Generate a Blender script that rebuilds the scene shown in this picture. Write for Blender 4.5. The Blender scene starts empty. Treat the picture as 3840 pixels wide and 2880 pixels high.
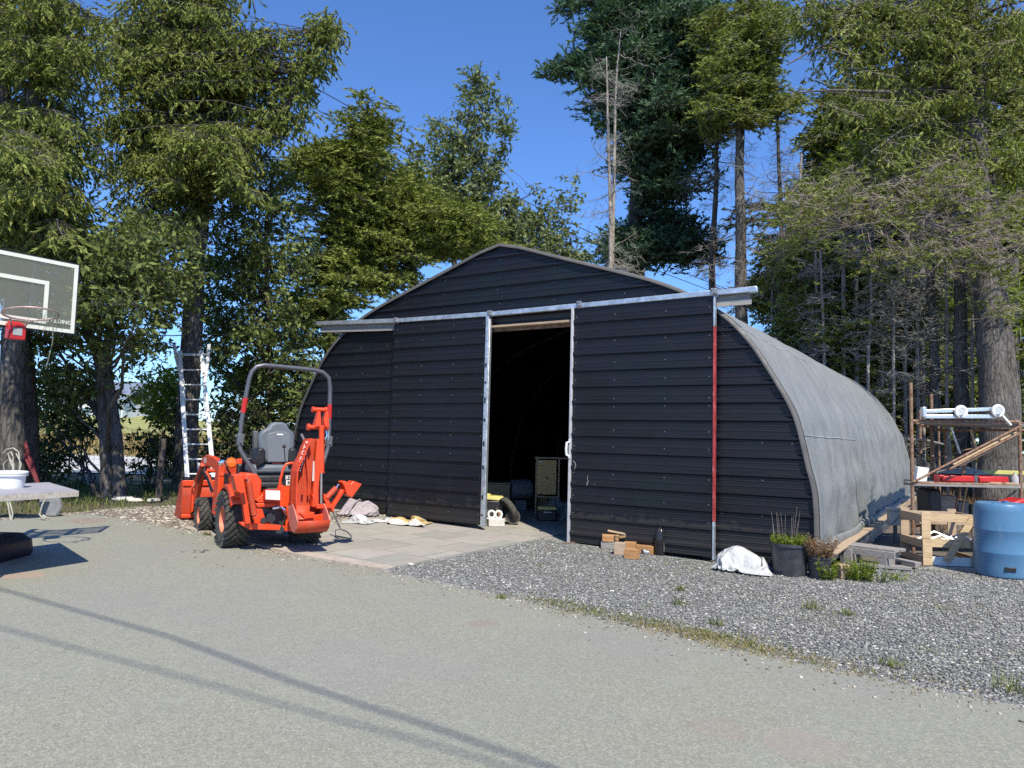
import bpy, bmesh, math, random
import numpy as np
from mathutils import Vector, Matrix
random.seed(11); RNG = np.random.default_rng(11)
scene = bpy.context.scene
col = scene.collection
R_ = math.radians

# ---------------------------------------------------------------- camera
FPX, PITCH, ROLL, EYE = 2746.8, R_(4.289), R_(1.4465), 1.47
F_ = np.array([0, math.cos(PITCH), math.sin(PITCH)])
U0 = np.array([0, -math.sin(PITCH), math.cos(PITCH)]); R0 = np.array([1., 0, 0])
RV = math.cos(ROLL)*R0 + math.sin(ROLL)*U0
UV = -math.sin(ROLL)*R0 + math.cos(ROLL)*U0
CAM = np.array([0, 0, EYE])
cd = bpy.data.cameras.new("camera"); cam = bpy.data.objects.new("camera", cd); col.objects.link(cam)
m = Matrix(((RV[0], UV[0], -F_[0], 0), (RV[1], UV[1], -F_[1], 0), (RV[2], UV[2], -F_[2], EYE), (0, 0, 0, 1)))
cam.matrix_world = m
cd.sensor_fit = 'HORIZONTAL'; cd.sensor_width = 36.0; cd.lens = FPX/3840*36.0
cd.clip_start = 0.05; cd.clip_end = 3000
scene.camera = cam

# ---------------------------------------------------------------- light
SUN_EL = R_(52); SUN_DIR = Vector((0.30*math.cos(SUN_EL), -0.954*math.cos(SUN_EL), math.sin(SUN_EL)))
world = bpy.data.worlds.new("World"); scene.world = world; world.use_nodes = True
nt = world.node_tree; nt.nodes.clear()
sky = nt.nodes.new('ShaderNodeTexSky'); sky.sky_type = 'NISHITA'; sky.sun_disc = False
sky.sun_elevation = SUN_EL; sky.sun_rotation = math.atan2(SUN_DIR.x, SUN_DIR.y)
sky.altitude = 300; sky.air_density = 1.0; sky.dust_density = 0.0; sky.ozone_density = 6
bg = nt.nodes.new('ShaderNodeBackground'); bg.inputs['Strength'].default_value = 0.132
ow = nt.nodes.new('ShaderNodeOutputWorld')
tint = nt.nodes.new('ShaderNodeMix'); tint.data_type = 'RGBA'; tint.blend_type = 'MULTIPLY'; tint.inputs[0].default_value = 1; tint.inputs[7].default_value = (.79, 1.0, 1.30, 1)
nt.links.new(sky.outputs[0], tint.inputs[6]); nt.links.new(tint.outputs[2], bg.inputs[0]); nt.links.new(bg.outputs[0], ow.inputs[0])
sd = bpy.data.lights.new("sun", 'SUN'); sd.energy = 5.0; sd.angle = R_(0.53); sd.color = (1.0, 0.935, 0.78)
so = bpy.data.objects.new("sun", sd); col.objects.link(so)
so.rotation_euler = SUN_DIR.to_track_quat('Z', 'Y').to_euler(); so.location = (6, -20, 30)
scene.view_settings.view_transform = 'Standard'; scene.view_settings.look = 'None'
scene.view_settings.exposure = 0.35; scene.view_settings.gamma = 1.0
scene.render.engine = 'CYCLES'
cy = scene.cycles
cy.max_bounces = 7; cy.diffuse_bounces = 2; cy.glossy_bounces = 3; cy.transmission_bounces = 3
cy.transparent_max_bounces = 8; cy.use_denoising = False; cy.caustics_reflective = False; cy.caustics_refractive = False

# ---------------------------------------------------------------- frames and rays
AB = R_(32.793); X0, Y0 = -2.001, 12.212
EU = np.array([math.cos(AB), -math.sin(AB), 0]); EV = np.array([math.sin(AB), math.cos(AB), 0]); OB = np.array([X0, Y0, 0])
def gu(u): return float(min(max((5.45-u)*.024, 0), .22))          # the yard rises gently to the left
def to_uv(P): d = np.array([P[0], P[1], 0])-OB; return float(d@EU), float(d@EV)
def G(x, y): return gu(to_uv((x, y))[0])
def W(u, v, z=0.0): return OB+EU*u+EV*v+np.array([0, 0, z])
def ray(x, y): return F_+(x-1920)/FPX*RV-(y-1440)/FPX*UV          # x, y in a 3840 x 2880 frame
def on_ground(x, y, z=None):
    d = ray(x, y); zz = 0 if z is None else z
    for _ in range(20):
        P = CAM+(zz-EYE)/d[2]*d
        if z is None: zz = G(P[0], P[1])
    return P
def at(x, y, Y): d = ray(x, y); return CAM+d*(Y/d[1])
def on_plane(x, y, P0, n): d = ray(x, y); n = np.array(n, float); return CAM+d*(((np.array(P0)-CAM)@n)/(d@n))

# ---------------------------------------------------------------- materials
def rgb(h):
    if isinstance(h, str):
        c = [int(h[i:i+2], 16)/255 for i in (0, 2, 4)]
        return tuple(x/12.92 if x <= .04045 else ((x+.055)/1.055)**2.4 for x in c)+(1,)
    return tuple(h)+(1,)
MATS = {}
class Mat:
    def __init__(s, name, base=(.5, .5, .5), rough=.6, metal=0, spec=.5):
        s.m = bpy.data.materials.new(name); s.m.use_nodes = True; s.t = s.m.node_tree
        s.b = s.t.nodes['Principled BSDF']; s.set('Base Color', rgb(base)); s.set('Roughness', rough); s.set('Metallic', metal)
        s.set('Specular IOR Level', spec); MATS[name] = s.m; s._tc = None
    def set(s, k, v): s.b.inputs[k].default_value = v
    def n(s, typ, **kw):
        nd = s.t.nodes.new(typ)
        for k, v in kw.items():
            if k in nd.inputs.keys(): nd.inputs[k].default_value = v
            else: setattr(nd, k, v)
        return nd
    def l(s, a, b): s.t.links.new(a, b)
    def tc(s, scale=(1, 1, 1), rot=(0, 0, 0)):
        if not s._tc: s._tc = s.n('ShaderNodeTexCoord')
        mp = s.n('ShaderNodeMapping'); mp.inputs['Scale'].default_value = scale; mp.inputs['Rotation'].default_value = rot
        s.l(s._tc.outputs['Object'], mp.inputs[0]); return mp.outputs[0]
    def noise(s, scale, detail=4, rough=.6, vec=None, dist=0):
        nd = s.n('ShaderNodeTexNoise', Scale=scale, Detail=detail, Roughness=rough, Distortion=dist)
        s.l(vec if vec else s.tc(), nd.inputs['Vector']); return nd.outputs['Fac']
    def vor(s, scale, vec=None, out='Distance', feature='F1', rand=1.0):
        nd = s.n('ShaderNodeTexVoronoi', feature=feature, Scale=scale, Randomness=rand)
        s.l(vec if vec else s.tc(), nd.inputs['Vector']); return nd.outputs[out]
    def ramp(s, fac, stops, interp='LINEAR'):
        r = s.n('ShaderNodeValToRGB'); r.color_ramp.interpolation = interp
        e = r.color_ramp.elements
        while len(e) > 1: e.remove(e[-1])
        for i, (p, c) in enumerate(stops):
            c = rgb(c) if not isinstance(c, (int, float)) else (c, c, c, 1)
            if i == 0: e[0].position = p; e[0].color = c
            else: x = e.new(p); x.color = c
        s.l(fac, r.inputs[0]); return r.outputs[0]
    def mix(s, a, b, fac, mode='MIX'):
        x = s.n('ShaderNodeMix', data_type='RGBA', blend_type=mode)
        for v, i in ((a, 6), (b, 7)):
            if hasattr(v, 'links'): s.l(v, x.inputs[i])
            else: x.inputs[i].default_value = rgb(v)
        if hasattr(fac, 'links'): s.l(fac, x.inputs[0])
        else: x.inputs[0].default_value = fac
        return x.outputs[2]
    def col(s, c): s.l(c, s.b.inputs['Base Color'])
    def rough(s, c): s.l(c, s.b.inputs['Roughness'])
    def bump(s, h, strength=.3, dist=.01):
        b = s.n('ShaderNodeBump'); b.inputs['Strength'].default_value = strength; b.inputs['Distance'].default_value = dist
        prev = s.b.inputs['Normal'].links[0].from_socket if s.b.inputs['Normal'].links else None
        if prev: s.l(prev, b.inputs['Normal'])
        s.l(h, b.inputs['Height']); s.l(b.outputs[0], s.b.inputs['Normal'])

def simple(name, c, rough=.6, metal=0, var=.12, scale=6, bump=.0, spec=.5, dirt=None, dirt_amt=.5):
    k = Mat(name, c, rough, metal, spec)
    c = rgb(c)[:3]
    n1 = k.noise(scale, 5)
    lo = tuple(x*(1-var) for x in c); hi = tuple(min(1, x*(1+var)) for x in c)
    cc = k.ramp(n1, [(.3, lo), (.7, hi)])
    if dirt is not None:
        f = k.ramp(k.noise(scale*1.7+1, 8, .7), [(.5-.12*dirt_amt, 0.), (.75, dirt_amt)])
        cc = k.mix(cc, dirt, f)
    k.col(cc)
    k.rough(k.ramp(k.noise(scale*3, 4), [(.3, max(.02, rough-.1)), (.7, min(1, rough+.1))]))
    if bump: k.bump(k.noise(scale*8, 5), bump, .01)
    return k.m

# ---------------------------------------------------------------- mesh builder
def rotm(rx=0, ry=0, rz=0): return np.array(Matrix.Rotation(rz, 3, 'Z') @ Matrix.Rotation(ry, 3, 'Y') @ Matrix.Rotation(rx, 3, 'X'))
def frame_of(d):
    d = np.array(d, float); d /= np.linalg.norm(d)+1e-12
    a = np.array([0, 0, 1.]) if abs(d[2]) < .9 else np.array([1., 0, 0])
    x = np.cross(a, d); x /= np.linalg.norm(x); return x, np.cross(d, x), d
class MB:
    def __init__(s): s.v = []; s.f = []; s.k = 0
    def add(s, V, Fs):
        o = s.k; V = np.asarray(V, float); s.v.append(V); s.k += len(V)
        s.f += [tuple(i+o for i in f) for f in Fs]; return s
    def box(s, c, size, rot=None, taper=1.0):
        h = np.array(size)/2.; V = []
        for z in (-1, 1):
            t = taper if z > 0 else 1
            for x, y in ((-1, -1), (1, -1), (1, 1), (-1, 1)): V.append((x*h[0]*t, y*h[1]*t, z*h[2]))
        V = np.array(V)
        if rot is not None: V = V@np.array(rot).T
        return s.add(V+np.array(c), [(0, 3, 2, 1), (4, 5, 6, 7), (0, 1, 5, 4), (1, 2, 6, 5), (2, 3, 7, 6), (3, 0, 4, 7)])
    def b2(s, a, b): a = np.array(a, float); b = np.array(b, float); return s.box((a+b)/2, np.abs(b-a))
    def bar(s, p, q, w, h, up=None):
        p = np.array(p, float); q = np.array(q, float); d = q-p; L = np.linalg.norm(d)
        if up is None: x, y, z = frame_of(d)
        else:
            z = d/L; x = np.cross(np.array(up, float), z); x /= np.linalg.norm(x); y = np.cross(z, x)
        return s.box((p+q)/2, (w, h, L), np.stack([x, y, z], 1))
    def tube(s, pts, r, n=10, cap=True, closed=False, squash=None):
        pts = [np.array(p, float) for p in pts]; m = len(pts)
        rs = r if hasattr(r, '__len__') else [r]*m
        V = []; px = None
        for i, p in enumerate(pts):
            if closed: d = pts[(i+1) % m]-pts[i-1]
            else: d = pts[min(i+1, m-1)]-pts[max(i-1, 0)]
            x, y, z = frame_of(d)
            if px is not None:
                x = px-z*(px@z); x /= np.linalg.norm(x)+1e-9; y = np.cross(z, x)
            px = x
            for k in range(n):
                a = 2*math.pi*k/n
                V.append(p+rs[i]*(math.cos(a)*x+math.sin(a)*y*(squash or 1)))
        Fs = []
        for i in range(m if closed else m-1):
            j = (i+1) % m
            for k in range(n): Fs.append((i*n+k, i*n+(k+1) % n, j*n+(k+1) % n, j*n+k))
        if cap and not closed: Fs += [tuple(range(n))[::-1], tuple((m-1)*n+k for k in range(n))]
        return s.add(V, Fs)
    def cyl(s, p, q, r, n=16, r2=None): return s.tube([p, q], [r, r if r2 is None else r2], n)
    def lathe(s, prof, n=24, c=(0, 0, 0), axis='z', cap=False):
        V = []
        for r, z in prof:
            for k in range(n):
                a = 2*math.pi*k/n; x, y = r*math.cos(a), r*math.sin(a)
                V.append({'z': (x, y, z), 'y': (x, z, y), 'x': (z, x, y)}[axis])
        Fs = []
        for i in range(len(prof)-1):
            for k in range(n): Fs.append((i*n+k, i*n+(k+1) % n, (i+1)*n+(k+1) % n, (i+1)*n+k))
        if cap: Fs += [tuple(range(n))[::-1], tuple((len(prof)-1)*n+k for k in range(n))]
        return s.add(np.array(V)+np.array(c), Fs)
    def plate(s, pts, off):            # outline (3D points) pushed along off = closed solid
        n = len(pts); A = np.array(pts, float); B = A+np.array(off, float)
        return s.add(np.vstack([A, B]), [tuple(range(n)), tuple(range(2*n-1, n-1, -1))]+[(i, n+i, n+(i+1) % n, (i+1) % n) for i in range(n)])
    def grid(s, P):                    # P[i][j] array of points
        P = np.array(P, float); a, b = P.shape[:2]
        return s.add(P.reshape(-1, 3), [(i*b+j, i*b+j+1, (i+1)*b+j+1, (i+1)*b+j) for i in range(a-1) for j in range(b-1)])
    def build(s, name, mat, parent=None, smooth=35, bevel=0, solid=0, recalc=True):
        me = bpy.data.meshes.new(name); V = np.vstack(s.v) if s.v else np.zeros((0, 3))
        me.from_pydata(V.tolist(), [], s.f); me.update()
        if recalc:
            bm = bmesh.new(); bm.from_mesh(me); bmesh.ops.recalc_face_normals(bm, faces=bm.faces); bm.to_mesh(me); bm.free()
        for x in (mat if isinstance(mat, (list, tuple)) else [mat]): me.materials.append(x)
        if smooth:
            me.shade_smooth()
            try: me.set_sharp_from_angle(angle=R_(smooth))
            except Exception: pass
        o = bpy.data.objects.new(name, me); col.objects.link(o)
        if parent: o.parent = parent
        if solid:
            q = o.modifiers.new('solid', 'SOLIDIFY'); q.thickness = solid; q.offset = 0
        if bevel:
            q = o.modifiers.new('bevel', 'BEVEL'); q.width = bevel; q.segments = 2; q.limit_method = 'ANGLE'; q.angle_limit = R_(40)
        return o
def tag(o, label=None, cat=None, group=None, kind=None):
    for k, v in (('label', label), ('category', cat), ('group', group), ('kind', kind)):
        if v: o[k] = v
    return o
def empty(name, loc, label, cat, rz=0, group=None, rot=None):
    o = bpy.data.objects.new(name, None); col.objects.link(o); o.location = tuple(loc); o.empty_display_size = .2
    o.rotation_euler = rot if rot is not None else (0, 0, rz)
    return tag(o, label, cat, group)
def place(o, loc, rz=0, rot=None):
    o.location = tuple(loc); o.rotation_euler = rot if rot is not None else (0, 0, rz); return o
def text_mesh(name, body, size, mat, parent, loc, rot, extrude=.0008, spacing=1.0, bold=0.0):
    cu = bpy.data.curves.new(name, 'FONT'); cu.body = body; cu.size = size; cu.extrude = extrude; cu.align_x = 'CENTER'; cu.align_y = 'CENTER'
    cu.space_character = spacing; cu.offset = bold
    t = bpy.data.objects.new(name, cu); col.objects.link(t)
    bpy.context.view_layer.update()
    me = bpy.data.meshes.new_from_object(t.evaluated_get(bpy.context.evaluated_depsgraph_get()))
    bpy.data.objects.remove(t); bpy.data.curves.remove(cu)
    me.materials.clear(); me.materials.append(mat)
    o = bpy.data.objects.new(name, me); col.objects.link(o); o.parent = parent
    o.matrix_local = Matrix.Translation(loc) @ rot.to_4x4()
    return o
def axes(x, y):                                     # rotation whose local x and y axes are given
    x = Vector(x).normalized(); y = Vector(y); y = (y-x*y.dot(x)).normalized(); z = x.cross(y)
    return Matrix((x, y, z)).transposed()
def quads(name, C, X, Y, mat, parent=None, tris=False):     # many free quads: centre, half axes (numpy)
    n = len(C); V = np.empty((n, 4, 3))
    V[:, 0] = C-X-Y*.15; V[:, 1] = C-Y; V[:, 2] = C+X-Y*.15; V[:, 3] = C+Y
    return fastmesh(name, V.reshape(-1, 3), n, 4, mat, parent)
def fastmesh(name, V, nf, k, mat, parent=None, idx=None):
    me = bpy.data.meshes.new(name); nv = len(V)
    me.vertices.add(nv); me.vertices.foreach_set('co', np.ascontiguousarray(V, dtype=np.float32).ravel())
    me.loops.add(nf*k); me.loops.foreach_set('vertex_index', (np.arange(nf*k) if idx is None else idx.ravel()).astype(np.int32))
    me.polygons.add(nf); me.polygons.foreach_set('loop_start', (np.arange(nf)*k).astype(np.int32))
    try: me.polygons.foreach_set('loop_total', np.full(nf, k, np.int32))
    except Exception: pass
    me.update(calc_edges=True); me.materials.append(mat)
    o = bpy.data.objects.new(name, me); col.objects.link(o)
    if parent: o.parent = parent
    return o
# ---------------------------------------------------------------- materials used all over
k = Mat('dark_sheet_metal', (.011, .0112, .013), .40, 0, .46)
c_ = k.ramp(k.noise(.7, 4, .6), [(.35, (.0055, .0055, .006)), (.5, (.0075, .007, .0125)), (.65, (.006, .0095, .0125))])
sx = k.n('ShaderNodeSeparateXYZ'); k.l(k.tc(), sx.inputs[0]); ad = k.n('ShaderNodeMath', operation='MULTIPLY_ADD'); k.l(k.noise(5, 7, .75, k.tc((1, 1, 2))), ad.inputs[0]); ad.inputs[1].default_value = -.9; k.l(sx.outputs[2], ad.inputs[2])
k.col(k.mix(c_, (.045, .041, .035), k.ramp(ad.outputs[0], [(-.6, .35), (-.1, 0.)])))          # dust splashed up from the ground
k.rough(k.ramp(k.noise(2.2, 6, .7, k.tc((1, 1, 6))), [(.3, .32), (.7, .55)])); k.bump(k.noise(1.1, 3, .5, k.tc((.6, 1, 1))), .12, .03); M_METAL = k.m
M_GALV = simple('galvanised_steel', (.62, .66, .70), .42, .75, .25, 9, .1, dirt=(.25, .25, .26), dirt_amt=.6)
M_ALU = simple('aluminium', (.78, .80, .82), .35, .8, .1, 12)
M_LADDER = simple('bright_ladder_aluminium', (.80, .80, .79), .7, .0, .05, 9, 0, .2)
M_TRIM = simple('weathered_trim', (.105, .10, .097), .6, .1, .2, 5, .1)
k = Mat('grey_board', (.3, .28, .26), .85)
v = k.tc((2, 30, 30)); k.col(k.ramp(k.noise(2.5, 6, .7, v), [(.25, (.13, .12, .11)), (.5, (.27, .25, .235)), (.8, (.40, .38, .35))]))
k.bump(k.noise(3, 5, .6, v), .4, .006); M_GREYWOOD = k.m
k = Mat('brown_beam', (.2, .12, .08), .8)
v = k.tc((2.5, 9, 9)); k.col(k.ramp(k.noise(2.2, 6, .65, v, 1.0), [(.3, (.07, .045, .03)), (.5, (.22, .14, .10)), (.62, (.36, .27, .22)), (.75, (.16, .10, .07))])); M_BEAM = k.m
def woodmat(name, lo, mid, hi, sc=(2, 22, 22)):
    k = Mat(name, mid, .75); v = k.tc(sc)
    k.col(k.ramp(k.noise(2.2, 6, .65, v, .8), [(.25, lo), (.5, mid), (.78, hi)])); k.bump(k.noise(3, 5, .6, v), .3, .004); return k.m
M_PINE = woodmat('raw_pine', (.36, .24, .13), (.55, .40, .24), (.70, .55, .36))
M_OLDPINE = woodmat('weathered_pine', (.24, .17, .11), (.42, .31, .21), (.55, .44, .32))
M_CEDAR = woodmat('cut_timber', (.24, .11, .04), (.43, .22, .085), (.56, .34, .16))
k = Mat('cover_fabric', (.30, .33, .35), .62, 0, .35)
n1 = k.noise(1.1, 5, .65, k.tc((1, 1, .45)), 1.5); n2 = k.noise(5, 6, .7, k.tc((1, .5, .3)))
c1 = k.ramp(n1, [(.3, (.190, .198, .198)), (.55, (.215, .223, .221)), (.75, (.24, .246, .242))])
c1 = k.mix(c1, (.18, .26, .22), k.ramp(k.noise(.7, 5, .7, k.tc((1, .8, .25))), [(.55, 0.), (.72, .38)]))
k.col(k.mix(c1, (.20, .20, .20), k.ramp(n2, [(.5, 0.), (.8, .18)])))
k.bump(k.noise(1.6, 6, .62, k.tc((1, 1, .6)), 2.2), .8, .07); k.bump(k.noise(45, 3), .12, .004); M_COVER = k.m
M_DIRTYFLOOR = simple('dirt_floor', (.12, .10, .085), .95, 0, .3, 4, .3)
M_WHITEMARK = simple('faded_white_paint', (.72, .72, .68), .5, 0, .1, 10)
M_BLACK = simple('black_plastic', (.018, .018, .02), .45, 0, .3, 8)
M_RUBBER = simple('dusty_rubber', (.045, .043, .038), .85, 0, .35, 9, .3, dirt=(.16, .145, .12), dirt_amt=.55)
M_ORANGE = simple('orange_paint', (.76, .062, .010), .42, 0, .10, 5, 0, .5, dirt=(.33, .10, .05), dirt_amt=.5)
M_ORANGEWORN = simple('worn_orange_paint', (.56, .058, .018), .55, 0, .2, 6, .1, .4, dirt=(.30, .10, .06), dirt_amt=.7)
M_DARKSTEEL = simple('dark_grey_paint', (.13, .135, .145), .42, .3, .12, 5)
M_SEAT = simple('grey_vinyl', (.125, .145, .165), .55, 0, .08, 7, .05)
M_CHROME = simple('chrome', (.85, .87, .9), .15, 1, .05, 5)
M_RED = simple('red_paint', (.50, .02, .02), .4, 0, .15, 5)
M_TILERED = simple('red_tape', (.42, .045, .05), .55, 0, .25, 12)
M_HOSE = simple('black_hose', (.02, .02, .022), .5)
M_RUST = simple('rusty_steel', (.19, .075, .04), .8, .2, .35, 14, .3, dirt=(.40, .33, .24), dirt_amt=.95)
M_WHITEPL = simple('white_plastic', (.76, .77, .75), .45, 0, .06, 5, dirt=(.5, .5, .46), dirt_amt=.3)
M_SOIL = simple('potting_soil', (.05, .035, .025), .95, 0, .4, 30, .4)

# ---------------------------------------------------------------- ground sheets, in the barn's own frame
def uvsheet(name, poly, dz, mat, breaks=(5.45, -3.7167), fn=None):
    bm = bmesh.new(); bm.faces.new([bm.verts.new((p[0], p[1], 0)) for p in poly])
    for u in breaks: bmesh.ops.bisect_plane(bm, geom=bm.verts[:]+bm.edges[:]+bm.faces[:], plane_co=(u, 0, 0), plane_no=(1, 0, 0))
    for v in bm.verts: v.co.z = gu(v.co.x)+dz
    if dz > -.01:
        bnd = [e for e in bm.edges if len(e.link_faces) == 1]; r_ = bmesh.ops.extrude_edge_only(bm, edges=bnd)
        for v in r_['geom']:
            if isinstance(v, bmesh.types.BMVert): v.co.z -= .04
    bmesh.ops.triangulate(bm, faces=[f for f in bm.faces if len(f.verts) > 4])
    if sum(f.normal.z*f.calc_area() for f in bm.faces) < 0: bmesh.ops.reverse_faces(bm, faces=bm.faces)
    me = bpy.data.meshes.new(name); bm.to_mesh(me); bm.free(); me.materials.append(mat)
    o = bpy.data.objects.new(name, me); col.objects.link(o); o.location = tuple(OB); o.rotation_euler = (0, 0, -AB)
    o['kind'] = 'structure'; return o
def ragged(pts, step=.12, amp=.035, seed=1):
    r = random.Random(seed); out = []; a = 0.0
    for p, q in zip(pts[:-1], pts[1:]):
        d = math.dist(p, q); n = max(1, int(d/step))
        for i in range(n):
            t = i/n; a = a*.7+r.gauss(0, amp)*.6
            nx, ny = -(q[1]-p[1])/d, (q[0]-p[0])/d
            out.append((p[0]+(q[0]-p[0])*t+nx*a, p[1]+(q[1]-p[1])*t+ny*a))
    return out+[pts[-1]]
# forest floor / rough ground to the horizon
k = Mat('forest_floor', (.10, .08, .05), .95)
n1 = k.noise(.35, 6, .7); n2 = k.noise(9, 5, .7)
c1 = k.ramp(n2, [(.3, (.045, .033, .02)), (.55, (.11, .085, .055)), (.8, (.20, .16, .10))])
c2 = k.ramp(n2, [(.3, (.05, .06, .015)), (.7, (.16, .16, .05))])
k.col(k.mix(c1, c2, k.ramp(n1, [(.45, 0.), (.6, .85)]))); k.bump(n2, .8, .05); M_FOREST = k.m
uvsheet('ground', [(-700, -700), (700, -700), (700, 900), (-700, 900)], -.012, M_FOREST)
# crushed gravel
def gravelmat(name, warm=0.0, size=42):
    k = Mat(name, (.3, .3, .3), .9, 0, .3)
    cells = k.vor(size, None, 'Color'); d = k.vor(size, None, 'Distance')
    sep = k.n('ShaderNodeSeparateColor'); k.l(cells, sep.inputs[0])
    a = k.ramp(sep.outputs[0], [(0, (.13, .13, .125)), (.4, (.215, .215, .208)), (.75, (.29, .288, .275)), (.93, (.38, .37, .345)), (1, (.60, .59, .54))])
    b = k.ramp(sep.outputs[0], [(0, (.10, .085, .065)), (.45, (.22, .19, .155)), (.8, (.36, .31, .26)), (1, (.60, .54, .45))])
    f = k.ramp(k.noise(.8, 5, .7), [(.42, warm), (.66, min(1, warm+.55))])
    c = k.mix(a, b, f)
    c = k.mix(c, (.16, .17, .09), k.ramp(k.noise(1.1, 8, .75), [(.48, 0.), (.66, .55)]))     # moss and fine weed between the stones
    k.col(c); k.bump(d, -.9, .02); k.bump(k.noise(6, 4), .35, .04); return k.m
M_GRAVEL = gravelmat('crushed_gravel', .0); M_GRAVELW = gravelmat('warm_gravel', .75, 36)
EDGE = [(-2.85, -3.35), (-1.8, -3.22), (-.7, -3.14), (.5, -3.3), (1.6, -3.46), (3.0, -3.36), (4.6, -3.42), (6.0, -3.6), (7.55, -3.86), (8.5, -3.9), (10, -4.2), (14, -4.6), (34, -6)]
EDGER = ragged(EDGE, .10, .03, 4)
uvsheet('gravel', [(2.9, 13), (2.9, -4.3)]+[(34, -7), (34, 13)], -.004, M_GRAVEL)
LEFTG = ragged([(-3.3, -3.4), (-3.35, -2.3), (-3.1, -1.2), (-2.9, .2), (-2.7, 1.5)], .2, .08, 9)
uvsheet('gravel_strip', [(-2.9, -9)]+LEFTG+[(2.99, 1.5), (2.99, -4.4)], -.006, M_GRAVELW)
# asphalt
k = Mat('old_asphalt', (.3, .3, .28), .93, 0, .25)
grain = k.vor(120, None, 'Color'); sep = k.n('ShaderNodeSeparateColor'); k.l(grain, sep.inputs[0])
c = k.ramp(sep.outputs[0], [(0, (.155, .155, .125)), (.4, (.230, .230, .187)), (.8, (.292, .290, .236)), (1, (.41, .39, .33))])
fine = k.noise(24, 6, .75); big = k.noise(.45, 4, .55); mid = k.noise(2.6, 6, .7)
c = k.mix(c, k.ramp(fine, [(.3, (.190, .19, .154)), (.7, (.308, .305, .250))]), .40)
c = k.mix(c, (.235, .225, .245), k.ramp(big, [(.48, 0.), (.66, .30)]))
c = k.mix(c, (.29, .30, .24), k.ramp(mid, [(.5, 0.), (.75, .35)]))
def spot(k, c, u, v, r, colr, amt, sx=1.0, sy=1.0):
    mp = k.n('ShaderNodeMapping'); k.l(k._tc.outputs['Object'], mp.inputs[0])
    mp.inputs['Location'].default_value = (-u*sx/r, -v*sy/r, 0); mp.inputs['Scale'].default_value = (sx/r, sy/r, 0)
    ln = k.n('ShaderNodeVectorMath', operation='LENGTH'); k.l(mp.outputs[0], ln.inputs[0])
    ad = k.n('ShaderNodeMath', operation='ADD'); k.l(ln.outputs['Value'], ad.inputs[0]); k.l(k.noise(3.5/r*.3, 5, .7), ad.inputs[1])
    return k.mix(c, colr, k.ramp(ad.outputs[0], [(.95, amt), (1.45, 0.)]))
for (px, py, r, cc, am) in ((1810, 2340, .22, (.27, .20, .17), .55), (3030, 2800, .42, (.29, .235, .21), .4), (90, 2160, .35, (.36, .25, .19), .6), (330, 1955, .5, (.27, .19, .16), .6), (2700, 2730, .3, (.27, .21, .19), .35)):
    u, v = to_uv(on_ground(px, py)); c = spot(k, c, u, v, r, cc, am)
k.col(c); k.bump(sep.outputs[1], .22, .005); k.bump(fine, .25, .01); M_ASPHALT = k.m
uvsheet('driveway', [(-2.85, -60)]+EDGER+[(34, -60)], .004, M_ASPHALT)
# slab pavers
k = Mat('slab_pavers', (.35, .33, .29), .85, 0, .3)
br = k.n('ShaderNodeTexBrick'); br.offset = .5; br.squash = 1
mp = k.tc((1, 1, 1)); k.l(mp, br.inputs['Vector'])
for kk, vv in (('Scale', 1.0), ('Mortar Size', .007), ('Mortar Smooth', .3), ('Bias', 0.), ('Brick Width', .61), ('Row Height', .61)): br.inputs[kk].default_value = vv
br.inputs['Color1'].default_value = (.29, .285, .25, 1); br.inputs['Color2'].default_value = (.385, .365, .32, 1); br.inputs['Mortar'].default_value = (.10, .095, .075, 1)
c = k.mix(br.outputs['Color'], (.40, .33, .29), k.ramp(k.noise(1.1, 5, .7), [(.45, 0.), (.65, .55)]))
c = k.mix(c, (.22, .22, .19), k.ramp(k.noise(5, 7, .75), [(.45, 0.), (.8, .7)]))
k.col(c); k.bump(br.outputs['Fac'], -.6, .008); k.bump(k.noise(30, 5), .2, .005); M_PAVER = k.m
uvsheet('paved_apron', [(.15, -3.22), (2.93, -3.25), (2.95, .9), (6.3, .9), (6.3, 6), (-2.2, 6), (-2.2, .9), (-.35, .9), (-.3, -.6), (.1, -2.2)], .010, M_PAVER)
M_EDGE = simple('worn_concrete', (.43, .37, .31), .9, 0, .25, 9, .4, dirt=(.25, .2, .15), dirt_amt=.6)
uvsheet('concrete_edging', ragged([(-.95, -3.12), (.5, -3.24), (1.6, -3.36), (2.99, -3.30)], .15, .012, 3)+ragged([(2.96, -3.16), (1.6, -3.18), (.5, -3.10), (-.9, -3.02)], .15, .012, 5), .016, M_EDGE)
# pale gravel yard and grass bank beyond the trees on the left
M_YARD = gravelmat('pale_gravel', .3, 14); kk = Mat('pale_yard', (.52, .51, .50), .95); kk.col(kk.ramp(kk.noise(4, 6, .75), [(.3, (.40, .39, .38)), (.7, (.62, .61, .60))])); M_YARD = kk.m
me = MB(); me.add([(-60, 20.5, .24), (1.0, 20.5, .24), (1.0, 36, .24), (-60, 36, .24)], [(0, 1, 2, 3)]); o = me.build('gravel_road', M_YARD, smooth=0); o['kind'] = 'structure'
k = Mat('dry_grass', (.25, .25, .08), .95); k.col(k.ramp(k.noise(1.2, 7, .75), [(.3, (.17, .20, .05)), (.5, (.30, .30, .10)), (.75, (.42, .38, .17))])); k.bump(k.noise(8, 5), .8, .1); M_DRYGRASS = k.m
P = [[(x, y, .2+.045*max(0, y-34)**1.15*(.8+.2*math.sin(x*.11))-(.3 if y < 34 else 0)) for x in np.linspace(-90, 6, 40)] for y in np.linspace(33, 70, 20)]
me = MB(); me.grid(P); o = me.build('grass_bank', M_DRYGRASS); o['kind'] = 'structure'
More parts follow.
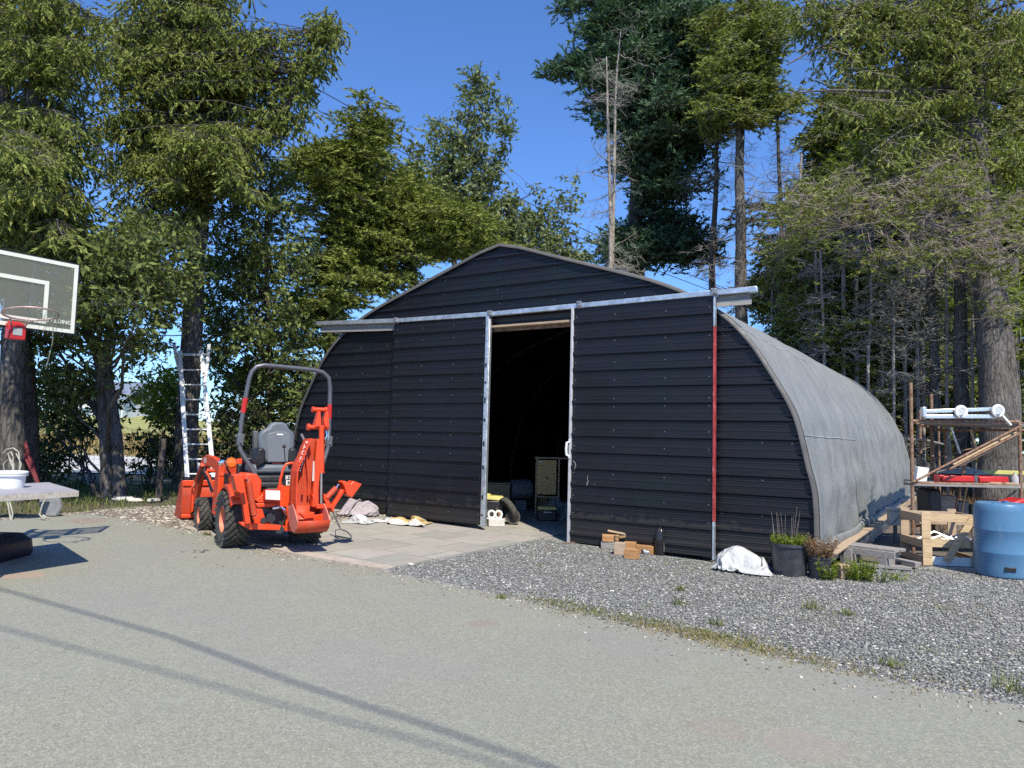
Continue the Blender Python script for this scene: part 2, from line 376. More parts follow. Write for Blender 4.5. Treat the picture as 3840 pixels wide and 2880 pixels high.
# ---------------------------------------------------------------- cloths: let sheets fall over lumps, keep the settled shape
def settle(specs, frames=48):
    tmp = []; cl = {}
    def collider(o):
        o.modifiers.new('collision', 'COLLISION'); o.collision.thickness_outer = .008; o.collision.cloth_friction = 25; tmp.append(o)
    for i, (key, sx, sy, n, lumps, seed, shrink, fold) in enumerate(specs):
        ox = 6.0*i; ny = int(n*sy/sx)
        mb = MB(); mb.add([(ox-2.5, -2.5, 0), (ox+2.5, -2.5, 0), (ox+2.5, 2.5, 0), (ox-2.5, 2.5, 0)], [(0, 1, 2, 3)]); collider(mb.build('settling_floor', M_SOIL, smooth=0, recalc=False))
        for (x, y, r, sz) in lumps:
            mb = MB(); mb.lathe([(max(.0005, r*math.sin(t)), -r*sz*math.cos(t)) for t in np.linspace(0, math.pi, 10)], 16, (ox+x, y, 0)); collider(mb.build('settling_lump', M_SOIL, smooth=0))
        ph = np.random.default_rng(seed).uniform(0, 6.28, 9); V = []
        for j in range(ny+1):
            for k_ in range(n+1):
                x = (k_/n-.5)*sx*.72; y = (j/ny-.5)*sy*.72
                w = sum(math.sin((5+4*q)*(x*math.cos(ph[q])+y*math.sin(ph[q]))+ph[q+4])/(1+q) for q in range(4))
                V.append((ox+x+.012*math.sin(9*y+ph[0]), y+.012*math.sin(8*x+ph[1]), .42+fold*w))
        mb = MB(); mb.add(V, [(j*(n+1)+k_, j*(n+1)+k_+1, (j+1)*(n+1)+k_+1, (j+1)*(n+1)+k_) for j in range(ny) for k_ in range(n)])
        o = mb.build('settling_cloth', M_SOIL, smooth=0, recalc=False); tmp.append(o); cl[key] = (o, ox, n, ny)
        m_ = o.modifiers.new('cloth', 'CLOTH'); q = m_.settings; q.quality = 6; q.mass = .25; q.tension_stiffness = 25; q.compression_stiffness = 25; q.shear_stiffness = 10; q.bending_stiffness = .3; q.air_damping = 2; q.shrink_min = shrink
        c_ = m_.collision_settings; c_.use_self_collision = True; c_.self_distance_min = .007; c_.distance_min = .008; c_.collision_quality = 3
        m_.point_cache.frame_start = 1; m_.point_cache.frame_end = frames
    for f in range(1, frames+1): scene.frame_set(f)
    dg = bpy.context.evaluated_depsgraph_get(); out = {}
    for key, (o, ox, n, ny) in cl.items():
        P = np.array([v.co[:] for v in o.evaluated_get(dg).data.vertices]).reshape(ny+1, n+1, 3); P[..., 0] -= ox; out[key] = P
    for o in tmp: me = o.data; bpy.data.objects.remove(o); bpy.data.meshes.remove(me)
    scene.frame_set(1); return out
CLOTHS = settle([('bag', 1.3, .95, 50, [(-.12, .10, .25, 1), (.14, .06, .20, .9), (-.30, .12, .17, .9)], 3, -.42, .06),
                 ('tarp', 1.3, .95, 50, [(0, .05, .20, 1), (.25, .05, .17, 1), (-.22, .03, .18, 1), (-.05, -.15, .10, 1)], 8, -.50, .06),
                 ('sack', 1.0, .62, 38, [(-.12, 0, .09, .8), (.10, .03, .06, .7)], 15, -.35, .05),
                 ('white', .75, .60, 32, [(0, 0, .13, 1), (.12, .02, .10, 1), (-.12, 0, .09, 1)], 22, -.50, .05)])
# ================================================================ BARN (local x along the front, y into the depth)
barn = empty('barn', (X0, Y0, 0), 'big round-roofed barn with a black ribbed metal front and grey fabric cover', 'barn', -AB)
ARCH = [(4.60, -.05), (4.60, .33), (4.58, .89), (4.50, 1.26), (4.40, 1.70), (4.31, 1.95), (4.13, 2.28), (3.87, 2.70), (3.62, 3.00), (3.36, 3.22), (2.97, 3.46), (2.50, 3.67), (1.95, 3.86), (1.07, 4.15), (.35, 4.39), (0, 4.47)]
UC = 2.03
def halfw(z):
    for (w0, z0), (w1, z1) in zip(ARCH[:-1], ARCH[1:]):
        if z0 <= z <= z1: return w0+(w1-w0)*(z-z0)/(z1-z0)
    return 0.0 if z > 4.4 else 4.6
RIB = .2286
def rib_profile(z0, zlo, zhi):
    out = []; k0 = int((z0-zlo)/RIB)+2
    for kk in range(k0, -40, -1):
        c = z0-kk*RIB
        for dz, d in ((-.036, 0), (-.016, .026), (.016, .026), (.036, 0), (.072, 0), (.078, .0035), (.086, .0035), (.092, 0), (.138, 0), (.144, .0035), (.152, .0035), (.158, 0)):
            out.append((c+dz, d))
        if c > zhi+.3: break
    out = sorted(p for p in out if zlo < p[0] < zhi)
    return [(zlo, 0)]+out+[(zhi, 0)]
def metal_sheet(mb, y, spans, z0, zlo, zhi):
    pr = rib_profile(z0, zlo, zhi)
    for (za, da), (zb, db) in zip(pr[:-1], pr[1:]):
        zm = (za+zb)/2
        for a, b in spans(za, zb):
            mb.add([(a[0], y-da, za), (a[1], y-da, za), (b[1], y-db, zb), (b[0], y-db, zb)], [(0, 1, 2, 3)])
# front wall with the wide door opening
OPU0, OPU1, OPZ = .35, 5.25, 3.18
def wall_spans(za, zb):
    wa, wb = halfw(za)-.02, halfw(zb)-.02
    if zb <= OPZ+1e-6: return [((UC-wa, OPU0), (UC-wb, OPU0)), ((OPU1, UC+wa), (OPU1, UC+wb))]
    return [((UC-wa, UC+wa), (UC-wb, UC+wb))]
mb = MB()
metal_sheet(mb, .12, wall_spans, 3.16, .02, OPZ); metal_sheet(mb, .12, wall_spans, 3.16, OPZ, 4.46)
fw = mb.build('front_wall', M_METAL, barn, smooth=0, recalc=False)
# screws on a panel: little hexagon heads in one mesh
def screws(pts, parent, name='screw_heads'):
    mb = MB()
    for (u, y, z) in pts: mb.cyl((u, y+.004, z), (u, y-.005, z), .0065, 6); mb.cyl((u, y, z), (u, y-.002, z), .009, 8)
    return mb.build(name, MATS['screw_zinc'] if 'screw_zinc' in MATS else simple('screw_zinc', (.20, .21, .22), .5, .5, .1), parent, smooth=0)
sp = []
for z in (4.24, 4.02, 3.78, 3.55):
    for du in (-2.2, -1.1, 0, 1.0, 2.1, 2.9):
        if abs(du) < halfw(z)-.25: sp.append((UC+du+random.uniform(-.04, .04), .118, z+random.uniform(-.02, .02)))
for z in (3.0, 2.54, 1.86, 1.4, .95, .5):
    for u in (-1.9, -1.35, -.8, -.2):
        if u > UC-halfw(z)+.25: sp.append((u+random.uniform(-.1, .1), .118, z))
for z in (2.9, 2.66, 2.22, 1.5, 1.04, .6):
    for u in (5.5, 6.0, 6.35):
        if u < UC+halfw(z)-.12 and random.random() < .75: sp.append((u, .118, z))
screws(sp, fw)
# arch trim (flashing bent round the front edge) and the ridge
def archpts(off=0, n=6):
    pts = [(-w, z) for w, z in ARCH]+[(w, z) for w, z in ARCH[::-1][1:]]
    P = []
    for i in range(len(pts)-1):
        p0 = pts[max(i-1, 0)]; p1 = pts[i]; p2 = pts[i+1]; p3 = pts[min(i+2, len(pts)-1)]
        for j in range(n):
            t = j/n
            if i in (len(ARCH)-2, len(ARCH)-1): q = [p1[a]+(p2[a]-p1[a])*t for a in (0, 1)]
            else: q = [.5*((2*p1[a])+(-p0[a]+p2[a])*t+(2*p0[a]-5*p1[a]+4*p2[a]-p3[a])*t*t+(-p0[a]+3*p1[a]-3*p2[a]+p3[a])*t**3) for a in (0, 1)]
            P.append(q)
    P.append(pts[-1]); P = np.array(P)
    if off:
        T = np.gradient(P, axis=0); T /= np.linalg.norm(T, axis=1)[:, None]+1e-9
        P = P+np.stack([-T[:, 1], T[:, 0]], 1)*off
    return P
A0 = archpts(.004); A1 = archpts(.022)
mb = MB()
Pg = [[(UC+p[0], y, p[1]) for p in (A0 if i in (0, 3) else A1)] for i, y in enumerate((.078, .07, .19, .20))]
Pin = [[(UC+p[0], .078, p[1]) for p in archpts(-.026)], [(UC+p[0], .07, p[1]) for p in archpts(-.022)], [(UC+p[0], .07, p[1]) for p in A1]]
mb.grid(Pin); mb.grid(Pg[1:]); mb.build('arch_trim', M_TRIM, barn, solid=.004)
# fabric cover: wrinkled sheet pulled over the hoops
A2 = archpts(.012, 8); ny = 190; LB = 13.6
rr = random.Random(5); P = []
jm = len(A2)
for i in range(ny+1):
    y = .13+LB*i/ny; row = []
    hoop = abs(((y-.2)/1.22) % 1-.5)*2          # 1 at a hoop, 0 between
    for j, p in enumerate(A2):
        x, z = p; n = np.array([x*.8, (z-1.0)*1.1]); n /= np.linalg.norm(n)+1e-9
        s = -.028*(1-hoop**2)*(1-abs(z-2.2)/4)
        s += .010*math.sin(y*3.1+z*5+x)+.007*math.sin(y*9.3-z*7.7)+.006*math.sin(z*13+y*2.2+2*math.sin(y*2.7))
        if z < 1.6: s += .0 if y < .2 else .022*(1.6-z)*math.sin(y*6.5+1.5*math.sin(y*1.9))
        s *= min(1.0, max(0, (y-.13)/.7))
        row.append((UC+x+n[0]*(s+.02), y, max(z, .26 if abs(x) > 4.4 else z)+n[1]*s))
    P.append(row)
mb = MB(); mb.grid(P); cov = mb.build('fabric_cover', M_COVER, barn, smooth=60)
# seams
mb = MB()
for zz, dz in ((1.62, 0), (2.95, 0)):
    i0 = min(range(jm), key=lambda j: abs(A2[j][1]-zz)+(0 if A2[j][0] > 0 else 9))
    mb.tube([(P[i][i0][0]+.006, P[i][i0][1], P[i][i0][2]) for i in range(0, 62)], .006, 5)
pts = [P[int(8+ (60-8)*t/20)][min(range(jm), key=lambda j: abs(A2[j][1]-(.75+.02*t))+(0 if A2[j][0] > 0 else 9))] for t in range(21)]
mb.build('cover_seam', simple('seam_tape', (.38, .41, .42), .7), cov)
# rolled hem and sill boards on both sides
mb = MB(); mb.tube([(UC+4.66+.015*math.sin(y*3), y, .27+.02*math.sin(y*2.1)) for y in np.linspace(.2, 13.5, 60)], .045, 8, squash=1.4); mb.build('rolled_hem', M_COVER, cov)
mb = MB(); mb.b2((UC+4.55, .25, .02), (UC+4.60, 13.5, .2)); mb.b2((UC+4.62, .2, .10), (UC+4.72, 13.5, .21)); mb.b2((UC+4.60, .2, .212), (UC+4.80, 6.4, .235)); mb.build('sill_board', M_OLDPINE, barn, bevel=.003)
mb = MB(); mb.b2((UC-4.72, .3, .05), (UC-4.63, 13.5, .34)); mb.build('sill_board', M_GREYWOOD, barn, bevel=.003)
k = simple('black_sheeting', (.05, .05, .055), .4, 0, .4, 6, .4)
mb = MB(); mb.grid([[(UC+4.725+.04*t+.010*math.sin(y*11+t*4)+.012*math.sin(y*3.7), y, .2-.19*t) for t in np.linspace(0, 1, 6)] for y in np.linspace(.8, 9, 120)]); mb.build('ground_sheeting', k, barn, smooth=60)
# rear wall
mb = MB(); Ar = archpts(-.02); n = len(Ar); mb.add([(UC+p[0], 13.7, p[1]) for p in Ar], [tuple(range(n))]); mb.build('rear_wall', M_METAL, barn, smooth=0)
mb = MB(); mb.grid([[(UC+p[0], y, p[1]) for p in archpts(-.02, 3)] for y in (.19, 7, 13.6)]); mb.build('added_dark_lining', simple('added_lining_black', (.006, .006, .007), .9), barn)  # unseen black lining, added to keep the barn interior dark
# hoops inside
for y in np.arange(.35, 13.4, 1.22*2):
    mb = MB(); Ah = archpts(-.05, 2); mb.tube([(UC+p[0], y, p[1]) for p in Ah], .028, 8); mb.build('hoop', M_RUST, barn)
# header beam seen in the opening
mb = MB(); mb.b2((OPU0-.1, .128, 3.12), (OPU1+.1, .17, 3.36)); mb.build('header_beam', M_BEAM, barn, bevel=.003)
mb = MB(); mb.b2((1.75, .02, 3.168), (3.6, .125, 3.20)); mb.build('header_plank', M_OLDPINE, barn, bevel=.003)
# door track: three galvanised box lengths and the board it hangs on
trk = [(-1.88, 3.475, .05, 3.40), (.05, 3.40, 1.98, 3.375), (1.98, 3.375, 3.46, 3.385), (3.46, 3.385, 5.46, 3.402), (5.46, 3.402, 5.97, 3.405)]
for ua, za, ub, zb in trk:
    mb = MB(); mb.bar((ua+.004, .012, za), (ub-.004, .012, zb), .072, .075, up=(0, 1, 0)); mb.build('door_track', M_GALV, barn, bevel=.008)
for u, z in ((.05, 3.395), (1.96, 3.375), (3.50, 3.395), (5.43, 3.405)):
    mb = MB(); mb.box((u, -.03, z+.01), (.07, .03, .085)); mb.cyl((u-.02, -.045, z+.035), (u-.02, -.06, z+.035), .014, 6); mb.cyl((u+.02, -.045, z-.01), (u+.02, -.06, z-.01), .014, 6)
    mb.build('track_bracket', simple('dull_bracket_steel', (.28, .29, .31), .5, .6, .2), barn, bevel=.004)
mb = MB(); mb.bar((-1.80, .055, 3.385), (.06, .055, 3.315), .14, .035, up=(0, 1, 0)); mb.build('track_board', M_GREYWOOD, barn, bevel=.003)
mb = MB(); mb.bar((5.45, .055, 3.295), (5.86, .055, 3.30), .14, .035, up=(0, 1, 0)); mb.build('track_board', M_GREYWOOD, barn, bevel=.003)
mb = MB(); mb.bar((-1.79, .030, 3.335), (.05, .030, 3.265), .055, .012, up=(0, 1, 0)); mb.build('track_board', M_GREYWOOD, barn, bevel=.003)
mb = MB(); mb.bar((5.45, .029, 3.255), (5.89, .029, 3.26), .075, .012, up=(0, 1, 0)); mb.build('track_board', woodmat('pale_board', (.24, .22, .20), (.34, .32, .29), (.44, .42, .39), (2, 20, 20)), barn, bevel=.003)
# sliding doors
def door(name, ua, ub, zlo, zhi, z0, ribdrift=0.0):
    d = bpy.data.objects.new(name, None)
    mb = MB(); metal_sheet(mb, 0, lambda za, zb: [((ua, ub), (ua, ub))], z0, zlo, zhi)
    mb.b2((ua, .002, zlo), (ub, .045, zhi))
    o = mb.build(name, M_METAL, barn, smooth=0, recalc=False)
    return o
dl = door('sliding_door', 0.0, 1.90, .16, 3.34, 3.173)
dr = door('sliding_door', 3.41, 5.42, .06, 3.36, 3.155)
pts = []
for u in (.08, .62, 1.26, 1.84):
    for i, z in enumerate((3.24, 3.04, 2.62, 2.40, 2.14, 1.72, 1.50, 1.22, .85, .62, .32)): pts.append((u, -.002, z+random.uniform(-.006, .006)))
screws(pts, dl)
pts = []
for u in (3.45, 4.05, 4.78, 5.37):
    for z in (3.22, 2.95, 2.86, 2.56, 2.32, 2.05, 1.95, 1.62, 1.40, 1.12, 1.02, .70, .47, .2): pts.append((u, -.002, z+random.uniform(-.006, .006)))
screws(pts, dr)
mb = MB(); mb.b2((1.90, -.045, .14), (1.955, .05, 3.34)); mb.b2((1.955, -.02, .14), (1.965, .03, 3.34)); e1 = mb.build('edge_post', M_GALV, dl, bevel=.005)
mb = MB()
for z in (.3, .55, 1.0, 1.35, 1.72, 2.0, 2.3, 2.55): mb.b2((1.912, -.0475, z), (1.942, -.044, z+random.uniform(.03, .09)))
mb.build('slot', M_BLACK, e1, smooth=0)
mb = MB(); mb.b2((3.372, -.03, .04), (3.41, .05, 3.36)); mb.build('edge_post', simple('pale_post', (.52, .51, .53), .5, .2, .15, 8), dr, bevel=.005)
k = Mat('worn_red_tape', (.42, .05, .05), .5); v = k.tc((4, 4, 1))
k.col(k.ramp(k.noise(6, 6, .75, v), [(.35, (.22, .02, .02)), (.55, (.40, .05, .05)), (.72, (.60, .28, .27))])); 
mb = MB(); mb.b2((5.421, -.02, .50), (5.447, .05, 2.97)); mb.build('red_edge_strip', k.m, dr, bevel=.004)
mb = MB(); mb.b2((5.421, -.02, .03), (5.447, .05, .499)); mb.b2((5.421, -.02, 2.971), (5.447, .05, 3.36)); mb.build('edge_post', M_GALV, dr, bevel=.004)
mb = MB(); mb.tube([(3.38, -.03, 1.45), (3.352, -.045, 1.435), (3.347, -.05, 1.35), (3.352, -.045, 1.265), (3.38, -.03, 1.25)], [.014, .018, .018, .018, .014], 10); mb.box((3.39, -.037, 1.46), (.02, .02, .05)); mb.box((3.39, -.037, 1.24), (.02, .02, .04)); mb.build('handle', M_WHITEPL, dr, bevel=.003)
mb = MB(); mb.tube([(3.45+.04*math.sin(t), -.030, 1.12+.06*math.cos(t)) for t in np.linspace(0, 2.6, 9)], .004, 5)
mb.tube([(3.69, -.030, 1.0), (3.675, -.030, .96), (3.69, -.030, .92), (3.675, -.030, .88), (3.67, -.030, .85)], [.002, .003, .003, .008, .002], 5); mb.build('scuff_mark', simple('scuff', (.30, .29, .28), .7), dr)
# ================================================================ TRACTOR (local x forward, y left, z up; origin under the rear axle)
TH = R_(33)
TR = np.array([-2.93, 9.08, G(-2.93, 9.08)]); TH_X = np.array([-math.sin(TH), math.cos(TH), 0]); TH_Y = np.array([-math.cos(TH), -math.sin(TH), 0])
tractor = empty('tractor', TR, 'small orange tractor with front loader and rear backhoe parked beside the black doors', 'tractor', math.pi/2+TH)
def tl(P): d = np.array(P)-TR; return (float(d@TH_X), float(d@TH_Y), float(d[2]))
def Q(px, py, x=-.75): return tl(on_plane(900+px/2.963, 1500+py/2.963, TR+TH_X*x, TH_X))    # point of the tractor at depth x
# wheels
def ring(prof, n, c): return prof
def wheel(name, c, R, wd, rimr, side):
    w = MB(); h = wd/2
    prof = [(rimr, -h*.75), (rimr+.03, -h*.9), (R*.80, -h), (R*.93, -h*.92), (R*.965, -h*.6), (R*.965, h*.6), (R*.93, h*.92), (R*.80, h), (rimr+.03, h*.9), (rimr, h*.75)]
    w.lathe(prof, 48, c, 'y'); nl = int(2*math.pi*R/.088)
    for s in (-1, 1):
        for i in range(nl):
            a = 2*math.pi*(i+(.5 if s > 0 else 0))/nl
            pts = []
            for t in np.linspace(0, 1, 5):
                yy = s*(h*.98*t+.004); aa = a+t*.062/R*2.4*1.0
                rr_ = R*(.972 if t < .8 else .945)
                pts.append((c[0]+rr_*math.cos(aa), c[1]+yy, c[2]+rr_*math.sin(aa)))
            for p, q in zip(pts[:-1], pts[1:]):
                mid = (np.array(p)+np.array(q))/2-np.array(c); mid[1] = 0
                w.bar(p, q, .028, .034, up=mid)
    t = w.build('wheel', M_RUBBER, tractor, smooth=30)
    r = MB(); o = side
    r.lathe([(rimr+.012, o*h*.80), (rimr-.006, o*h*.84), (rimr-.02, o*h*.5), (rimr-.03, o*h*.1), (rimr*.55, o*(h*.05)), (rimr*.4, o*h*.25), (.05, o*h*.28), (.045, o*h*.45), (.001, o*h*.47)], 32, c, 'y')
    r.lathe([(rimr+.012, -o*h*.80), (rimr-.02, -o*h*.5), (rimr-.03, 0), (rimr*.5, 0)], 32, c, 'y')
    for i in range(5):
        a = 2*math.pi*i/5; r.cyl((c[0]+.075*math.cos(a), c[1]+o*h*.22, c[2]+.075*math.sin(a)), (c[0]+.075*math.cos(a), c[1]+o*h*.42, c[2]+.075*math.sin(a)), .011, 6)
    r.build('rim', simple('faded_orange_rim', (.72, .20, .11), .6, 0, .15, 6, dirt=(.42, .22, .15), dirt_amt=.6) if 'faded_orange_rim' not in MATS else MATS['faded_orange_rim'], t)
for s in (1, -1): wheel('rear', (0, s*.44, .325), .33, .27, .155, s)
for s in (1, -1): wheel('front', (1.40, s*.47, .23), .235, .22, .115, s)
# chassis
mb = MB(); mb.b2((-.28, -.17, .24), (.55, .17, .50)); mb.b2((.5, -.12, .30), (1.9, .12, .46)); mb.b2((1.3, -.38, .20), (1.46, .38, .28)); mb.cyl((0, -.36, .325), (0, .36, .325), .07, 12); mb.b2((1.9, -.25, .34), (2.0, .25, .62)); mb.build('chassis', M_DARKSTEEL, tractor, bevel=.012)
mb = MB(); mb.b2((.36, -.46, .42), (.95, .46, .455)); mb.build('floor_plate', M_BLACK, tractor, bevel=.008)
# hood
mb = MB()
sec = [(.80, .27, .50, .99), (1.0, .275, .50, 1.02), (1.4, .27, .50, .99), (1.75, .25, .48, .93), (1.93, .22, .46, .84), (1.98, .18, .46, .72)]
P = []
for x, w_, z0, z1 in sec:
    P.append([(x, w_, z0), (x, w_+.01, (z0+z1)/2), (x, w_-.02, z1-.08), (x, w_-.09, z1-.012), (x, 0, z1+.012), (x, -w_+.09, z1-.012), (x, -w_+.02, z1-.08), (x, -w_-.01, (z0+z1)/2), (x, -w_, z0)])
mb.grid(P); mb.add(P[0], [tuple(range(9))]); mb.add(P[-1], [tuple(range(9))]); hood = mb.build('hood', M_ORANGE, tractor, smooth=50)
mb = MB()
for s in (1, -1):
    mb.b2((1.0, s*.268, .56), (1.7, s*.288, .80))
mb.build('side_grille', M_BLACK, hood, bevel=.01)
mb = MB()
for s in (1, -1): mb.lathe([(.001, .03), (.05, .02), (.055, -.02), (.05, -.03)], 16, (2.0, s*.12, .64), 'x')
mb.build('headlight', M_WHITEPL, hood)
mb = MB(); mb.b2((.70, -.25, .50), (.79, .25, .95)); mb.box((.72, 0, 1.0), (.16, .36, .12), rotm(0, -.4, 0)); mb.build('dashboard', M_BLACK, tractor, bevel=.02)
mb = MB(); ax = np.array([-.35, 0, .94]); x_, y_, _ = frame_of(ax); cc = np.array([.60, 0, 1.08])
mb.tube([cc+.17*(math.cos(a)*x_+math.sin(a)*y_) for a in np.linspace(0, 2*math.pi, 25)[:-1]], .014, 8, closed=True)
for a in (0, 2.1, 4.2): mb.tube([cc, cc+.17*(math.cos(a)*x_+math.sin(a)*y_)], .010, 6)
mb.cyl(cc, cc-ax*.2, .02, 8); mb.build('steering_wheel', M_BLACK, tractor)
# fenders
for s in (1, -1):
    mb = MB(); P = []
    for a in np.linspace(R_(12), R_(150), 16):
        rr_ = .415; x, z = rr_*math.cos(a), .325+rr_*math.sin(a); z = min(z, .735)
        P.append([(x*.86, s*.27, max(z-.25, .3) if False else z*.98), (x, s*.30, z), (x, s*.52, z), (x*.97, s*.545, z-.045)])
    mb.grid(P); mb.add([(p[0][0], s*.265, p[0][2]) for p in P]+[(.36, s*.265, .36), (-.33, s*.265, .36)], [tuple(range(len(P)+2))])
    f = mb.build('fender', M_ORANGE, tractor, smooth=40, solid=.008)
    mb = MB(); P = [(-.34, s*.20, .58), (-.34, s*.20, .80), (-.34, s*.26, .875), (-.34, s*.38, .885), (-.34, s*.46, .84), (-.34, s*.50, .72), (-.34, s*.50, .60)]
    mb.plate(P, (.30, 0, 0)); mb.build('fender_housing', M_ORANGE, f, bevel=.02)
    mb = MB(); mb.box((-.345, s*.36, .775), (.03, .075, .10)); mb.build('tail_light', simple('red_lens', (.16, .008, .02), .2), f, bevel=.012)
    # signal light on a stalk
    mb = MB(); mb.tube([(.12, s*.44, .80), (.12, s*.50, .92), (.10, s*.50, .99)], .014, 8); mb.b2((.06, s*.47-.05, .93), (.12, s*.47+.05, 1.05)); st = mb.build('lamp_bracket', M_BLACK, f, bevel=.01)
    mb = MB(); mb.lathe([(.001, -.05), (.05, -.04), (.065, 0), (.06, .03)], 18, (.05, s*.47, .99), 'x'); mb.build('signal_lamp', simple('amber_lens', (.72, .16, .02), .15) if 'amber_lens' not in MATS else MATS['amber_lens'], f)
    mb = MB(); mb.lathe([(.001, -.04), (.03, -.035), (.042, 0), (.04, .03)], 14, (.13, s*.56, .99), 'x'); mb.build('work_lamp', M_CHROME, f)
# seat
mb = MB(); o = [Q(215, 560, .28), (Q(215, 400, .28)), Q(232, 365, .28), Q(265, 330, .28), Q(320, 305, .28), Q(350, 262, .28), Q(395, 245, .28), Q(475, 245, .28), Q(520, 262, .28), Q(555, 325, .28), Q(595, 355, .28), Q(612, 400, .28), Q(612, 520, .28), Q(585, 560, .28), Q(552, 700, .28), Q(285, 700, .28)]
mb.plate(o, (.13, 0, 0)); seat = mb.build('seat_back', M_SEAT, tractor, bevel=.03)
mb = MB(); o = [Q(305, 690, .272), Q(300, 430, .272), Q(318, 372, .272), Q(400, 350, .272), Q(500, 352, .272), Q(560, 378, .272), Q(568, 430, .272), Q(545, 690, .272)]
mb.plate(o, (.02, 0, 0)); mb.build('seat_back_panel', simple('pale_grey_vinyl', (.16, .18, .20), .5, 0, .06), seat, bevel=.008)
mb = MB(); a = Q(410, 375, .266); b = Q(480, 395, .266); mb.b2(a, (b[0]+.02, b[1], b[2])); mb.build('pull_tab', M_WHITEMARK, seat, bevel=.004)
mb = MB(); mb.b2((.26, .17, .84), (.70, -.42, .96)); mb.build('seat_cushion', M_SEAT, tractor, bevel=.04)
mb = MB()
for (x0, x1, y0, y1) in ((155, 208, 335, 560),): mb.plate([Q(155, 340, .45), Q(208, 345, .45), Q(208, 580, .45), Q(155, 570, .45)], (.1, 0, 0))
mb.build('raised_armrest', simple('armrest_vinyl', (.10, .10, .105), .6), tractor, bevel=.015)
for (xa, xb) in ((198, 288), (552, 645)):
    mb = MB(); mb.plate([Q(xa, 560, .22), Q(xa+20, 530, .22), Q(xb-25, 530, .22), Q(xb, 570, .22), Q(xb, 700, .22), Q(xa-12, 760, .22)], (.32, 0, 0)); mb.build('armrest', M_BLACK, tractor, bevel=.03)
mb = MB(); mb.b2((-.12, .20, .70), (.5, -.46, .76)); mb.b2((.05, .17, .76), (.5, -.40, .83)); mb.b2((-.2, .1, .50), (.2, -.36, .70)); mb.build('seat_base', simple('dusty_black_metal', (.035, .035, .038), .6, .2, .4, 9), tractor, bevel=.015)
# roll bar
k1 = [(-.0, .17, .80), (.02, .22, .90), (.06, .32, 1.06), (.08, .375, 1.16), (.10, .375, 1.30), (.10, .365, 1.5), (.10, .325, 1.85), (.10, .30, 2.02), (.10, .275, 2.11), (.10, .22, 2.175), (.10, .13, 2.20)]
k2 = [(.10, -.50, 2.185), (.10, -.62, 2.165), (.10, -.70, 2.10), (.10, -.725, 1.98), (.10, -.735, 1.5), (.08, -.73, 1.2), (.04, -.66, 1.0), (0, -.52, .80)]
mb = MB(); mb.tube(k1+[(.10, 0.0, 2.198), (.10, -.3, 2.192)]+k2, .028, 10); rb = mb.build('roll_bar', simple('grey_hammered_paint', (.115, .117, .13), .35, .3, .1), tractor, smooth=60)
for y, z, t in ((.3435, 1.69, .0103), (-.7318, 1.66, -.002)):
    mb = MB(); mb.tube([(.10, y+t, z-.09), (.10, y-t, z+.09)], .0305, 10, cap=False); mb.build('reflector_band', simple('red_reflector', (.50, .02, .015), .35), rb)
for y in (.375, -.735):
    mb = MB(); mb.box((.10, y, 1.27), (.085, .075, .14)); mb.cyl((.03, y, 1.24), (.17, y, 1.24), .013, 8); mb.cyl((.10, y+.06, 1.31), (.10, y-.06, 1.31), .013, 8); mb.build('fold_hinge', M_DARKSTEEL, rb, bevel=.006)
# loader arms
for s in (1, -1):
    y = s*.46
    top = [(.62, .94), (.78, 1.0), (1.1, 1.03), (1.5, 1.04), (1.75, .995), (1.95, .88), (2.2, .56), (2.36, .30)]
    bot = [(2.28, .20), (2.02, .50), (1.82, .76), (1.66, .85), (1.45, .90), (1.1, .88), (.78, .84), (.60, .80)]
    mb = MB(); mb.plate([(x, y-.03, z) for x, z in top+bot], (0, .06, 0)); arm = mb.build('loader_arm', M_ORANGE, tractor, bevel=.008)
    mb = MB(); mb.plate([(.70, y-.035, .30), (.92, y-.035, .30), (.86, y-.035, .62), (.80, y-.035, .98), (.60, y-.035, .98), (.62, y-.035, .60)], (0, .07, 0)); mb.b2((.70, min(s*.15, y), .34), (.9, max(s*.15, y), .42)); mb.build('loader_post', M_ORANGE, tractor, bevel=.008)
    mb = MB(); mb.cyl((.84, y+s*.02, .52), (1.45, y+s*.02, .80), .03, 12); cyl = mb.build('lift_cylinder', M_ORANGEWORN, arm); mb = MB(); mb.cyl((1.45, y+s*.02, .80), (1.62, y+s*.02, .88), .016, 10); mb.build('rod', M_CHROME, cyl)
    mb = MB(); mb.cyl((1.62, y+s*.05, .90), (2.02, y+s*.05, .66), .026, 12); cyl = mb.build('tilt_cylinder', M_ORANGEWORN, arm); mb = MB(); mb.cyl((2.02, y+s*.05, .66), (2.32, y+s*.05, .50), .014, 10); mb.build('rod', M_CHROME, cyl)
    mb = MB(); mb.box((1.55, y+s*.033, .965), (.16, .004, .07)); mb.build('decal', simple('pale_decal', (.62, .45, .40), .5) if 'pale_decal' not in MATS else MATS['pale_decal'], arm)
    mb = MB(); mb.tube([(.9, y+s*.04, .55), (1.2, y+s*.05, .72), (1.6, y+s*.045, .80), (1.95, y+s*.04, .62)], .010, 6); mb.tube([(.88, y+s*.04, .6), (1.2, y+s*.055, .76), (1.62, y+s*.05, .83), (1.9, y+s*.04, .68)], .010, 6); mb.build('hydraulic_hose', M_HOSE, arm)
mb = MB(); mb.cyl((1.98, -.46, .80), (1.98, .46, .80), .03, 10); mb.build('cross_tube', M_ORANGE, tractor)
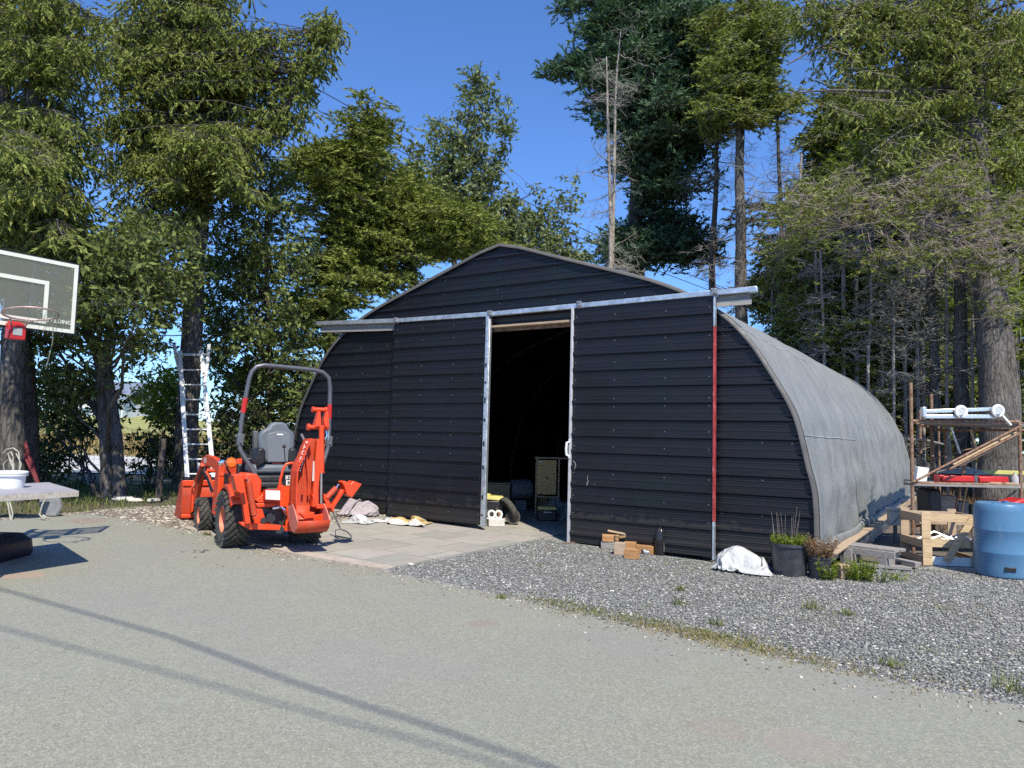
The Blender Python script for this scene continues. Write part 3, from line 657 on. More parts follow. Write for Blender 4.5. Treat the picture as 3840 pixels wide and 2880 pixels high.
# loader bucket: bent sheet, open to the front, with end plates
prof = [(2.46, .63), (2.40, .60), (2.38, .40), (2.40, .18), (2.47, .06), (2.58, .02), (2.98, .015)]
mb = MB(); mb.grid([[(x, y, z) for y in (-.62, .62)] for x, z in prof]); bk = mb.build('loader_bucket', M_ORANGEWORN, tractor, smooth=25, solid=.012)
for s in (1, -1):
    mb = MB(); mb.plate([(x, s*.625, z) for x, z in prof]+[(2.92, s*.625, .12), (2.60, s*.625, .60)], (0, -s*.012, 0)); mb.build('end_plate', M_ORANGEWORN, bk, smooth=0)
mb = MB(); mb.b2((2.365, -.62, .56), (2.40, .62, .64)); mb.b2((2.36, -.62, .10), (2.395, .62, .15)); mb.build('stiffener', M_ORANGE, bk, bevel=.006)
for s in (1, -1):
    mb = MB(); mb.plate([(2.25, s*.42, .2), (2.40, s*.42, .14), (2.40, s*.42, .58), (2.30, s*.42, .52)], (0, s*.015, 0)); mb.plate([(2.25, s*.49, .2), (2.40, s*.49, .14), (2.40, s*.49, .58), (2.30, s*.49, .52)], (0, s*.015, 0)); mb.build('bucket_ear', M_ORANGE, bk)
# ---- backhoe
mb = MB()
mb.plate([Q(165, 1105, -.40), Q(215, 1085, -.40), Q(300, 1000, -.40), Q(430, 1000, -.40), Q(450, 945, -.40), Q(565, 945, -.40), Q(575, 1150, -.40), Q(205, 1140, -.40)], (.10, 0, 0))
mb.build('backhoe_frame', M_ORANGE, tractor, bevel=.006)
mb = MB()
mb.plate([Q(175, 1150, -.42), Q(540, 1140, -.42), Q(540, 1190, -.42), Q(190, 1190, -.42)], (.25, 0, 0))
mb.plate([Q(190, 1180, -.40), Q(240, 1180, -.40), Q(275, 1300, -.40), Q(320, 1420, -.40), Q(130, 1420, -.40)], (.08, 0, 0))
mb.plate([Q(520, 1180, -.44), Q(600, 1180, -.44), Q(600, 1460, -.44), Q(500, 1460, -.44)], (.10, 0, 0))
mb.plate([Q(10, 1360, -.50), Q(500, 1400, -.50), Q(500, 1450, -.50), Q(110, 1440, -.50), Q(10, 1390, -.50)], (.14, 0, 0))
mb.build('backhoe_frame', M_ORANGE, tractor, bevel=.006)
mb = MB(); mb.plate([Q(260, 1180, -.25), Q(540, 1180, -.25), Q(540, 1420, -.25), Q(260, 1420, -.25)], (.03, 0, 0)); mb.build('valve_housing', simple('dark_grey_iron', (.03, .03, .032), .6), tractor)  # plain dark grey plate behind the hoses
mb = MB()
for a, b, c_, d in (((330, 1210), (420, 1180), (500, 1250), (470, 1380)), ((350, 1190), (460, 1200), (520, 1300), (430, 1390)), ((300, 1350), (400, 1400), (470, 1380), (520, 1290))):
    mb.tube([Q(*a, -.36), Q(*b, -.44), Q(*c_, -.45), Q(*d, -.40)], .011, 6)
hh = mb.build('hydraulic_hose', M_HOSE, tractor, smooth=60)
mb = MB()
for i in range(4): mb.tube([Q(455+i*12, 1185+i*6, -.46), Q(480+i*10, 1215+i*8, -.475), Q(500+i*8, 1260+i*10, -.46)], .008, 6)
mb.cyl(Q(360, 1205, -.45), Q(430, 1195, -.45), .014, 8); mb.build('steel_line', M_CHROME, tractor)
mb = MB(); mb.cyl(Q(340, 1310, -.40), Q(345, 1305, -.30), .055, 16); mb.cyl(Q(260, 1340, -.46), Q(262, 1338, -.3), .035, 12); mb.cyl(Q(440, 1440, -.50), Q(442, 1438, -.38), .05, 12); mb.build('pump', M_BLACK, tractor)
# white decal with a border on the frame, model sign beside it
mb = MB(); mb.plate([Q(285, 1003, -.503), Q(445, 1008, -.503), Q(445, 1112, -.503), Q(285, 1104, -.503)], (.004, 0, 0)); dc = mb.build('decal_plate', M_WHITEMARK, tractor, smooth=0)
mb = MB(); mb.plate([Q(280, 1000, -.499), Q(450, 1004, -.499), Q(450, 1118, -.499), Q(280, 1108, -.499)], (.09, 0, 0)); mb.build('decal_backing', M_ORANGE, tractor, smooth=0)
RB = axes((0, -1, 0), (0, 0, 1))
mb = MB(); mb.plate([Q(500, 830, -.40), Q(600, 830, -.40), Q(600, 955, -.40), Q(480, 955, -.40)], (.05, 0, 0)); sg = mb.build('sign_panel', M_BLACK, tractor, smooth=0)
text_mesh('letters', 'BT6', .062, M_WHITEMARK, sg, Q(553, 862, -.405), RB, bold=.0015)
mb = MB(); mb.plate([Q(512, 890, -.404), Q(580, 890, -.404), Q(580, 948, -.404), Q(512, 948, -.404)], (.003, 0, 0)); mb.build('white_square', M_WHITEMARK, sg, smooth=0)
text_mesh('letters', '32', .045, M_BLACK, sg, Q(548, 920, -.406), RB, bold=.002)
# grab handle
mb = MB(); mb.tube([Q(440, 1000, -.40), Q(450, 880, -.40), Q(480, 770, -.40), Q(510, 715, -.40), Q(550, 703, -.40), Q(620, 703, -.40)], .016, 10); mb.build('grab_handle', M_ORANGE, tractor)
# control levers
for a, b, r_ in (((503, 720), (490, 515), .006), ((715, 450), (680, 380), .017)):
    mb = MB(); mb.cyl(Q(*a, -.25), Q(*b, -.25), r_, 8); lv = mb.build('control_lever', M_BLACK if r_ < .01 else simple('grey_grip', (.22, .20, .22), .6), tractor)
    if r_ < .01: mb = MB(); p = Q(490, 515, -.25); mb.lathe([(.001, -.024), (.018, -.016), (.024, 0), (.018, .016), (.001, .024)], 12, p); mb.build('knob', M_BLACK, lv)
# boom
mb = MB()
outer = [(742, 425), (700, 520), (655, 640), (612, 715), (588, 790), (578, 1000), (574, 1200), (560, 1440)]
inner = [(800, 1200), (785, 1050), (795, 860), (812, 700), (835, 560), (850, 430)]
A = [Q(*p, -.58) for p in outer]; B = [Q(*p, -.58) for p in inner[::-1]]
mb.plate([Q(*p, -.60) for p in outer+inner], (.10, 0, 0)); boom = mb.build('boom', M_ORANGEWORN, tractor, smooth=20, bevel=.004)
mb = MB()
for i in range(len(outer)-1):
    p, q = Q(*outer[i], -.58), Q(*outer[i+1], -.58)
    mb.plate([p, q, (q[0]-.16, q[1], q[2]), (p[0]-.16, p[1], p[2])], (0, -.014, 0))
mb.build('boom_side_plate', M_ORANGE, boom, smooth=30)
a = np.array(Q(640, 760, -.58)); b_ = np.array(Q(738, 470, -.58)); dd = (b_-a)
text_mesh('letters', 'KUBOTA', .085, M_WHITEMARK, boom, tuple((a+b_)/2+np.array([-.10, .012, 0])), axes((0, dd[1], dd[2]), (0, dd[2], -dd[1])), spacing=1.15)
mb = MB(); mb.tube([Q(720, 560, -.66), Q(700, 900, -.66), Q(690, 1050, -.66)], .012, 6); mb.tube([Q(735, 545, -.66), Q(760, 900, -.66), Q(755, 1060, -.66)], .011, 6); mb.build('hydraulic_hose', M_ORANGEWORN, boom)
# dipper arm and its top clevis
mb = MB(); mb.plate([Q(845, 430, -.66), Q(865, 440, -.66), Q(862, 820, -.66), Q(845, 1000, -.66), Q(850, 1180, -.66), Q(775, 1180, -.66), Q(790, 960, -.66), Q(810, 700, -.66), Q(832, 450, -.66)], (-.09, 0, 0)); dip = mb.build('dipper_arm', M_ORANGE, tractor, smooth=20, bevel=.006)
for o_ in ([(838, 130), (868, 130), (880, 290), (810, 300), (805, 270), (830, 190)], [(930, 130), (955, 130), (962, 210), (966, 300), (915, 300), (905, 215)]):
    mb = MB(); mb.plate([Q(*p, -.62) for p in o_], (-.09, 0, 0)); mb.build('clevis_plate', M_ORANGE, dip, bevel=.004)
mb = MB(); mb.cyl(Q(815, 105, -.67), Q(955, 110, -.67), .026, 14); mb.cyl(Q(800, 104, -.67), Q(818, 105, -.67), .034, 12); mb.cyl(Q(942, 108, -.67), Q(962, 110, -.67), .034, 12)
mb.cyl(Q(758, 300, -.67), Q(970, 308, -.67), .026, 14); mb.cyl(Q(745, 300, -.67), Q(775, 301, -.67), .040, 12); mb.cyl(Q(955, 306, -.67), Q(978, 308, -.67), .036, 12); mb.build('pivot_pin', M_ORANGE, dip)
mb = MB(); mb.cyl(Q(908, 285, -.72), Q(905, 490, -.72), .031, 16); mb.cyl(Q(905, 490, -.72), Q(902, 805, -.72), .036, 16); mb.cyl(Q(902, 795, -.72), Q(902, 812, -.72), .040, 16); mb.build('dipper_cylinder', M_ORANGE, dip, bevel=.003)
mb = MB(); mb.cyl(Q(902, 810, -.72), Q(900, 1150, -.72), .018, 14); mb.build('rod', M_CHROME, dip)
mb = MB(); mb.plate([Q(812, 680, -.76), Q(828, 680, -.76), Q(826, 900, -.76), Q(800, 900, -.76)], (.003, 0, 0)); mb.build('decal', M_WHITEMARK if False else MATS['pale_decal'], dip, smooth=0)
mb = MB(); mb.tube([Q(958, 340, -.66), Q(965, 400, -.68), Q(950, 440, -.67), Q(940, 520, -.66)], .008, 6); mb.tube([Q(975, 315, -.66), Q(985, 420, -.66), Q(978, 440, -.66)], .005, 6); mb.build('hose_fitting', M_CHROME, dip)
# lower linkage
mb = MB()
mb.plate([Q(765, 1045, -.64), Q(800, 1060, -.64), Q(840, 1150, -.64), Q(985, 1150, -.64), Q(1000, 1190, -.64), Q(820, 1200, -.64), Q(790, 1130, -.64)], (-.12, 0, 0))
mb.plate([Q(925, 1040, -.62), Q(950, 1050, -.62), Q(1010, 1170, -.62), Q(965, 1190, -.62), Q(920, 1090, -.62)], (-.03, 0, 0))
mb.cyl(Q(930, 1215, -.66), Q(990, 1235, -.66), .055, 14); mb.build('bucket_linkage', M_ORANGE, tractor, bevel=.006)
# digging bucket: curled shell between two cheeks
sec = [(.00, .30), (.02, .20), (.08, .09), (.17, .03), (.26, .02), (.33, .07), (.37, .16)]
ya, yb = Q(600, 1300, -.8)[1], Q(950, 1300, -.8)[1]; z0 = .22
mb = MB(); mb.grid([[(-.60-x, ya, z0+z), (-.60-x, yb, z0+z)] for x, z in sec]); bb = mb.build('digging_bucket', M_ORANGEWORN, tractor, smooth=40, solid=.012)
for yy in (ya, yb):
    mb = MB(); mb.plate([(-.60-x, yy, z0+z) for x, z in sec]+[(-.86, yy, z0+.26), (-.74, yy, z0+.33)], (0, .012, 0)); mb.build('cheek_plate', simple('scratched_pink_orange', (.62, .20, .15), .55, .1, .2, 8), bb, smooth=0)
mb = MB(); mb.plate([Q(640, 1250, -.72), Q(800, 1240, -.72), Q(790, 1300, -.72), Q(690, 1310, -.72)], (-.10, 0, 0)); mb.plate([Q(720, 1300, -.74), Q(940, 1260, -.74), Q(930, 1400, -.74), Q(760, 1420, -.74)], (.03, 0, 0)); mb.build('bucket_rib', M_ORANGE, bb, bevel=.005)
# stabilizers folded up on both sides
def stab(outl_arm, cylp, rodp, foot, x, dx):
    mb = MB(); mb.plate([Q(*p, x) for p in outl_arm], (dx, 0, 0)); s_ = mb.build('stabilizer_leg', M_ORANGE, tractor, bevel=.006)
    mb = MB(); mb.cyl(Q(*cylp[0], x-.05), Q(*cylp[1], x-.05), .034, 14); mb.build('stabilizer_cylinder', M_ORANGEWORN, s_, bevel=.003)
    mb = MB(); mb.cyl(Q(*rodp[0], x-.05), Q(*rodp[1], x-.05), .013, 10); mb.build('rod', M_CHROME, s_)
    mb = MB(); mb.plate([Q(*p, x+.06) for p in foot], (-.17, 0, 0)); mb.build('stabilizer_foot', M_ORANGE, s_, bevel=.006)
    return s_
stab([(985, 1190), (1110, 985), (1150, 1000), (1035, 1180), (1010, 1250)], ((960, 1090), (1070, 975)), ((1070, 975), (1095, 935)), [(1085, 905), (1115, 890), (1175, 925), (1210, 890), (1298, 925), (1190, 1075), (1130, 1040), (1110, 960)], -.58, -.07)
s_ = stab([(-5, 900), (62, 880), (122, 1370), (60, 1380), (40, 1200)], ((92, 905), (160, 1280)), ((88, 905), (84, 870)), [(-110, 830), (-60, 815), (0, 860), (30, 1010), (-20, 1030), (-75, 1000)], -.55, .10)
mb = MB(); mb.plate([Q(-10, 830, -.52), Q(60, 825, -.52), Q(110, 850, -.52), Q(150, 900, -.52), Q(150, 960, -.52), Q(10, 900, -.52)], (.06, 0, 0)); mb.cyl(Q(70, 865, -.6), Q(70, 865, -.5), .022, 10); mb.cyl(Q(170, 1290, -.62), Q(172, 1290, -.5), .03, 10); mb.build('stabilizer_bracket', M_ORANGE, s_, bevel=.006)
# ================================================================ TREES
DS = 3840/2212                                     # the regions below are noted in a 2212-wide frame
def dat(x, y, Y): return at(x*DS, y*DS, Y)
def leafmat(name, a, b, c, trans=.22, rough=.55, scale=1.3):
    k = Mat(name, b, rough, 0, .12)
    n1 = k.noise(scale, 4, .6); n2 = k.noise(scale*14, 3, .6)
    cc = k.mix(k.ramp(n1, [(.35, a), (.5, b), (.68, c)]), k.ramp(n2, [(.3, a), (.7, c)]), .35)
    gi = k.n('ShaderNodeNewGeometry'); cc = k.mix(cc, k.ramp(gi.outputs['Random Per Island'], [(0, a), (.5, b), (.85, c), (1, tuple(min(1, q*1.25) for q in c))]), .5); k.col(cc)
    tr = k.n('ShaderNodeBsdfTranslucent'); mx = k.n('ShaderNodeMixShader'); mx.inputs[0].default_value = trans
    tcol = k.mix(cc, (1.0, 1.15, .35), 1.0, 'MULTIPLY'); k.l(tcol, tr.inputs[0])
    out = k.t.nodes['Material Output']; k.l(k.b.outputs[0], mx.inputs[1]); k.l(tr.outputs[0], mx.inputs[2]); k.l(mx.outputs[0], out.inputs[0])
    return k.m
L_OLIVE = leafmat('olive_needles', (.085, .108, .020), (.19, .222, .050), (.33, .36, .10))
L_SPRUCE = leafmat('blue_green_needles', (.030, .062, .036), (.075, .135, .078), (.17, .26, .15), .2)
L_FIR = leafmat('yellow_green_needles', (.085, .112, .020), (.195, .228, .050), (.34, .37, .10))
L_DARKFIR = leafmat('dark_green_needles', (.055, .075, .016), (.13, .155, .036), (.26, .28, .07), .25)
L_BROAD = leafmat('broad_leaves', (.050, .075, .020), (.12, .16, .042), (.26, .30, .10), .25, .62)
L_SHADE = leafmat('shade_tinted_shrub_leaves', (.022, .038, .012), (.045, .068, .02), (.11, .14, .045), .15)  # shade under the trees is put into this darker leaf colour
L_PALE = leafmat('pale_leaves', (.09, .125, .05), (.17, .215, .085), (.29, .32, .16), .3, .62)
L_LIME = leafmat('lime_leaves', (.10, .14, .02), (.17, .22, .03), (.26, .30, .05), .45, .45)
def barkmat(name, a, b, c, sc=1.0):
    k = Mat(name, b, .9, 0, .2); v = k.tc((7*sc, 7*sc, 1.6*sc))
    n = k.noise(2.4, 7, .7, v, .6); k.col(k.mix(k.ramp(n, [(.3, a), (.52, b), (.72, c)]), k.ramp(k.noise(.8, 5), [(.4, a), (.65, c)]), .35))
    crk = k.vor(2.6, k.tc((6*sc, 6*sc, 1.1*sc)), 'Distance', 'DISTANCE_TO_EDGE'); f = k.ramp(crk, [(.0, .75), (.12, 0.)])
    base = k.b.inputs['Base Color'].links[0].from_socket; k.col(k.mix(base, tuple(q*.45 for q in a), f)); k.bump(n, .9, .04); k.bump(crk, .8, .03); return k.m
B_GREY = barkmat('grey_bark', (.06, .052, .045), (.14, .125, .112), (.29, .27, .245))
B_BROWN = barkmat('brown_bark', (.05, .038, .03), (.12, .095, .08), (.24, .20, .17))
B_PALE = barkmat('pale_dead_wood', (.25, .20, .165), (.42, .37, .33), (.62, .59, .55))
B_TWIG = simple('dead_twigs', (.40, .33, .28), .9, 0, .35, 3)
B_TWIGG = simple('grey_twigs', (.36, .34, .30), .9, 0, .3, 3)

def prisms(A, B, ra, rb):                          # three-sided tapered sticks, vectorised
    A = np.asarray(A); B = np.asarray(B); n = len(A)
    if n == 0: return np.zeros((0, 3)), np.zeros((0, 4), int)
    d = B-A; d /= np.linalg.norm(d, axis=1)[:, None]+1e-9
    h = np.where(np.abs(d[:, 2:3]) < .9, np.array([[0, 0, 1.]]), np.array([[1., 0, 0]]))
    x = np.cross(h, d); x /= np.linalg.norm(x, axis=1)[:, None]+1e-9; y = np.cross(d, x)
    V = np.empty((n, 6, 3)); ra = np.broadcast_to(np.asarray(ra, float), (n,))[:, None]; rb = np.broadcast_to(np.asarray(rb, float), (n,))[:, None]
    for k_ in range(3):
        a = 2.094*k_; o = math.cos(a)*x+math.sin(a)*y
        V[:, k_] = A+o*ra; V[:, 3+k_] = B+o*rb
    base = (np.arange(n)*6)[:, None, None]
    Fq = np.array([[0, 1, 4, 3], [1, 2, 5, 4], [2, 0, 3, 5]])[None]+base
    return V.reshape(-1, 3), Fq.reshape(-1, 4)
def unit(v): return v/(np.linalg.norm(v, axis=-1, keepdims=True)+1e-9)
FDENS = 1.45; BD = .90
class Tree:
    def __init__(s, base):
        s.base = np.array(base, float); s.mb = MB(); s.tA = []; s.tB = []; s.tr = []; s.L = []; s.nodes = []
    def trunk(s, pts, r0, r1, n=12, wob=.0, seg=6):
        pts = [np.array(p, float) for p in pts]; out = []
        for i in range(len(pts)-1):
            p0, p1, p2, p3 = pts[max(i-1, 0)], pts[i], pts[i+1], pts[min(i+2, len(pts)-1)]
            for j in range(seg):
                t = j/seg; out.append(.5*((2*p1)+(-p0+p2)*t+(2*p0-5*p1+4*p2-p3)*t*t+(-p0+3*p1-3*p2+p3)*t**3))
        out.append(pts[-1]); m = len(out)
        rs = [r0+(r1-r0)*i/(m-1) for i in range(m)]
        rs = [r*(1+random.uniform(-.06, .06)) for r in rs]
        if wob: out = [p+np.array([random.gauss(0, wob), random.gauss(0, wob), 0])*(1 if 0 < i < m-1 else 0) for i, p in enumerate(out)]
        s.mb.tube([p-s.base for p in out], rs, n)
        s.nodes += [(p, r) for p, r in zip(out, rs)]
        return out
    def limb(s, p, q, r, sag=.0, up=0, rt=.008, node=True, seg=7, wob=.03):
        p = np.array(p, float); q = np.array(q, float); L = np.linalg.norm(q-p); pts = []
        for i in range(seg+1):
            t = i/seg; z = -sag*L*4*t*(1-t)+up*L*(t*t-t)
            pts.append(p+(q-p)*t+np.array([0, 0, z])+RNG.normal(0, wob*L*.35, 3)*(0 < i < seg)*np.array([1, 1, .6]))
        rs = [r*(1-t)+rt*t for t in np.linspace(0, 1, seg+1)]
        s.mb.tube([x-s.base for x in pts], rs, 5, cap=False)
        if node: s.nodes += [(x, y) for x, y in zip(pts[1:], rs[1:])]
        return pts
    def stick(s, A, B, r): s.tA.append(np.atleast_2d(A)); s.tB.append(np.atleast_2d(B)); s.tr.append(np.broadcast_to(np.asarray(r, float), (len(np.atleast_2d(A)),)))
    def nearest(s, P, below=0.0):
        N = np.array([n[0] for n in s.nodes]); out = np.empty_like(P)
        for i, p in enumerate(P):
            d = np.linalg.norm((N-p)*np.array([1, 1, 1.3]), axis=1)
            out[i] = N[d.argmin()]
        return out
    def foliage(s, C, style, n, size=1.0, rad=.3):
        """C: cluster centres; n: shoots per cluster"""
        m = len(C); n = int(round(n*(FDENS if rad > .15 else 1)))
        if m == 0: return
        S0 = np.repeat(C, n, 0)+RNG.normal(0, 1, (m*n, 3))*rad*np.array([.6, .6, .42])
        k_ = m*n; az = RNG.uniform(0, 2*math.pi, k_); out = np.stack([np.cos(az), np.sin(az), np.zeros(k_)], 1)
        if style == 'droop':
            D = unit(out*.75+np.array([0, 0, -.8])+RNG.normal(0, .22, (k_, 3))); Ls = RNG.uniform(.08, .34, k_)*size; st = .0155*size; hl, hw, sp = .050*size, .013*size, .42
        elif style == 'bough':
            D = unit(out+np.array([0, 0, -.15])+RNG.normal(0, .25, (k_, 3))); Ls = RNG.uniform(.15, .45, k_)*size; st = .0145*size; hl, hw, sp = .052*size, .013*size, .65
        elif style == 'tuft':
            D = unit(out*.9+np.array([0, 0, .25])+RNG.normal(0, .35, (k_, 3))); Ls = RNG.uniform(.12, .38, k_)*size; st = .0145*size; hl, hw, sp = .052*size, .013*size, .62
        else:
            D = unit(out+np.array([0, 0, .1])+RNG.normal(0, .5, (k_, 3))); Ls = RNG.uniform(.10, .35, k_)*size; st = .06*size; hl, hw, sp = .060*size, .026*size, 1.0
        A = S0; B = S0+D*Ls[:, None]; s.stick(A, B, .004*size)
        # leaves along each shoot
        per = np.maximum(2, (Ls/st).astype(int)); idx = np.repeat(np.arange(k_), per)
        t = RNG.uniform(0, 1, len(idx)); P = A[idx]+D[idx]*(t*Ls[idx])[:, None]
        side = unit(RNG.normal(0, 1, (len(idx), 3)))
        if style == 'leaf':
            Yd = unit(D[idx]*.5+side*.9+np.array([0, 0, -.35])); 
        else: Yd = unit(D[idx]+side*sp)
        N_ = unit(RNG.normal(0, 1, (len(idx), 3))+np.array([0, -.3, .6])); X_ = unit(np.cross(Yd, N_))
        g = RNG.uniform(.65, 1.3, len(idx))[:, None]
        s.L.append((P+Yd*hl*.8, X_*hw*g, Yd*hl*g))
    def twigs(s, C, n, L=.5, r=.004, down=.2, curl=.5, sub=3):
        m = len(C); k_ = m*n; P = np.repeat(C, n, 0)+RNG.normal(0, .1, (m*n, 3))
        az = RNG.uniform(0, 2*math.pi, k_); D = unit(np.stack([np.cos(az), np.sin(az), RNG.normal(-down, .4, k_)], 1)); Ls = RNG.uniform(.4, 1.2, k_)*L/4
        for i in range(4):
            Q_ = P+D*Ls[:, None]; s.stick(P, Q_, r*(1-.18*i))
            for _ in range(sub if i else 1):
                SD = unit(D+RNG.normal(0, .7, (k_, 3))); s.stick(P+(Q_-P)*RNG.uniform(0, 1, (k_, 1)), Q_+SD*Ls[:, None]*RNG.uniform(.5, 1.2, (k_, 1)), r*.6)
            P = Q_; D = unit(D+RNG.normal(0, curl*.4, (k_, 3)))
    def finish(s, name, label, leaf, bark, cat='tree', group=None, twigmat=None, rootname='trunk'):
        e = empty(name, s.base, label, cat, group=group)
        if s.mb.k: s.mb.build(rootname, bark, e, smooth=60, recalc=False)
        if s.tA:
            A = np.vstack(s.tA)-s.base; B = np.vstack(s.tB)-s.base; r = np.concatenate(s.tr)
            V, Fq = prisms(A, B, r, r*.6); fastmesh('twigs', V, len(Fq), 4, twigmat or bark, e, Fq)
        if s.L:
            ls = s.L; C = np.vstack([a[0] for a in ls])-s.base; X = np.vstack([a[1] for a in ls]); Y = np.vstack([a[2] for a in ls])
            quads('crown', C, X, Y, leaf, e)
        return e
def blob(x, y, rx, ry, n, Y, dY=1.0):              # n cluster centres in an ellipsoid seen at that spot
    a = RNG.uniform(0, 2*math.pi, n); r = np.sqrt(RNG.uniform(0, 1, n))*1.0
    return np.array([dat(x+rx*r[i]*math.cos(a[i]), y+ry*r[i]*math.sin(a[i]), Y+RNG.normal(0, dY)) for i in range(n)])
def grow(tr, C, kind, limbs=.15, size=1.0):        # limbs from the nearest trunk height out to some clusters, twigs for the rest
    N = np.array([n[0] for n in tr.nodes]); RR = np.array([n[1] for n in tr.nodes]); T0 = len(N)
    pick = RNG.permutation(len(C))[:max(1, int(len(C)*limbs))]
    for i in pick:
        q = C[i]; h = np.linalg.norm(N[:, :2]-q[:2], axis=1)
        want = q[2]+(h*.12 if kind == 'con' else -h*.75)
        j = np.abs(N[:, 2]-want).argmin(); d = np.linalg.norm(N[j]-q)
        if d > 7: j = np.linalg.norm(N-q, axis=1).argmin(); d = np.linalg.norm(N[j]-q)
        tr.limb(N[j], q, min(RR[j]*.5, .012*size+.010*d), sag=.04 if kind == 'con' else -.03, wob=.05, rt=.006*size)
    near = tr.nearest(C); tr.stick(near, C, .006*size)
def boughs(tr, C, style, size=1.0, per=2, keep=.34, wide=.34, dens=1.0, tipw=.10, rise=.10, start=.30):
    # layered limbs: each carries flat side sprays, so gaps of sky and shade stay between them
    C = C[RNG.permutation(len(C))[:max(3, int(len(C)*keep))]]
    N = np.array([n[0] for n in tr.nodes]); RR = np.array([n[1] for n in tr.nodes]); PTS = []; SA = []; SB = []
    for c in C:
        h = np.linalg.norm(N[:, :2]-c[:2], axis=1); j = np.abs(N[:, 2]-(c[2]+h*rise)).argmin(); p0 = N[j]; d = np.linalg.norm(c-p0)
        if d > 4.5: j = np.linalg.norm(N-c, axis=1).argmin(); p0 = N[j]; d = np.linalg.norm(c-p0)
        if d < .45: c = p0+unit(np.array([RNG.normal(), RNG.normal(), RNG.normal()*.15]))*(.45+.4*RNG.random())*size; d = np.linalg.norm(c-p0)
        lp = tr.limb(p0, c, min(RR[j]*.45, .010*size+.008*d), sag=-.05, wob=.05, rt=.005*size, seg=6)
        L = np.array(lp); m_ = max(4, int(d*(1-start)/(.085*size)*dens*BD)); tt = np.linspace(start if d > 1.0 else .1, 1.05, m_); seg = np.clip((tt*6).astype(int), 0, 5); P = L[seg]+(L[seg+1]-L[seg])*(tt*6-seg)[:, None]
        ax = unit(L[-1]-L[0]); sd = unit(np.cross(ax, np.array([0, 0, 1.]))+1e-6)
        for s_ in (-1, 1):
            w = (wide*size*np.clip(1.15-tt, .12, 1)*np.minimum(1, (tt-tt[0])*5+.3)+tipw*size)*RNG.uniform(.6, 1.25, m_)
            E = P+(sd*s_*.9+ax*.55)[None]*w[:, None]+np.array([0, 0, -1.])[None]*(w*RNG.uniform(.0, .45, m_))[:, None]
            SA.append(P); SB.append(E); q = 2
            for f in np.linspace(.15, 1, q): PTS.append(P+(E-P)*f)
    A = np.vstack(SA); B = np.vstack(SB); tr.stick(A, B, .0045*size)
    PTS = np.vstack(PTS); tr.foliage(PTS, style, per, size, .06*size)
def G3(x, y, Y, dz=-.15): p = dat(x, y, Y); return np.array([p[0], p[1], G(p[0], p[1])+dz])
SP_L = 'spruces along the left side'
# T1: two spruces at the far left
def t1():
    Y = 12.2; t = Tree(G3(30, 1050, Y))
    tk = t.trunk([t.base, dat(27, 800, Y), dat(45, 560, Y), dat(62, 420, Y), dat(70, 300, Y), dat(74, 180, Y+.2), dat(84, 0, Y+.3), dat(90, -260, Y+.5)], .20, .07)
    C = np.vstack([blob(60, 60, 120, 120, 95, Y, .9), blob(40, 330, 110, 90, 110, Y, .9), blob(150, 200, 90, 120, 60, Y+.4, .7), blob(60, -120, 160, 100, 60, Y, 1), blob(110, 470, 100, 70, 70, Y, .8), blob(170, 330, 70, 90, 40, Y, .8), blob(190, 80, 60, 80, 34, Y, .8), blob(20, 520, 50, 60, 30, Y, .5), blob(40, 430, 90, 50, 40, Y-1.6, .5), blob(60, 340, 90, 50, 40, Y-2.0, .5), blob(30, 520, 60, 40, 24, Y-1.2, .4)])
    boughs(t, C, 'droop', 1.0, 1, .62, wide=.30, dens=.62, rise=.25)
    t.limb(dat(70, 340, Y), dat(215, 310, Y-.3), .035); t.limb(dat(62, 360, Y), dat(260, 330, Y), .04)
    for _ in range(26):
        p = t.nodes[RNG.integers(6, 24)][0]; q = p+np.array([RNG.normal(0, .5), RNG.normal(0, .4), RNG.normal(-.05, .15)]); t.limb(p, q, .012, rt=.003, node=False)
    t.finish('spruce_tree', 'mossy grey spruce behind the basketball hoop, drooping crown above the backboard', L_OLIVE, B_GREY, group=SP_L)
    t = Tree(G3(66, 1050, 12.9)); Y = 12.9
    t.trunk([t.base, dat(55, 800, Y), dat(22, 560, Y), dat(12, 300, Y), dat(8, -150, Y)], .17, .08)
    C = np.vstack([blob(5, 200, 90, 160, 60, Y, .7), blob(30, 600, 80, 70, 40, Y, .7)]); boughs(t, C, 'droop', 1.0, 1, .62, wide=.30, dens=.62, rise=.25)
    t.finish('spruce_tree', 'leaning smooth spruce trunk right of the hoop pole, red poles propped on it', L_OLIVE, B_BROWN, group=SP_L)
t1()
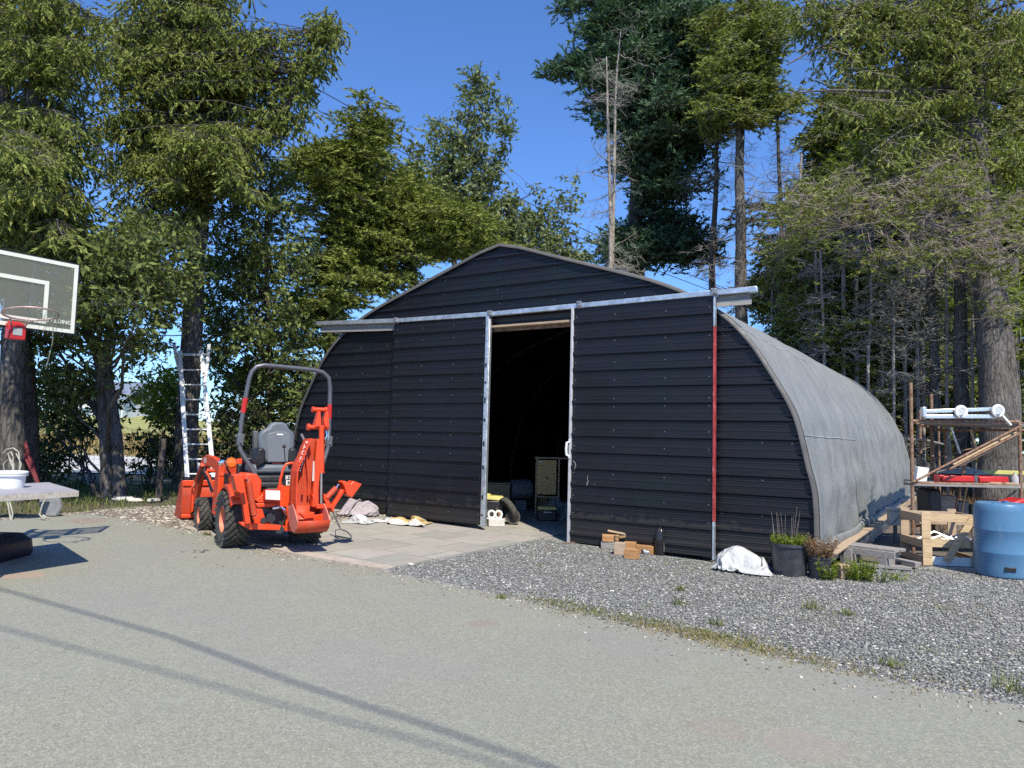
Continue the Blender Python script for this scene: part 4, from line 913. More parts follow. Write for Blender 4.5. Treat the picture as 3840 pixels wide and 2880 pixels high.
# T2: the tall spruce behind the ladder, with one long upswept limb
def t2():
    Y = 15.2; t = Tree(G3(398, 1063, Y))
    t.trunk([t.base, dat(402, 950, Y), dat(412, 780, Y), dat(420, 620, Y), dat(428, 520, Y), dat(440, 400, Y), dat(452, 284, Y), dat(456, 160, Y), dat(450, 0, Y), dat(446, -250, Y)], .25, .09)
    lm = [dat(*p, Y-.2) for p in ((446, 400), (510, 345), (561, 299), (620, 226), (656, 157), (674, 120), (708, 62))]
    t.trunk(lm, .07, .02, 7)
    t.trunk([dat(452, 300, Y), dat(490, 275, Y), dat(530, 225, Y)], .06, .02, 6)
    C = np.vstack([blob(330, 60, 100, 75, 52, Y, .9), blob(300, 170, 90, 60, 75, Y, .8), blob(420, 60, 110, 80, 56, Y, .9), blob(480, 150, 55, 80, 35, Y, .6), blob(500, 20, 50, 60, 34, Y, .6), blob(390, -80, 160, 70, 60, Y, .9), blob(400, 360, 120, 40, 40, Y-1.9, .6), blob(440, 300, 100, 40, 30, Y-2.2, .6),
                   blob(400, 330, 130, 70, 70, Y, .9), blob(440, 410, 120, 55, 85, Y, .9), blob(270, 380, 70, 60, 35, Y, .7), blob(230, 290, 60, 60, 26, Y, .7), blob(240, 110, 50, 80, 26, Y, .7), blob(560, 300, 60, 50, 24, Y, .6), blob(530, 330, 50, 60, 26, Y, .5), blob(330, 260, 60, 40, 20, Y, .6), blob(410, 230, 60, 40, 16, Y, .6), blob(380, 215, 150, 130, 60, Y, .9), blob(350, 470, 120, 60, 30, Y, .8)])
    L2 = np.vstack([blob(702, 62, 26, 28, 22, Y-.2, .3), blob(678, 125, 30, 30, 14, Y-.2, .3), blob(640, 175, 34, 40, 16, Y-.2, .3), blob(600, 240, 38, 36, 18, Y-.2, .3), blob(560, 150, 24, 14, 5, Y-.2, .2), blob(650, 235, 14, 40, 6, Y-.2, .2)])
    boughs(t, C, 'droop', 1.05, 1, .60, wide=.30, dens=.62, rise=.25); t.stick(t.nearest(L2), L2, .006); t.foliage(L2, 'droop', 9, 1.1, .22)
    for _ in range(40):
        p = t.nodes[RNG.integers(8, 50)][0]; q = p+np.array([RNG.normal(0, .8), RNG.normal(0, .5), RNG.normal(-.1, .25)]); t.limb(p, q, .014, rt=.003, node=False)
    t.finish('spruce_tree', 'tall olive-green spruce with the ladder against it, one long limb swept up', L_OLIVE, B_GREY, group=SP_L)
t2()
# T3, T4: conifers left of and behind the barn
def t3():
    Y = 18.5; t = Tree(G3(716, 900, Y))
    t.trunk([t.base, dat(715, 600, Y), dat(723, 430, Y), dat(745, 330, Y), dat(785, 260, Y), dat(812, 238, Y)], .15, .02, 9)
    C = np.vstack([blob(800, 265, 24, 30, 18, Y, .3), blob(760, 310, 60, 35, 40, Y, .5), blob(690, 355, 70, 40, 45, Y, .6), blob(780, 400, 90, 60, 75, Y, .8), blob(650, 430, 40, 50, 16, Y, .6), blob(760, 510, 80, 60, 60, Y, .8), blob(680, 600, 80, 50, 42, Y, .8), blob(770, 610, 60, 50, 34, Y, .7), blob(660, 690, 70, 50, 36, Y, .8)])
    boughs(t, C, 'bough', 1.3, 1, .65, dens=.8)
    t.finish('spruce_tree', 'ragged conifer left of the barn roof, top leaning right against the sky', L_FIR, B_BROWN, group=SP_L)
    Y = 20; t = Tree(G3(900, 900, Y))
    t.trunk([t.base, dat(895, 640, Y), dat(888, 540, Y), dat(880, 440, Y)], .16, .04, 9)
    C = np.vstack([blob(880, 430, 70, 40, 60, Y, .8), blob(950, 480, 90, 38, 90, Y, .8), blob(860, 520, 70, 40, 60, Y, .8), blob(1010, 525, 60, 25, 34, Y, .6), blob(1000, 480, 60, 40, 40, Y+1, .6), blob(1060, 545, 70, 22, 40, Y+1, .5), blob(860, 400, 50, 40, 30, Y, .6), blob(800, 480, 60, 60, 40, Y, .6), blob(830, 590, 60, 40, 40, Y, .8)])
    boughs(t, C, 'bough', 1.35, 1, .65, dens=.8)
    t.finish('spruce_tree', 'spreading yellow-green conifer just above the left slope of the barn roof', L_FIR, B_BROWN, group=SP_L)
t3()
# T5: airy young broadleaf against the sky
def t5():
    Y = 24; t = Tree(G3(985, 900, Y))
    t.trunk([t.base, dat(985, 640, Y), dat(975, 520, Y)], .13, .08, 8)
    st = [[(975, 520), (985, 430), (1000, 330), (1015, 240), (1032, 170)], [(975, 520), (960, 420), (958, 330), (950, 250)], [(985, 430), (1010, 330), (1040, 260), (1072, 205)], [(975, 520), (1040, 440), (1080, 340), (1084, 270)],
          [(975, 540), (1060, 480), (1110, 440), (1165, 410)], [(975, 545), (1080, 510), (1160, 480), (1235, 432)], [(975, 520), (920, 430), (900, 380), (880, 330)], [(985, 560), (1100, 545), (1190, 560), (1240, 520)]]
    pts = []
    for p in st:
        o = t.trunk([dat(x, y, Y+RNG.normal(0, .2)) for x, y in p], .045, .008, 5); pts += o[4:]
    pts = np.array(pts); C = np.vstack([pts[RNG.integers(0, len(pts), 150)]+RNG.normal(0, .24, (150, 3)), blob(1010, 300, 34, 70, 26, Y, .5), blob(960, 330, 36, 60, 20, Y, .5), blob(990, 430, 80, 60, 40, Y, .6), blob(1080, 470, 70, 40, 24, Y, .6), blob(1150, 500, 80, 40, 60, Y, .5), blob(1190, 560, 70, 24, 40, Y, .5), blob(1050, 390, 50, 40, 16, Y, .6), blob(930, 410, 50, 40, 30, Y, .6)])
    grow(t, C, 'broad', .08); t.foliage(C, 'leaf', 8, 1.5, .22)
    t.finish('young_tree', 'slender pale-leaved young tree rising over the barn ridge into the blue sky', L_PALE, B_BROWN)
t5()
# T6: shade broadleaf with twin stems, T6b: long-leaved tree beside the spruce
def t6():
    Y = 13.3; t = Tree(G3(246, 1075, Y))
    t.trunk([t.base+np.array([-.1, 0, 0]), dat(228, 960, Y), dat(220, 860, Y), dat(208, 760, Y), dat(170, 680, Y), dat(120, 600, Y)], .115, .05, 10)
    t.trunk([t.base+np.array([.13, 0, 0]), dat(252, 960, Y), dat(240, 860, Y), dat(228, 770, Y), dat(245, 690, Y), dat(262, 600, Y), dat(270, 500, Y)], .12, .04, 10)
    C = np.vstack([blob(200, 590, 130, 80, 120, Y, .8), blob(330, 560, 110, 80, 110, Y, .9), blob(120, 700, 90, 60, 60, Y, .8), blob(330, 660, 80, 50, 50, Y, .8), blob(180, 790, 60, 60, 30, Y, .7), blob(110, 850, 60, 70, 40, Y+.4, .6), blob(230, 500, 110, 50, 55, Y, .8), blob(300, 760, 60, 40, 18, Y, .7), blob(230, 640, 100, 50, 36, Y-1.5, .5), blob(230, 560, 100, 50, 36, Y-1.9, .5), blob(230, 720, 90, 30, 16, Y-1.0, .4)])
    C = C[RNG.permutation(len(C))[:int(len(C)*.62)]]; grow(t, C, 'broad', .16); t.foliage(C, 'leaf', 11, 1.05, .24)
    t.finish('broadleaf_tree', 'dark shady broadleaf tree on two grey stems left of the ladder', L_BROAD, B_GREY)
    Y = 16.5; t = Tree(G3(590, 1040, Y))
    t.trunk([t.base, dat(585, 900, Y), dat(580, 700, Y), dat(575, 500, Y), dat(590, 370, Y)], .10, .03, 8)
    C = np.vstack([blob(560, 420, 75, 80, 80, Y, .8), blob(600, 560, 80, 70, 80, Y, .8), blob(500, 560, 70, 70, 60, Y, .8), blob(560, 680, 90, 60, 80, Y, .8), blob(500, 770, 60, 50, 34, Y, .8), blob(620, 780, 60, 60, 50, Y, .8), blob(455, 650, 40, 90, 36, Y, .8), blob(640, 880, 50, 50, 34, Y, .7)])
    C = C[RNG.permutation(len(C))[:int(len(C)*.62)]]; grow(t, C, 'broad', .16); t.foliage(C, 'leaf', 11, 1.15, .25)
    t.finish('broadleaf_tree', 'leafy green tree filling the gap between the ladder spruce and the barn', L_BROAD, B_BROWN)
t6()
# hedge plants and bushes under the trees
def bush(x, y, rx, ry, n, Y, label, leaf, style='leaf', size=1.0, name='bush', per=9, group=None, tw=None):
    t = Tree(G3(x, 1000, Y)); b = t.base
    for _ in range(7):
        q = dat(x+RNG.uniform(-rx, rx)*.6, y+RNG.uniform(-ry, ry)*.5, Y); t.limb(b+np.array([RNG.normal(0, .12), RNG.normal(0, .12), 0]), q, .02, wob=.08)
    C = blob(x, y, rx, ry, n, Y, .45); C[:, 2] = np.maximum(C[:, 2], G(b[0], b[1])+.12)
    t.stick(t.nearest(C), C, .004); t.foliage(C, style, per, size, .24)
    if tw: t.twigs(C[:tw], 2, .7, .004)
    t.finish(name, label, leaf, B_BROWN, 'bush', group, rootname='stem')
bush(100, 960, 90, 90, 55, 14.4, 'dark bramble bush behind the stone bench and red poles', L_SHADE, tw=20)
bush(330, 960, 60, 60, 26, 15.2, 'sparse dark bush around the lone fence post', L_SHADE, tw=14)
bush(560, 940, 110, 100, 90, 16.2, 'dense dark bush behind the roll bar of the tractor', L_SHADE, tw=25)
bush(690, 850, 60, 120, 60, 17.2, 'tall bush against the left edge of the barn', L_DARKFIR, 'bough', 1.2)
bush(360, 860, 55, 60, 50, 19.5, 'sunlit green bush beyond the ladder trunk', L_LIME, size=1.3)
bush(545, 850, 60, 60, 50, 19.0, 'yellow-green bush seen through the roll bar', L_LIME, size=1.3)
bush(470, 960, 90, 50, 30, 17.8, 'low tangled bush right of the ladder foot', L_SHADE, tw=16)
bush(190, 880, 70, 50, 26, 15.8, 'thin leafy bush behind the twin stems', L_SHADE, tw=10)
# ---- right-hand side
def t8():                                           # dense blue-green spruce, dark trunk
    Y = 31; t = Tree(G3(1376, 900, Y))
    t.trunk([t.base, dat(1375, 620, Y), dat(1372, 500, Y), dat(1378, 390, Y), dat(1400, 200, Y), dat(1420, 0, Y), dat(1430, -200, Y)], .42, .15, 12)
    C = np.vstack([blob(1400, 40, 140, 75, 150, Y, 1.6), blob(1340, 60, 90, 50, 55, Y, 1.2), blob(1250, 155, 50, 22, 26, Y, .5), blob(1195, 158, 18, 10, 8, Y, .3), blob(1235, 20, 22, 25, 12, Y, .5), blob(1300, 145, 60, 45, 55, Y, .9), blob(1290, 215, 30, 34, 20, Y, .6), blob(1350, 250, 60, 55, 70, Y, 1.2),
                   blob(1440, 160, 90, 80, 130, Y, 1.6), blob(1450, 280, 90, 60, 120, Y, 1.5), blob(1400, 350, 55, 60, 60, Y, 1.2), blob(1480, 380, 70, 60, 60, Y, 1.3), blob(1420, 440, 40, 40, 22, Y, 1), blob(1530, 240, 50, 90, 60, Y, 1.2), blob(1500, 60, 90, 70, 90, Y, 1.5),
                   blob(1310, 262, 30, 14, 8, Y, .4), blob(1345, 340, 22, 30, 10, Y, .4), blob(1480, 470, 26, 36, 12, Y, .6), blob(1350, 520, 50, 26, 26, Y, .8), blob(1400, 545, 70, 30, 46, Y, .9), blob(1470, 520, 40, 36, 26, Y, .9), blob(1330, 560, 70, 20, 24, Y, .8), blob(1520, 555, 36, 40, 22, Y, .8), blob(1400, -90, 160, 60, 70, Y, 1.5)])
    boughs(t, C, 'tuft', 2.2, 1, .55, wide=.34, dens=.85, rise=.15)
    t.finish('spruce_tree', 'dense blue-green spruce with a black trunk behind the pale dead snags', L_SPRUCE, simple('dark_bark', (.045, .035, .03), .9, 0, .3, 3), group='tall conifers behind the barn')  # trunk has its own near-black brown bark
t8()
def snag(path, r0, r1, Y, label, nb=24, bl=1.2, bark=B_PALE, rng=(0.1, 1), name='dead_tree', group='dead bare trunks behind the barn', fol=None, leaf=None, cat='tree', droop=.1):
    t = Tree(G3(path[0][0], 900, Y)); tk = t.trunk([t.base]+[dat(x, y, Y) for x, y in path], r0, r1, 9)
    m = len(tk); pos = []
    for _ in range(nb):
        i = int((rng[0]+(rng[1]-rng[0])*random.random())*(m-1)); p = t.nodes[i][0]; a = random.uniform(0, 6.28); L = bl*random.uniform(.35, 1.2)
        q = p+np.array([math.cos(a)*L, math.sin(a)*L, random.gauss(-droop*L, .25*L)]); lp = t.limb(p, q, .010+.010*L, sag=random.uniform(-.05, .1), rt=.005, wob=.07); pos += lp[2:]
    pos = np.array(pos); t.twigs(pos, 2, .45*bl, .007, sub=2)
    if fol: C = np.vstack([blob(*f, Y, .8) for f in fol]); boughs(t, C, 'bough', 1.7, 1, .6, dens=.8)
    return t.finish(name, label, leaf or L_FIR, bark, cat, group, twigmat=B_TWIGG)
snag([(1319, 620), (1319, 480), (1314, 300), (1312, 200), (1310, 122)], .11, .02, 27, 'left one of two pale dead trunks poking over the barn roof, blunt tip', 16, 1.3)
snag([(1321, 620), (1324, 480), (1328, 300), (1331, 180), (1341, 68)], .115, .015, 27.3, 'right one of two pale dead trunks, curving up to a thin tip', 22, 1.6)
FG = 'thin forest trunks behind the barn'
snag([(1540, 700), (1538, 560), (1546, 420), (1548, 300), (1552, 60)], .17, .05, 28, 'thin brown trunk with scrubby green top next to the blue-green spruce', 26, 1.3, B_BROWN, (.2, .75), 'fir_tree', FG, [(1560, 130, 50, 60, 40), (1570, 60, 60, 50, 34), (1570, 230, 40, 50, 26)])
snag([(1605, 800), (1600, 640), (1600, 480), (1597, 380), (1600, 270), (1608, 120), (1612, -60)], .26, .10, 26, 'straight grey trunk rising behind the end of the door track, yellow-green crown', 26, 1.4, B_GREY, (.25, .8), 'fir_tree', FG, [(1600, 150, 70, 60, 80), (1560, 220, 50, 40, 40), (1632, 180, 44, 50, 36), (1630, 60, 70, 60, 60), (1590, 260, 50, 26, 20), (1670, 40, 50, 40, 26)])
snag([(1690, 800), (1686, 640), (1688, 480), (1682, 350), (1680, 240)], .12, .05, 26.5, 'bare slim trunk left of the forest edge, short dead twigs all along it', 46, 1.0, B_GREY, (.1, 1), 'fir_tree', FG, [(1680, 225, 50, 36, 26)])
snag([(1672, 800), (1668, 640), (1676, 560), (1680, 500)], .06, .02, 26.2, 'very thin dead sapling beside the bare slim trunk', 20, .7, B_TWIGG, (.1, 1), 'dead_tree', FG)
for i, (pp, r, lab) in enumerate(((((1822, 620), (1826, 540), (1822, 500)), .07, 'short pale stem in the middle of the forest edge, left of a twin'), (((1850, 640), (1855, 560), (1853, 480)), .08, 'pale bent stem in the forest edge, right of a shorter one'), (((1905, 640), (1915, 560), (1920, 500)), .05, 'leaning pale stem at the forest edge, under the dry boughs'),
        (((1990, 420), (1984, 360), (1985, 260)), .10, 'pale trunk piece high among dark boughs left of the big fir'))):
    snag(list(pp), r, r*.6, 22.5, lab, 12, .6, B_PALE, (.4, 1), 'dead_tree', 'pale stems inside the forest edge')
# big fir with a double trunk, long limbs over the yard
def t12():
    Y = 19.5; t = Tree(G3(2140, 960, Y)); G_ = 'large trunks right of the barn'
    t.trunk([t.base, dat(2150, 900, Y), dat(2142, 760, Y), dat(2130, 600, Y), dat(2118, 480, Y), dat(2112, 330, Y), dat(2106, 180, Y), dat(2098, 30, Y), dat(2094, -200, Y)], .40, .17, 14)
    t.trunk([t.base+np.array([.42, .15, 0]), dat(2182, 900, Y+.2), dat(2172, 760, Y+.2), dat(2160, 620, Y+.2), dat(2150, 500, Y+.2), dat(2140, 380, Y+.2)], .30, .10, 12)
    for pts, r in (([(2106, 182), (2040, 186), (1960, 198), (1890, 198), (1800, 195), (1722, 200)], .085), ([(2112, 300), (2060, 330), (1990, 372), (1900, 400), (1820, 425)], .06), ([(2112, 215), (2050, 250), (1960, 275), (1880, 330)], .05),
                   ([(2110, 440), (2040, 480), (1990, 500), (1900, 494), (1830, 490)], .07), ([(2100, 20), (2000, 40), (1900, 80), (1790, 95), (1700, 140)], .08), ([(2100, 60), (2150, 20), (2220, 0)], .06), ([(2110, 480), (2170, 470), (2240, 500)], .06), ([(2098, -20), (1980, -10), (1850, 10), (1720, 40)], .08)):
        t.trunk([dat(x, y, Y-.6*i) for i, (x, y) in enumerate(pts)], r, .014, 7)
    C = np.vstack([blob(1840, 70, 110, 34, 50, Y-1.6, .5), blob(1960, 40, 120, 40, 70, Y-1.2, .6), blob(1840, 20, 130, 40, 60, Y-1.2, .6), blob(2050, 90, 70, 60, 44, Y-.8, .6), blob(1900, 130, 120, 34, 46, Y-1.3, .5), blob(2160, 90, 60, 110, 60, Y-.4, .6), blob(1940, 220, 90, 20, 20, Y-1.3, .4), blob(1990, 300, 100, 40, 30, Y-1, .5), blob(2180, 260, 50, 120, 50, Y-.3, .6), blob(2040, 380, 90, 40, 26, Y-1, .5), blob(1930, -60, 240, 50, 60, Y-1, .8), blob(2060, 190, 60, 60, 26, Y-.8, .5)])
    C = C[RNG.permutation(len(C))[:int(len(C)*.52)]]; t.stick(t.nearest(C), C, .008); t.foliage(C[:int(len(C)*.45)], 'droop', 12, 1.3, .26); boughs(t, C[int(len(C)*.45):], 'droop', 1.3, 1, .8, dens=.7, rise=.1)
    D = np.vstack([blob(1790, 440, 100, 50, 36, Y-2.4, .5), blob(1900, 420, 110, 60, 44, Y-2, .6), blob(2020, 420, 90, 60, 38, Y-1.6, .6), blob(1760, 500, 70, 50, 22, Y-2.4, .5), blob(2070, 520, 90, 60, 34, Y-1.5, .6), blob(2160, 480, 60, 90, 36, Y-.9, .6), blob(1960, 540, 100, 40, 20, Y-1.6, .6), blob(2170, 620, 50, 60, 12, Y-.9, .5)])
    D = D[RNG.permutation(len(D))[:int(len(D)*.72)]]; t.stick(t.nearest(D), D, .010); t.twigs(D, 4, .8, .0050, .1, .6, 3)
    t.foliage(D[::2], 'bough', 9, 1.1, .5)
    t.finish('fir_tree', 'massive grey fir, double trunk behind the rusty rack, long limbs hung with dry twigs', L_FIR, B_GREY, group=G_, twigmat=B_TWIG)
    t = Tree(G3(2080, 960, 20.5)); Y = 20.5
    t.trunk([t.base, dat(2078, 900, Y), dat(2074, 760, Y), dat(2076, 620, Y), dat(2070, 480, Y), dat(2068, 260, Y), dat(2050, 0, Y), dat(2045, -100, Y)], .22, .09, 11)
    for _ in range(30):
        p = t.nodes[RNG.integers(4, 26)][0]; t.limb(p, p+np.array([RNG.normal(0, .9), RNG.normal(0, .5), RNG.normal(-.15, .3)]), .022, rt=.005)
    C = np.vstack([blob(2040, 150, 60, 120, 50, Y, .8), blob(2030, 30, 60, 60, 24, Y, .6)]); t.stick(t.nearest(C), C, .008); t.foliage(C, 'bough', 10, 1.4, .45)
    t.finish('fir_tree', 'slimmer straight trunk just left of the massive double fir', L_DARKFIR, B_GREY, group=G_, twigmat=B_TWIGG)
    t = Tree(G3(2020, 960, 21)); Y = 21
    t.trunk([t.base, dat(2022, 900, Y), dat(2018, 760, Y), dat(2010, 620, Y), dat(2008, 500, Y), dat(1990, 380, Y), dat(1985, 250, Y)], .16, .07, 10)
    for _ in range(36):
        p = t.nodes[RNG.integers(3, 26)][0]; t.limb(p, p+np.array([RNG.normal(-.2, .9), RNG.normal(0, .5), RNG.normal(-.1, .25)]), .02, rt=.005)
    t.finish('fir_tree', 'third trunk from the massive fir, with bare snapped side branches', L_DARKFIR, B_GREY, group=G_, twigmat=B_TWIGG)
t12()
# forest edge: separate cedars and firs standing close together
FE = 'dark evergreens of the forest edge'
def evergreen(x, Y, blobs, label, leaf, style='bough', size=1.7, per=12, rad=.5, bark=B_BROWN, dead=10, name='cedar_tree'):
    t = Tree(G3(x, 900, Y)); top = min(b[1]-b[3] for b in blobs)
    t.trunk([t.base, dat(x, 700, Y), dat(x+random.uniform(-12, 12), 450, Y), dat(x+random.uniform(-12, 12), max(top, -150), Y)], .20, .05, 9)
    C = np.vstack([blob(*b, Y, 1.1) for b in blobs]); C[:, 2] = np.maximum(C[:, 2], .3)
    (boughs(t, C, style, size, 1, .62, dens=.8) if style != 'leaf' else (grow(t, C, 'con', .12, 1.6), t.foliage(C, style, per, size, rad)))
    for _ in range(dead):
        j = RNG.integers(3, 16); p = t.nodes[j][0]; q = p+np.array([RNG.normal(-.3, 1.3), -abs(RNG.normal(.9, .5)), RNG.normal(-.1, .4)]); lp = t.limb(p, q, .022, rt=.006, wob=.06); t.twigs(np.array(lp[3:]), 1, .7, .006, sub=2)
    return t.finish(name, label, leaf, bark, group=FE, twigmat=B_TWIGG)
evergreen(1745, 24.5, [(1750, 620, 70, 90, 90), (1740, 480, 50, 70, 40), (1720, 760, 70, 70, 50)], 'scruffy evergreen at the left end of the forest edge, close to the bare slim trunk', L_FIR, dead=30)
evergreen(1800, 27, [(1790, 320, 60, 60, 60), (1810, 420, 80, 70, 90), (1780, 520, 70, 70, 60), (1830, 250, 60, 50, 40)], 'tall dark cedar whose top shows left of the long bare limbs', L_DARKFIR, size=1.9)
evergreen(1860, 24, [(1850, 640, 90, 80, 130), (1850, 760, 90, 80, 110), (1800, 700, 70, 60, 60), (1860, 870, 70, 60, 50)], 'dense cedar above the back of the grey fabric roof', L_FIR)
evergreen(1900, 27.5, [(1890, 230, 90, 70, 90), (1900, 360, 100, 80, 120), (1920, 480, 90, 70, 80)], 'deep green cedar behind the long bare limbs of the big fir', L_DARKFIR, size=1.9)
evergreen(1960, 25, [(1950, 640, 80, 90, 120), (1960, 760, 80, 80, 110), (1970, 880, 60, 70, 60)], 'cedar between the roof end and the third trunk', L_FIR, dead=16)
evergreen(2030, 27, [(2010, 300, 80, 110, 110), (2030, 440, 80, 80, 90), (2040, 170, 60, 80, 50)], 'shaded cedar crown left of the massive fir, high up', L_DARKFIR, size=1.9)
evergreen(2060, 24.5, [(2050, 620, 80, 90, 110), (2050, 750, 80, 90, 120), (2060, 880, 80, 80, 90), (2030, 960, 90, 40, 40)], 'cedar filling the gaps between the two slimmer trunks', L_FIR)
evergreen(2180, 25, [(2190, 400, 60, 90, 90), (2190, 560, 60, 90, 90), (2200, 720, 50, 90, 80), (2200, 880, 50, 90, 80)], 'dark cedar at the right border of the picture behind the massive fir', L_DARKFIR)
evergreen(2230, 27, [(2190, 150, 80, 120, 100), (2240, 300, 70, 120, 80)], 'tall evergreen crown in the upper right corner', L_FIR, size=1.9)
evergreen(1885, 23.5, [(1880, 330, 60, 22, 14), (1900, 600, 70, 40, 30), (1870, 380, 60, 40, 20)], 'lime-green young maple glowing in front of the dark cedars', L_LIME, 'leaf', 2.0, 9, .4, B_GREY, 0, 'young_maple')
evergreen(2190, 23.5, [(2180, 360, 44, 50, 30), (2200, 430, 40, 40, 24), (2190, 660, 40, 40, 14)], 'lime-green young maple beside the upper double trunk', L_LIME, 'leaf', 2.0, 9, .4, B_GREY, 0, 'young_maple')
evergreen(1700, 30, [(1700, 640, 60, 50, 50), (1640, 640, 50, 50, 40), (1660, 560, 50, 40, 24), (1640, 480, 60, 50, 16)], 'thin scrub fir low behind the grey trunks', L_FIR, size=1.9, dead=30)
evergreen(1800, 33, [(1800, 600, 90, 120, 110), (1880, 500, 90, 90, 100), (1840, 800, 120, 100, 120)], 'farther dark evergreen closing the forest edge on its left', L_DARKFIR, size=2.4, rad=.7, dead=0)
evergreen(2080, 33, [(2040, 560, 120, 150, 150), (2060, 800, 130, 120, 150), (2080, 330, 120, 120, 90)], 'farther dark evergreen closing the forest edge on its right', L_DARKFIR, size=2.4, rad=.7, dead=0)
evergreen(1960, 36, [(1950, 420, 130, 120, 130), (1940, 650, 120, 120, 130), (1950, 860, 160, 80, 110)], 'farthest dark evergreen seen between the nearer ones', L_DARKFIR, size=2.6, rad=.8, dead=0)

for i, (pp, r, Y_, lab) in enumerate(((((1780, 760), (1776, 640), (1772, 540)), .05, 22, 'pale thin stem low in the forest edge, first from the bare slim trunk'), (((1955, 760), (1962, 640), (1950, 520)), .06, 22, 'pale stem crossing dark boughs left of the third trunk'), (((2100, 760), (2104, 660), (2098, 600)), .05, 20.3, 'pale stem in the gap right of the slimmer trunk'), (((1730, 560), (1726, 440), (1732, 330)), .06, 25, 'high thin pale stem just right of the sky gap'))):
    snag(list(pp), r, r*.6, Y_, lab, 22, .9, B_PALE, (.2, 1), 'dead_tree', 'pale stems inside the forest edge')

for i, (x0, x1, y0, r, Y_, lab) in enumerate(((1765, 1758, 380, .05, 23, 'thin pale pole of a tree rising beside the sky gap'), (1875, 1882, 560, .055, 21.5, 'pale straight stem standing right behind the roof crest'), (1930, 1925, 600, .05, 21.2, 'pale straight stem right of the roof crest, among twigs'), (1982, 1975, 560, .06, 21.6, 'pale stem close left of the third trunk'), (2045, 2040, 560, .055, 20.8, 'pale stem between the third and second trunks'))):
    snag([(x0, 800), ((x0+x1)/2+3, 680), (x1, y0)], r, r*.6, Y_, lab, 30, .9, B_PALE, (.1, 1), 'dead_tree', 'pale stems inside the forest edge')
# ================================================================ LOOSE THINGS
def yplane(x, y, P): return at(x, y, P[1])
def heap(name, outline, hgt, mat, label, cat, seed=0, folds=9, amp=.35, nr=44, na=180, part=None, top=None, flat=.5, zoff=0.0, parent=None):
    """crumpled cloth: outline = ground points (world xy), centre raised"""
    O = np.array([[p[0], p[1]] for p in outline]); c = O.mean(0)
    ang = np.arctan2(O[:, 1]-c[1], O[:, 0]-c[0]); o = np.argsort(ang); ang = ang[o]; rad = np.linalg.norm(O-c, axis=1)[o]
    A = np.linspace(-math.pi, math.pi, na, endpoint=False)
    Rr = np.interp(A, np.r_[ang-2*math.pi, ang, ang+2*math.pi], np.r_[rad, rad, rad])
    r = np.random.default_rng(seed); ph = r.uniform(0, 6.28, 12); fr = r.uniform(.6, 1.6, 12)
    base = G(c[0], c[1])+zoff+.004; V = []
    Rr = Rr*(1+.04*np.sin(A*7+ph[0])+.03*np.sin(A*13+ph[1]))
    for i in range(nr+1):
        t = i/nr
        for j, a in enumerate(A):
            x, y = math.cos(a)*Rr[j]*t, math.sin(a)*Rr[j]*t
            s = 6.0/max(.2, Rr.mean())
            tri = lambda q: abs((q % 2)-1)
            f = sum(tri((x*math.cos(ph[k_])+y*math.sin(ph[k_]))*s*fr[k_]*(.38+.33*k_)+ph[k_+3]+.35*tri((y*math.cos(ph[k_])-x*math.sin(ph[k_]))*s*.5+ph[k_]))/(1+.55*k_) for k_ in range(6))/2.3
            lump = .5+.28*math.sin(x*s*.42+ph[5])*math.cos(y*s*.45+ph[6])+.22*math.sin(x*s*.8+y*s*.6+ph[7]); env = (1-t**3.6); h = hgt*env*((.30+.55*lump)*(1-amp)+amp*1.25*f)+.012*(t < 1)
            if t >= 1: h = 0
            elif t > .9: h = max(h, .015+.01*math.sin(a*11+ph[2]))
            V.append((x+.02*math.sin(9*a+ph[4])*t, y, h))
    n = na; Fs = [(i*n+j, i*n+(j+1) % n, (i+1)*n+(j+1) % n, (i+1)*n+j) for i in range(nr) for j in range(n)]
    mb = MB(); mb.add(V, Fs); o_ = mb.build(name, mat, parent, smooth=42)
    if parent is None: place(o_, (c[0], c[1], base)); pass; tag(o_, label, cat)
    return o_
def draped(key, name, mat, label, cat, px, rz, scale=1.0, zs=1.0, thick=.003):
    P = CLOTHS[key].copy(); P[..., 2] = (P[..., 2]-P[..., 2].min())*zs+.006
    mb = MB(); mb.grid(P*scale); o = mb.build(name, mat, smooth=180)
    s_ = o.modifiers.new('thick', 'SOLIDIFY'); s_.thickness = thick; s_ = o.modifiers.new('sub', 'SUBSURF'); s_.levels = s_.render_levels = 1
    p = on_ground(*px); place(o, (p[0], p[1], p[2]+.012), rz); return tag(o, label, cat)
def gp(pts): return [on_ground(*p) for p in pts]
def cloth(name, c, bump=.5, sc=9, var=.1):
    k = Mat(name, c, .75, 0, .3); n = k.noise(sc, 6, .6, None, 2.0); k.col(k.ramp(n, [(.3, tuple(x*(1-var) for x in c)), (.7, tuple(min(.9, x*(1+var)) for x in c))])); k.bump(n, bump, .03); return k.m
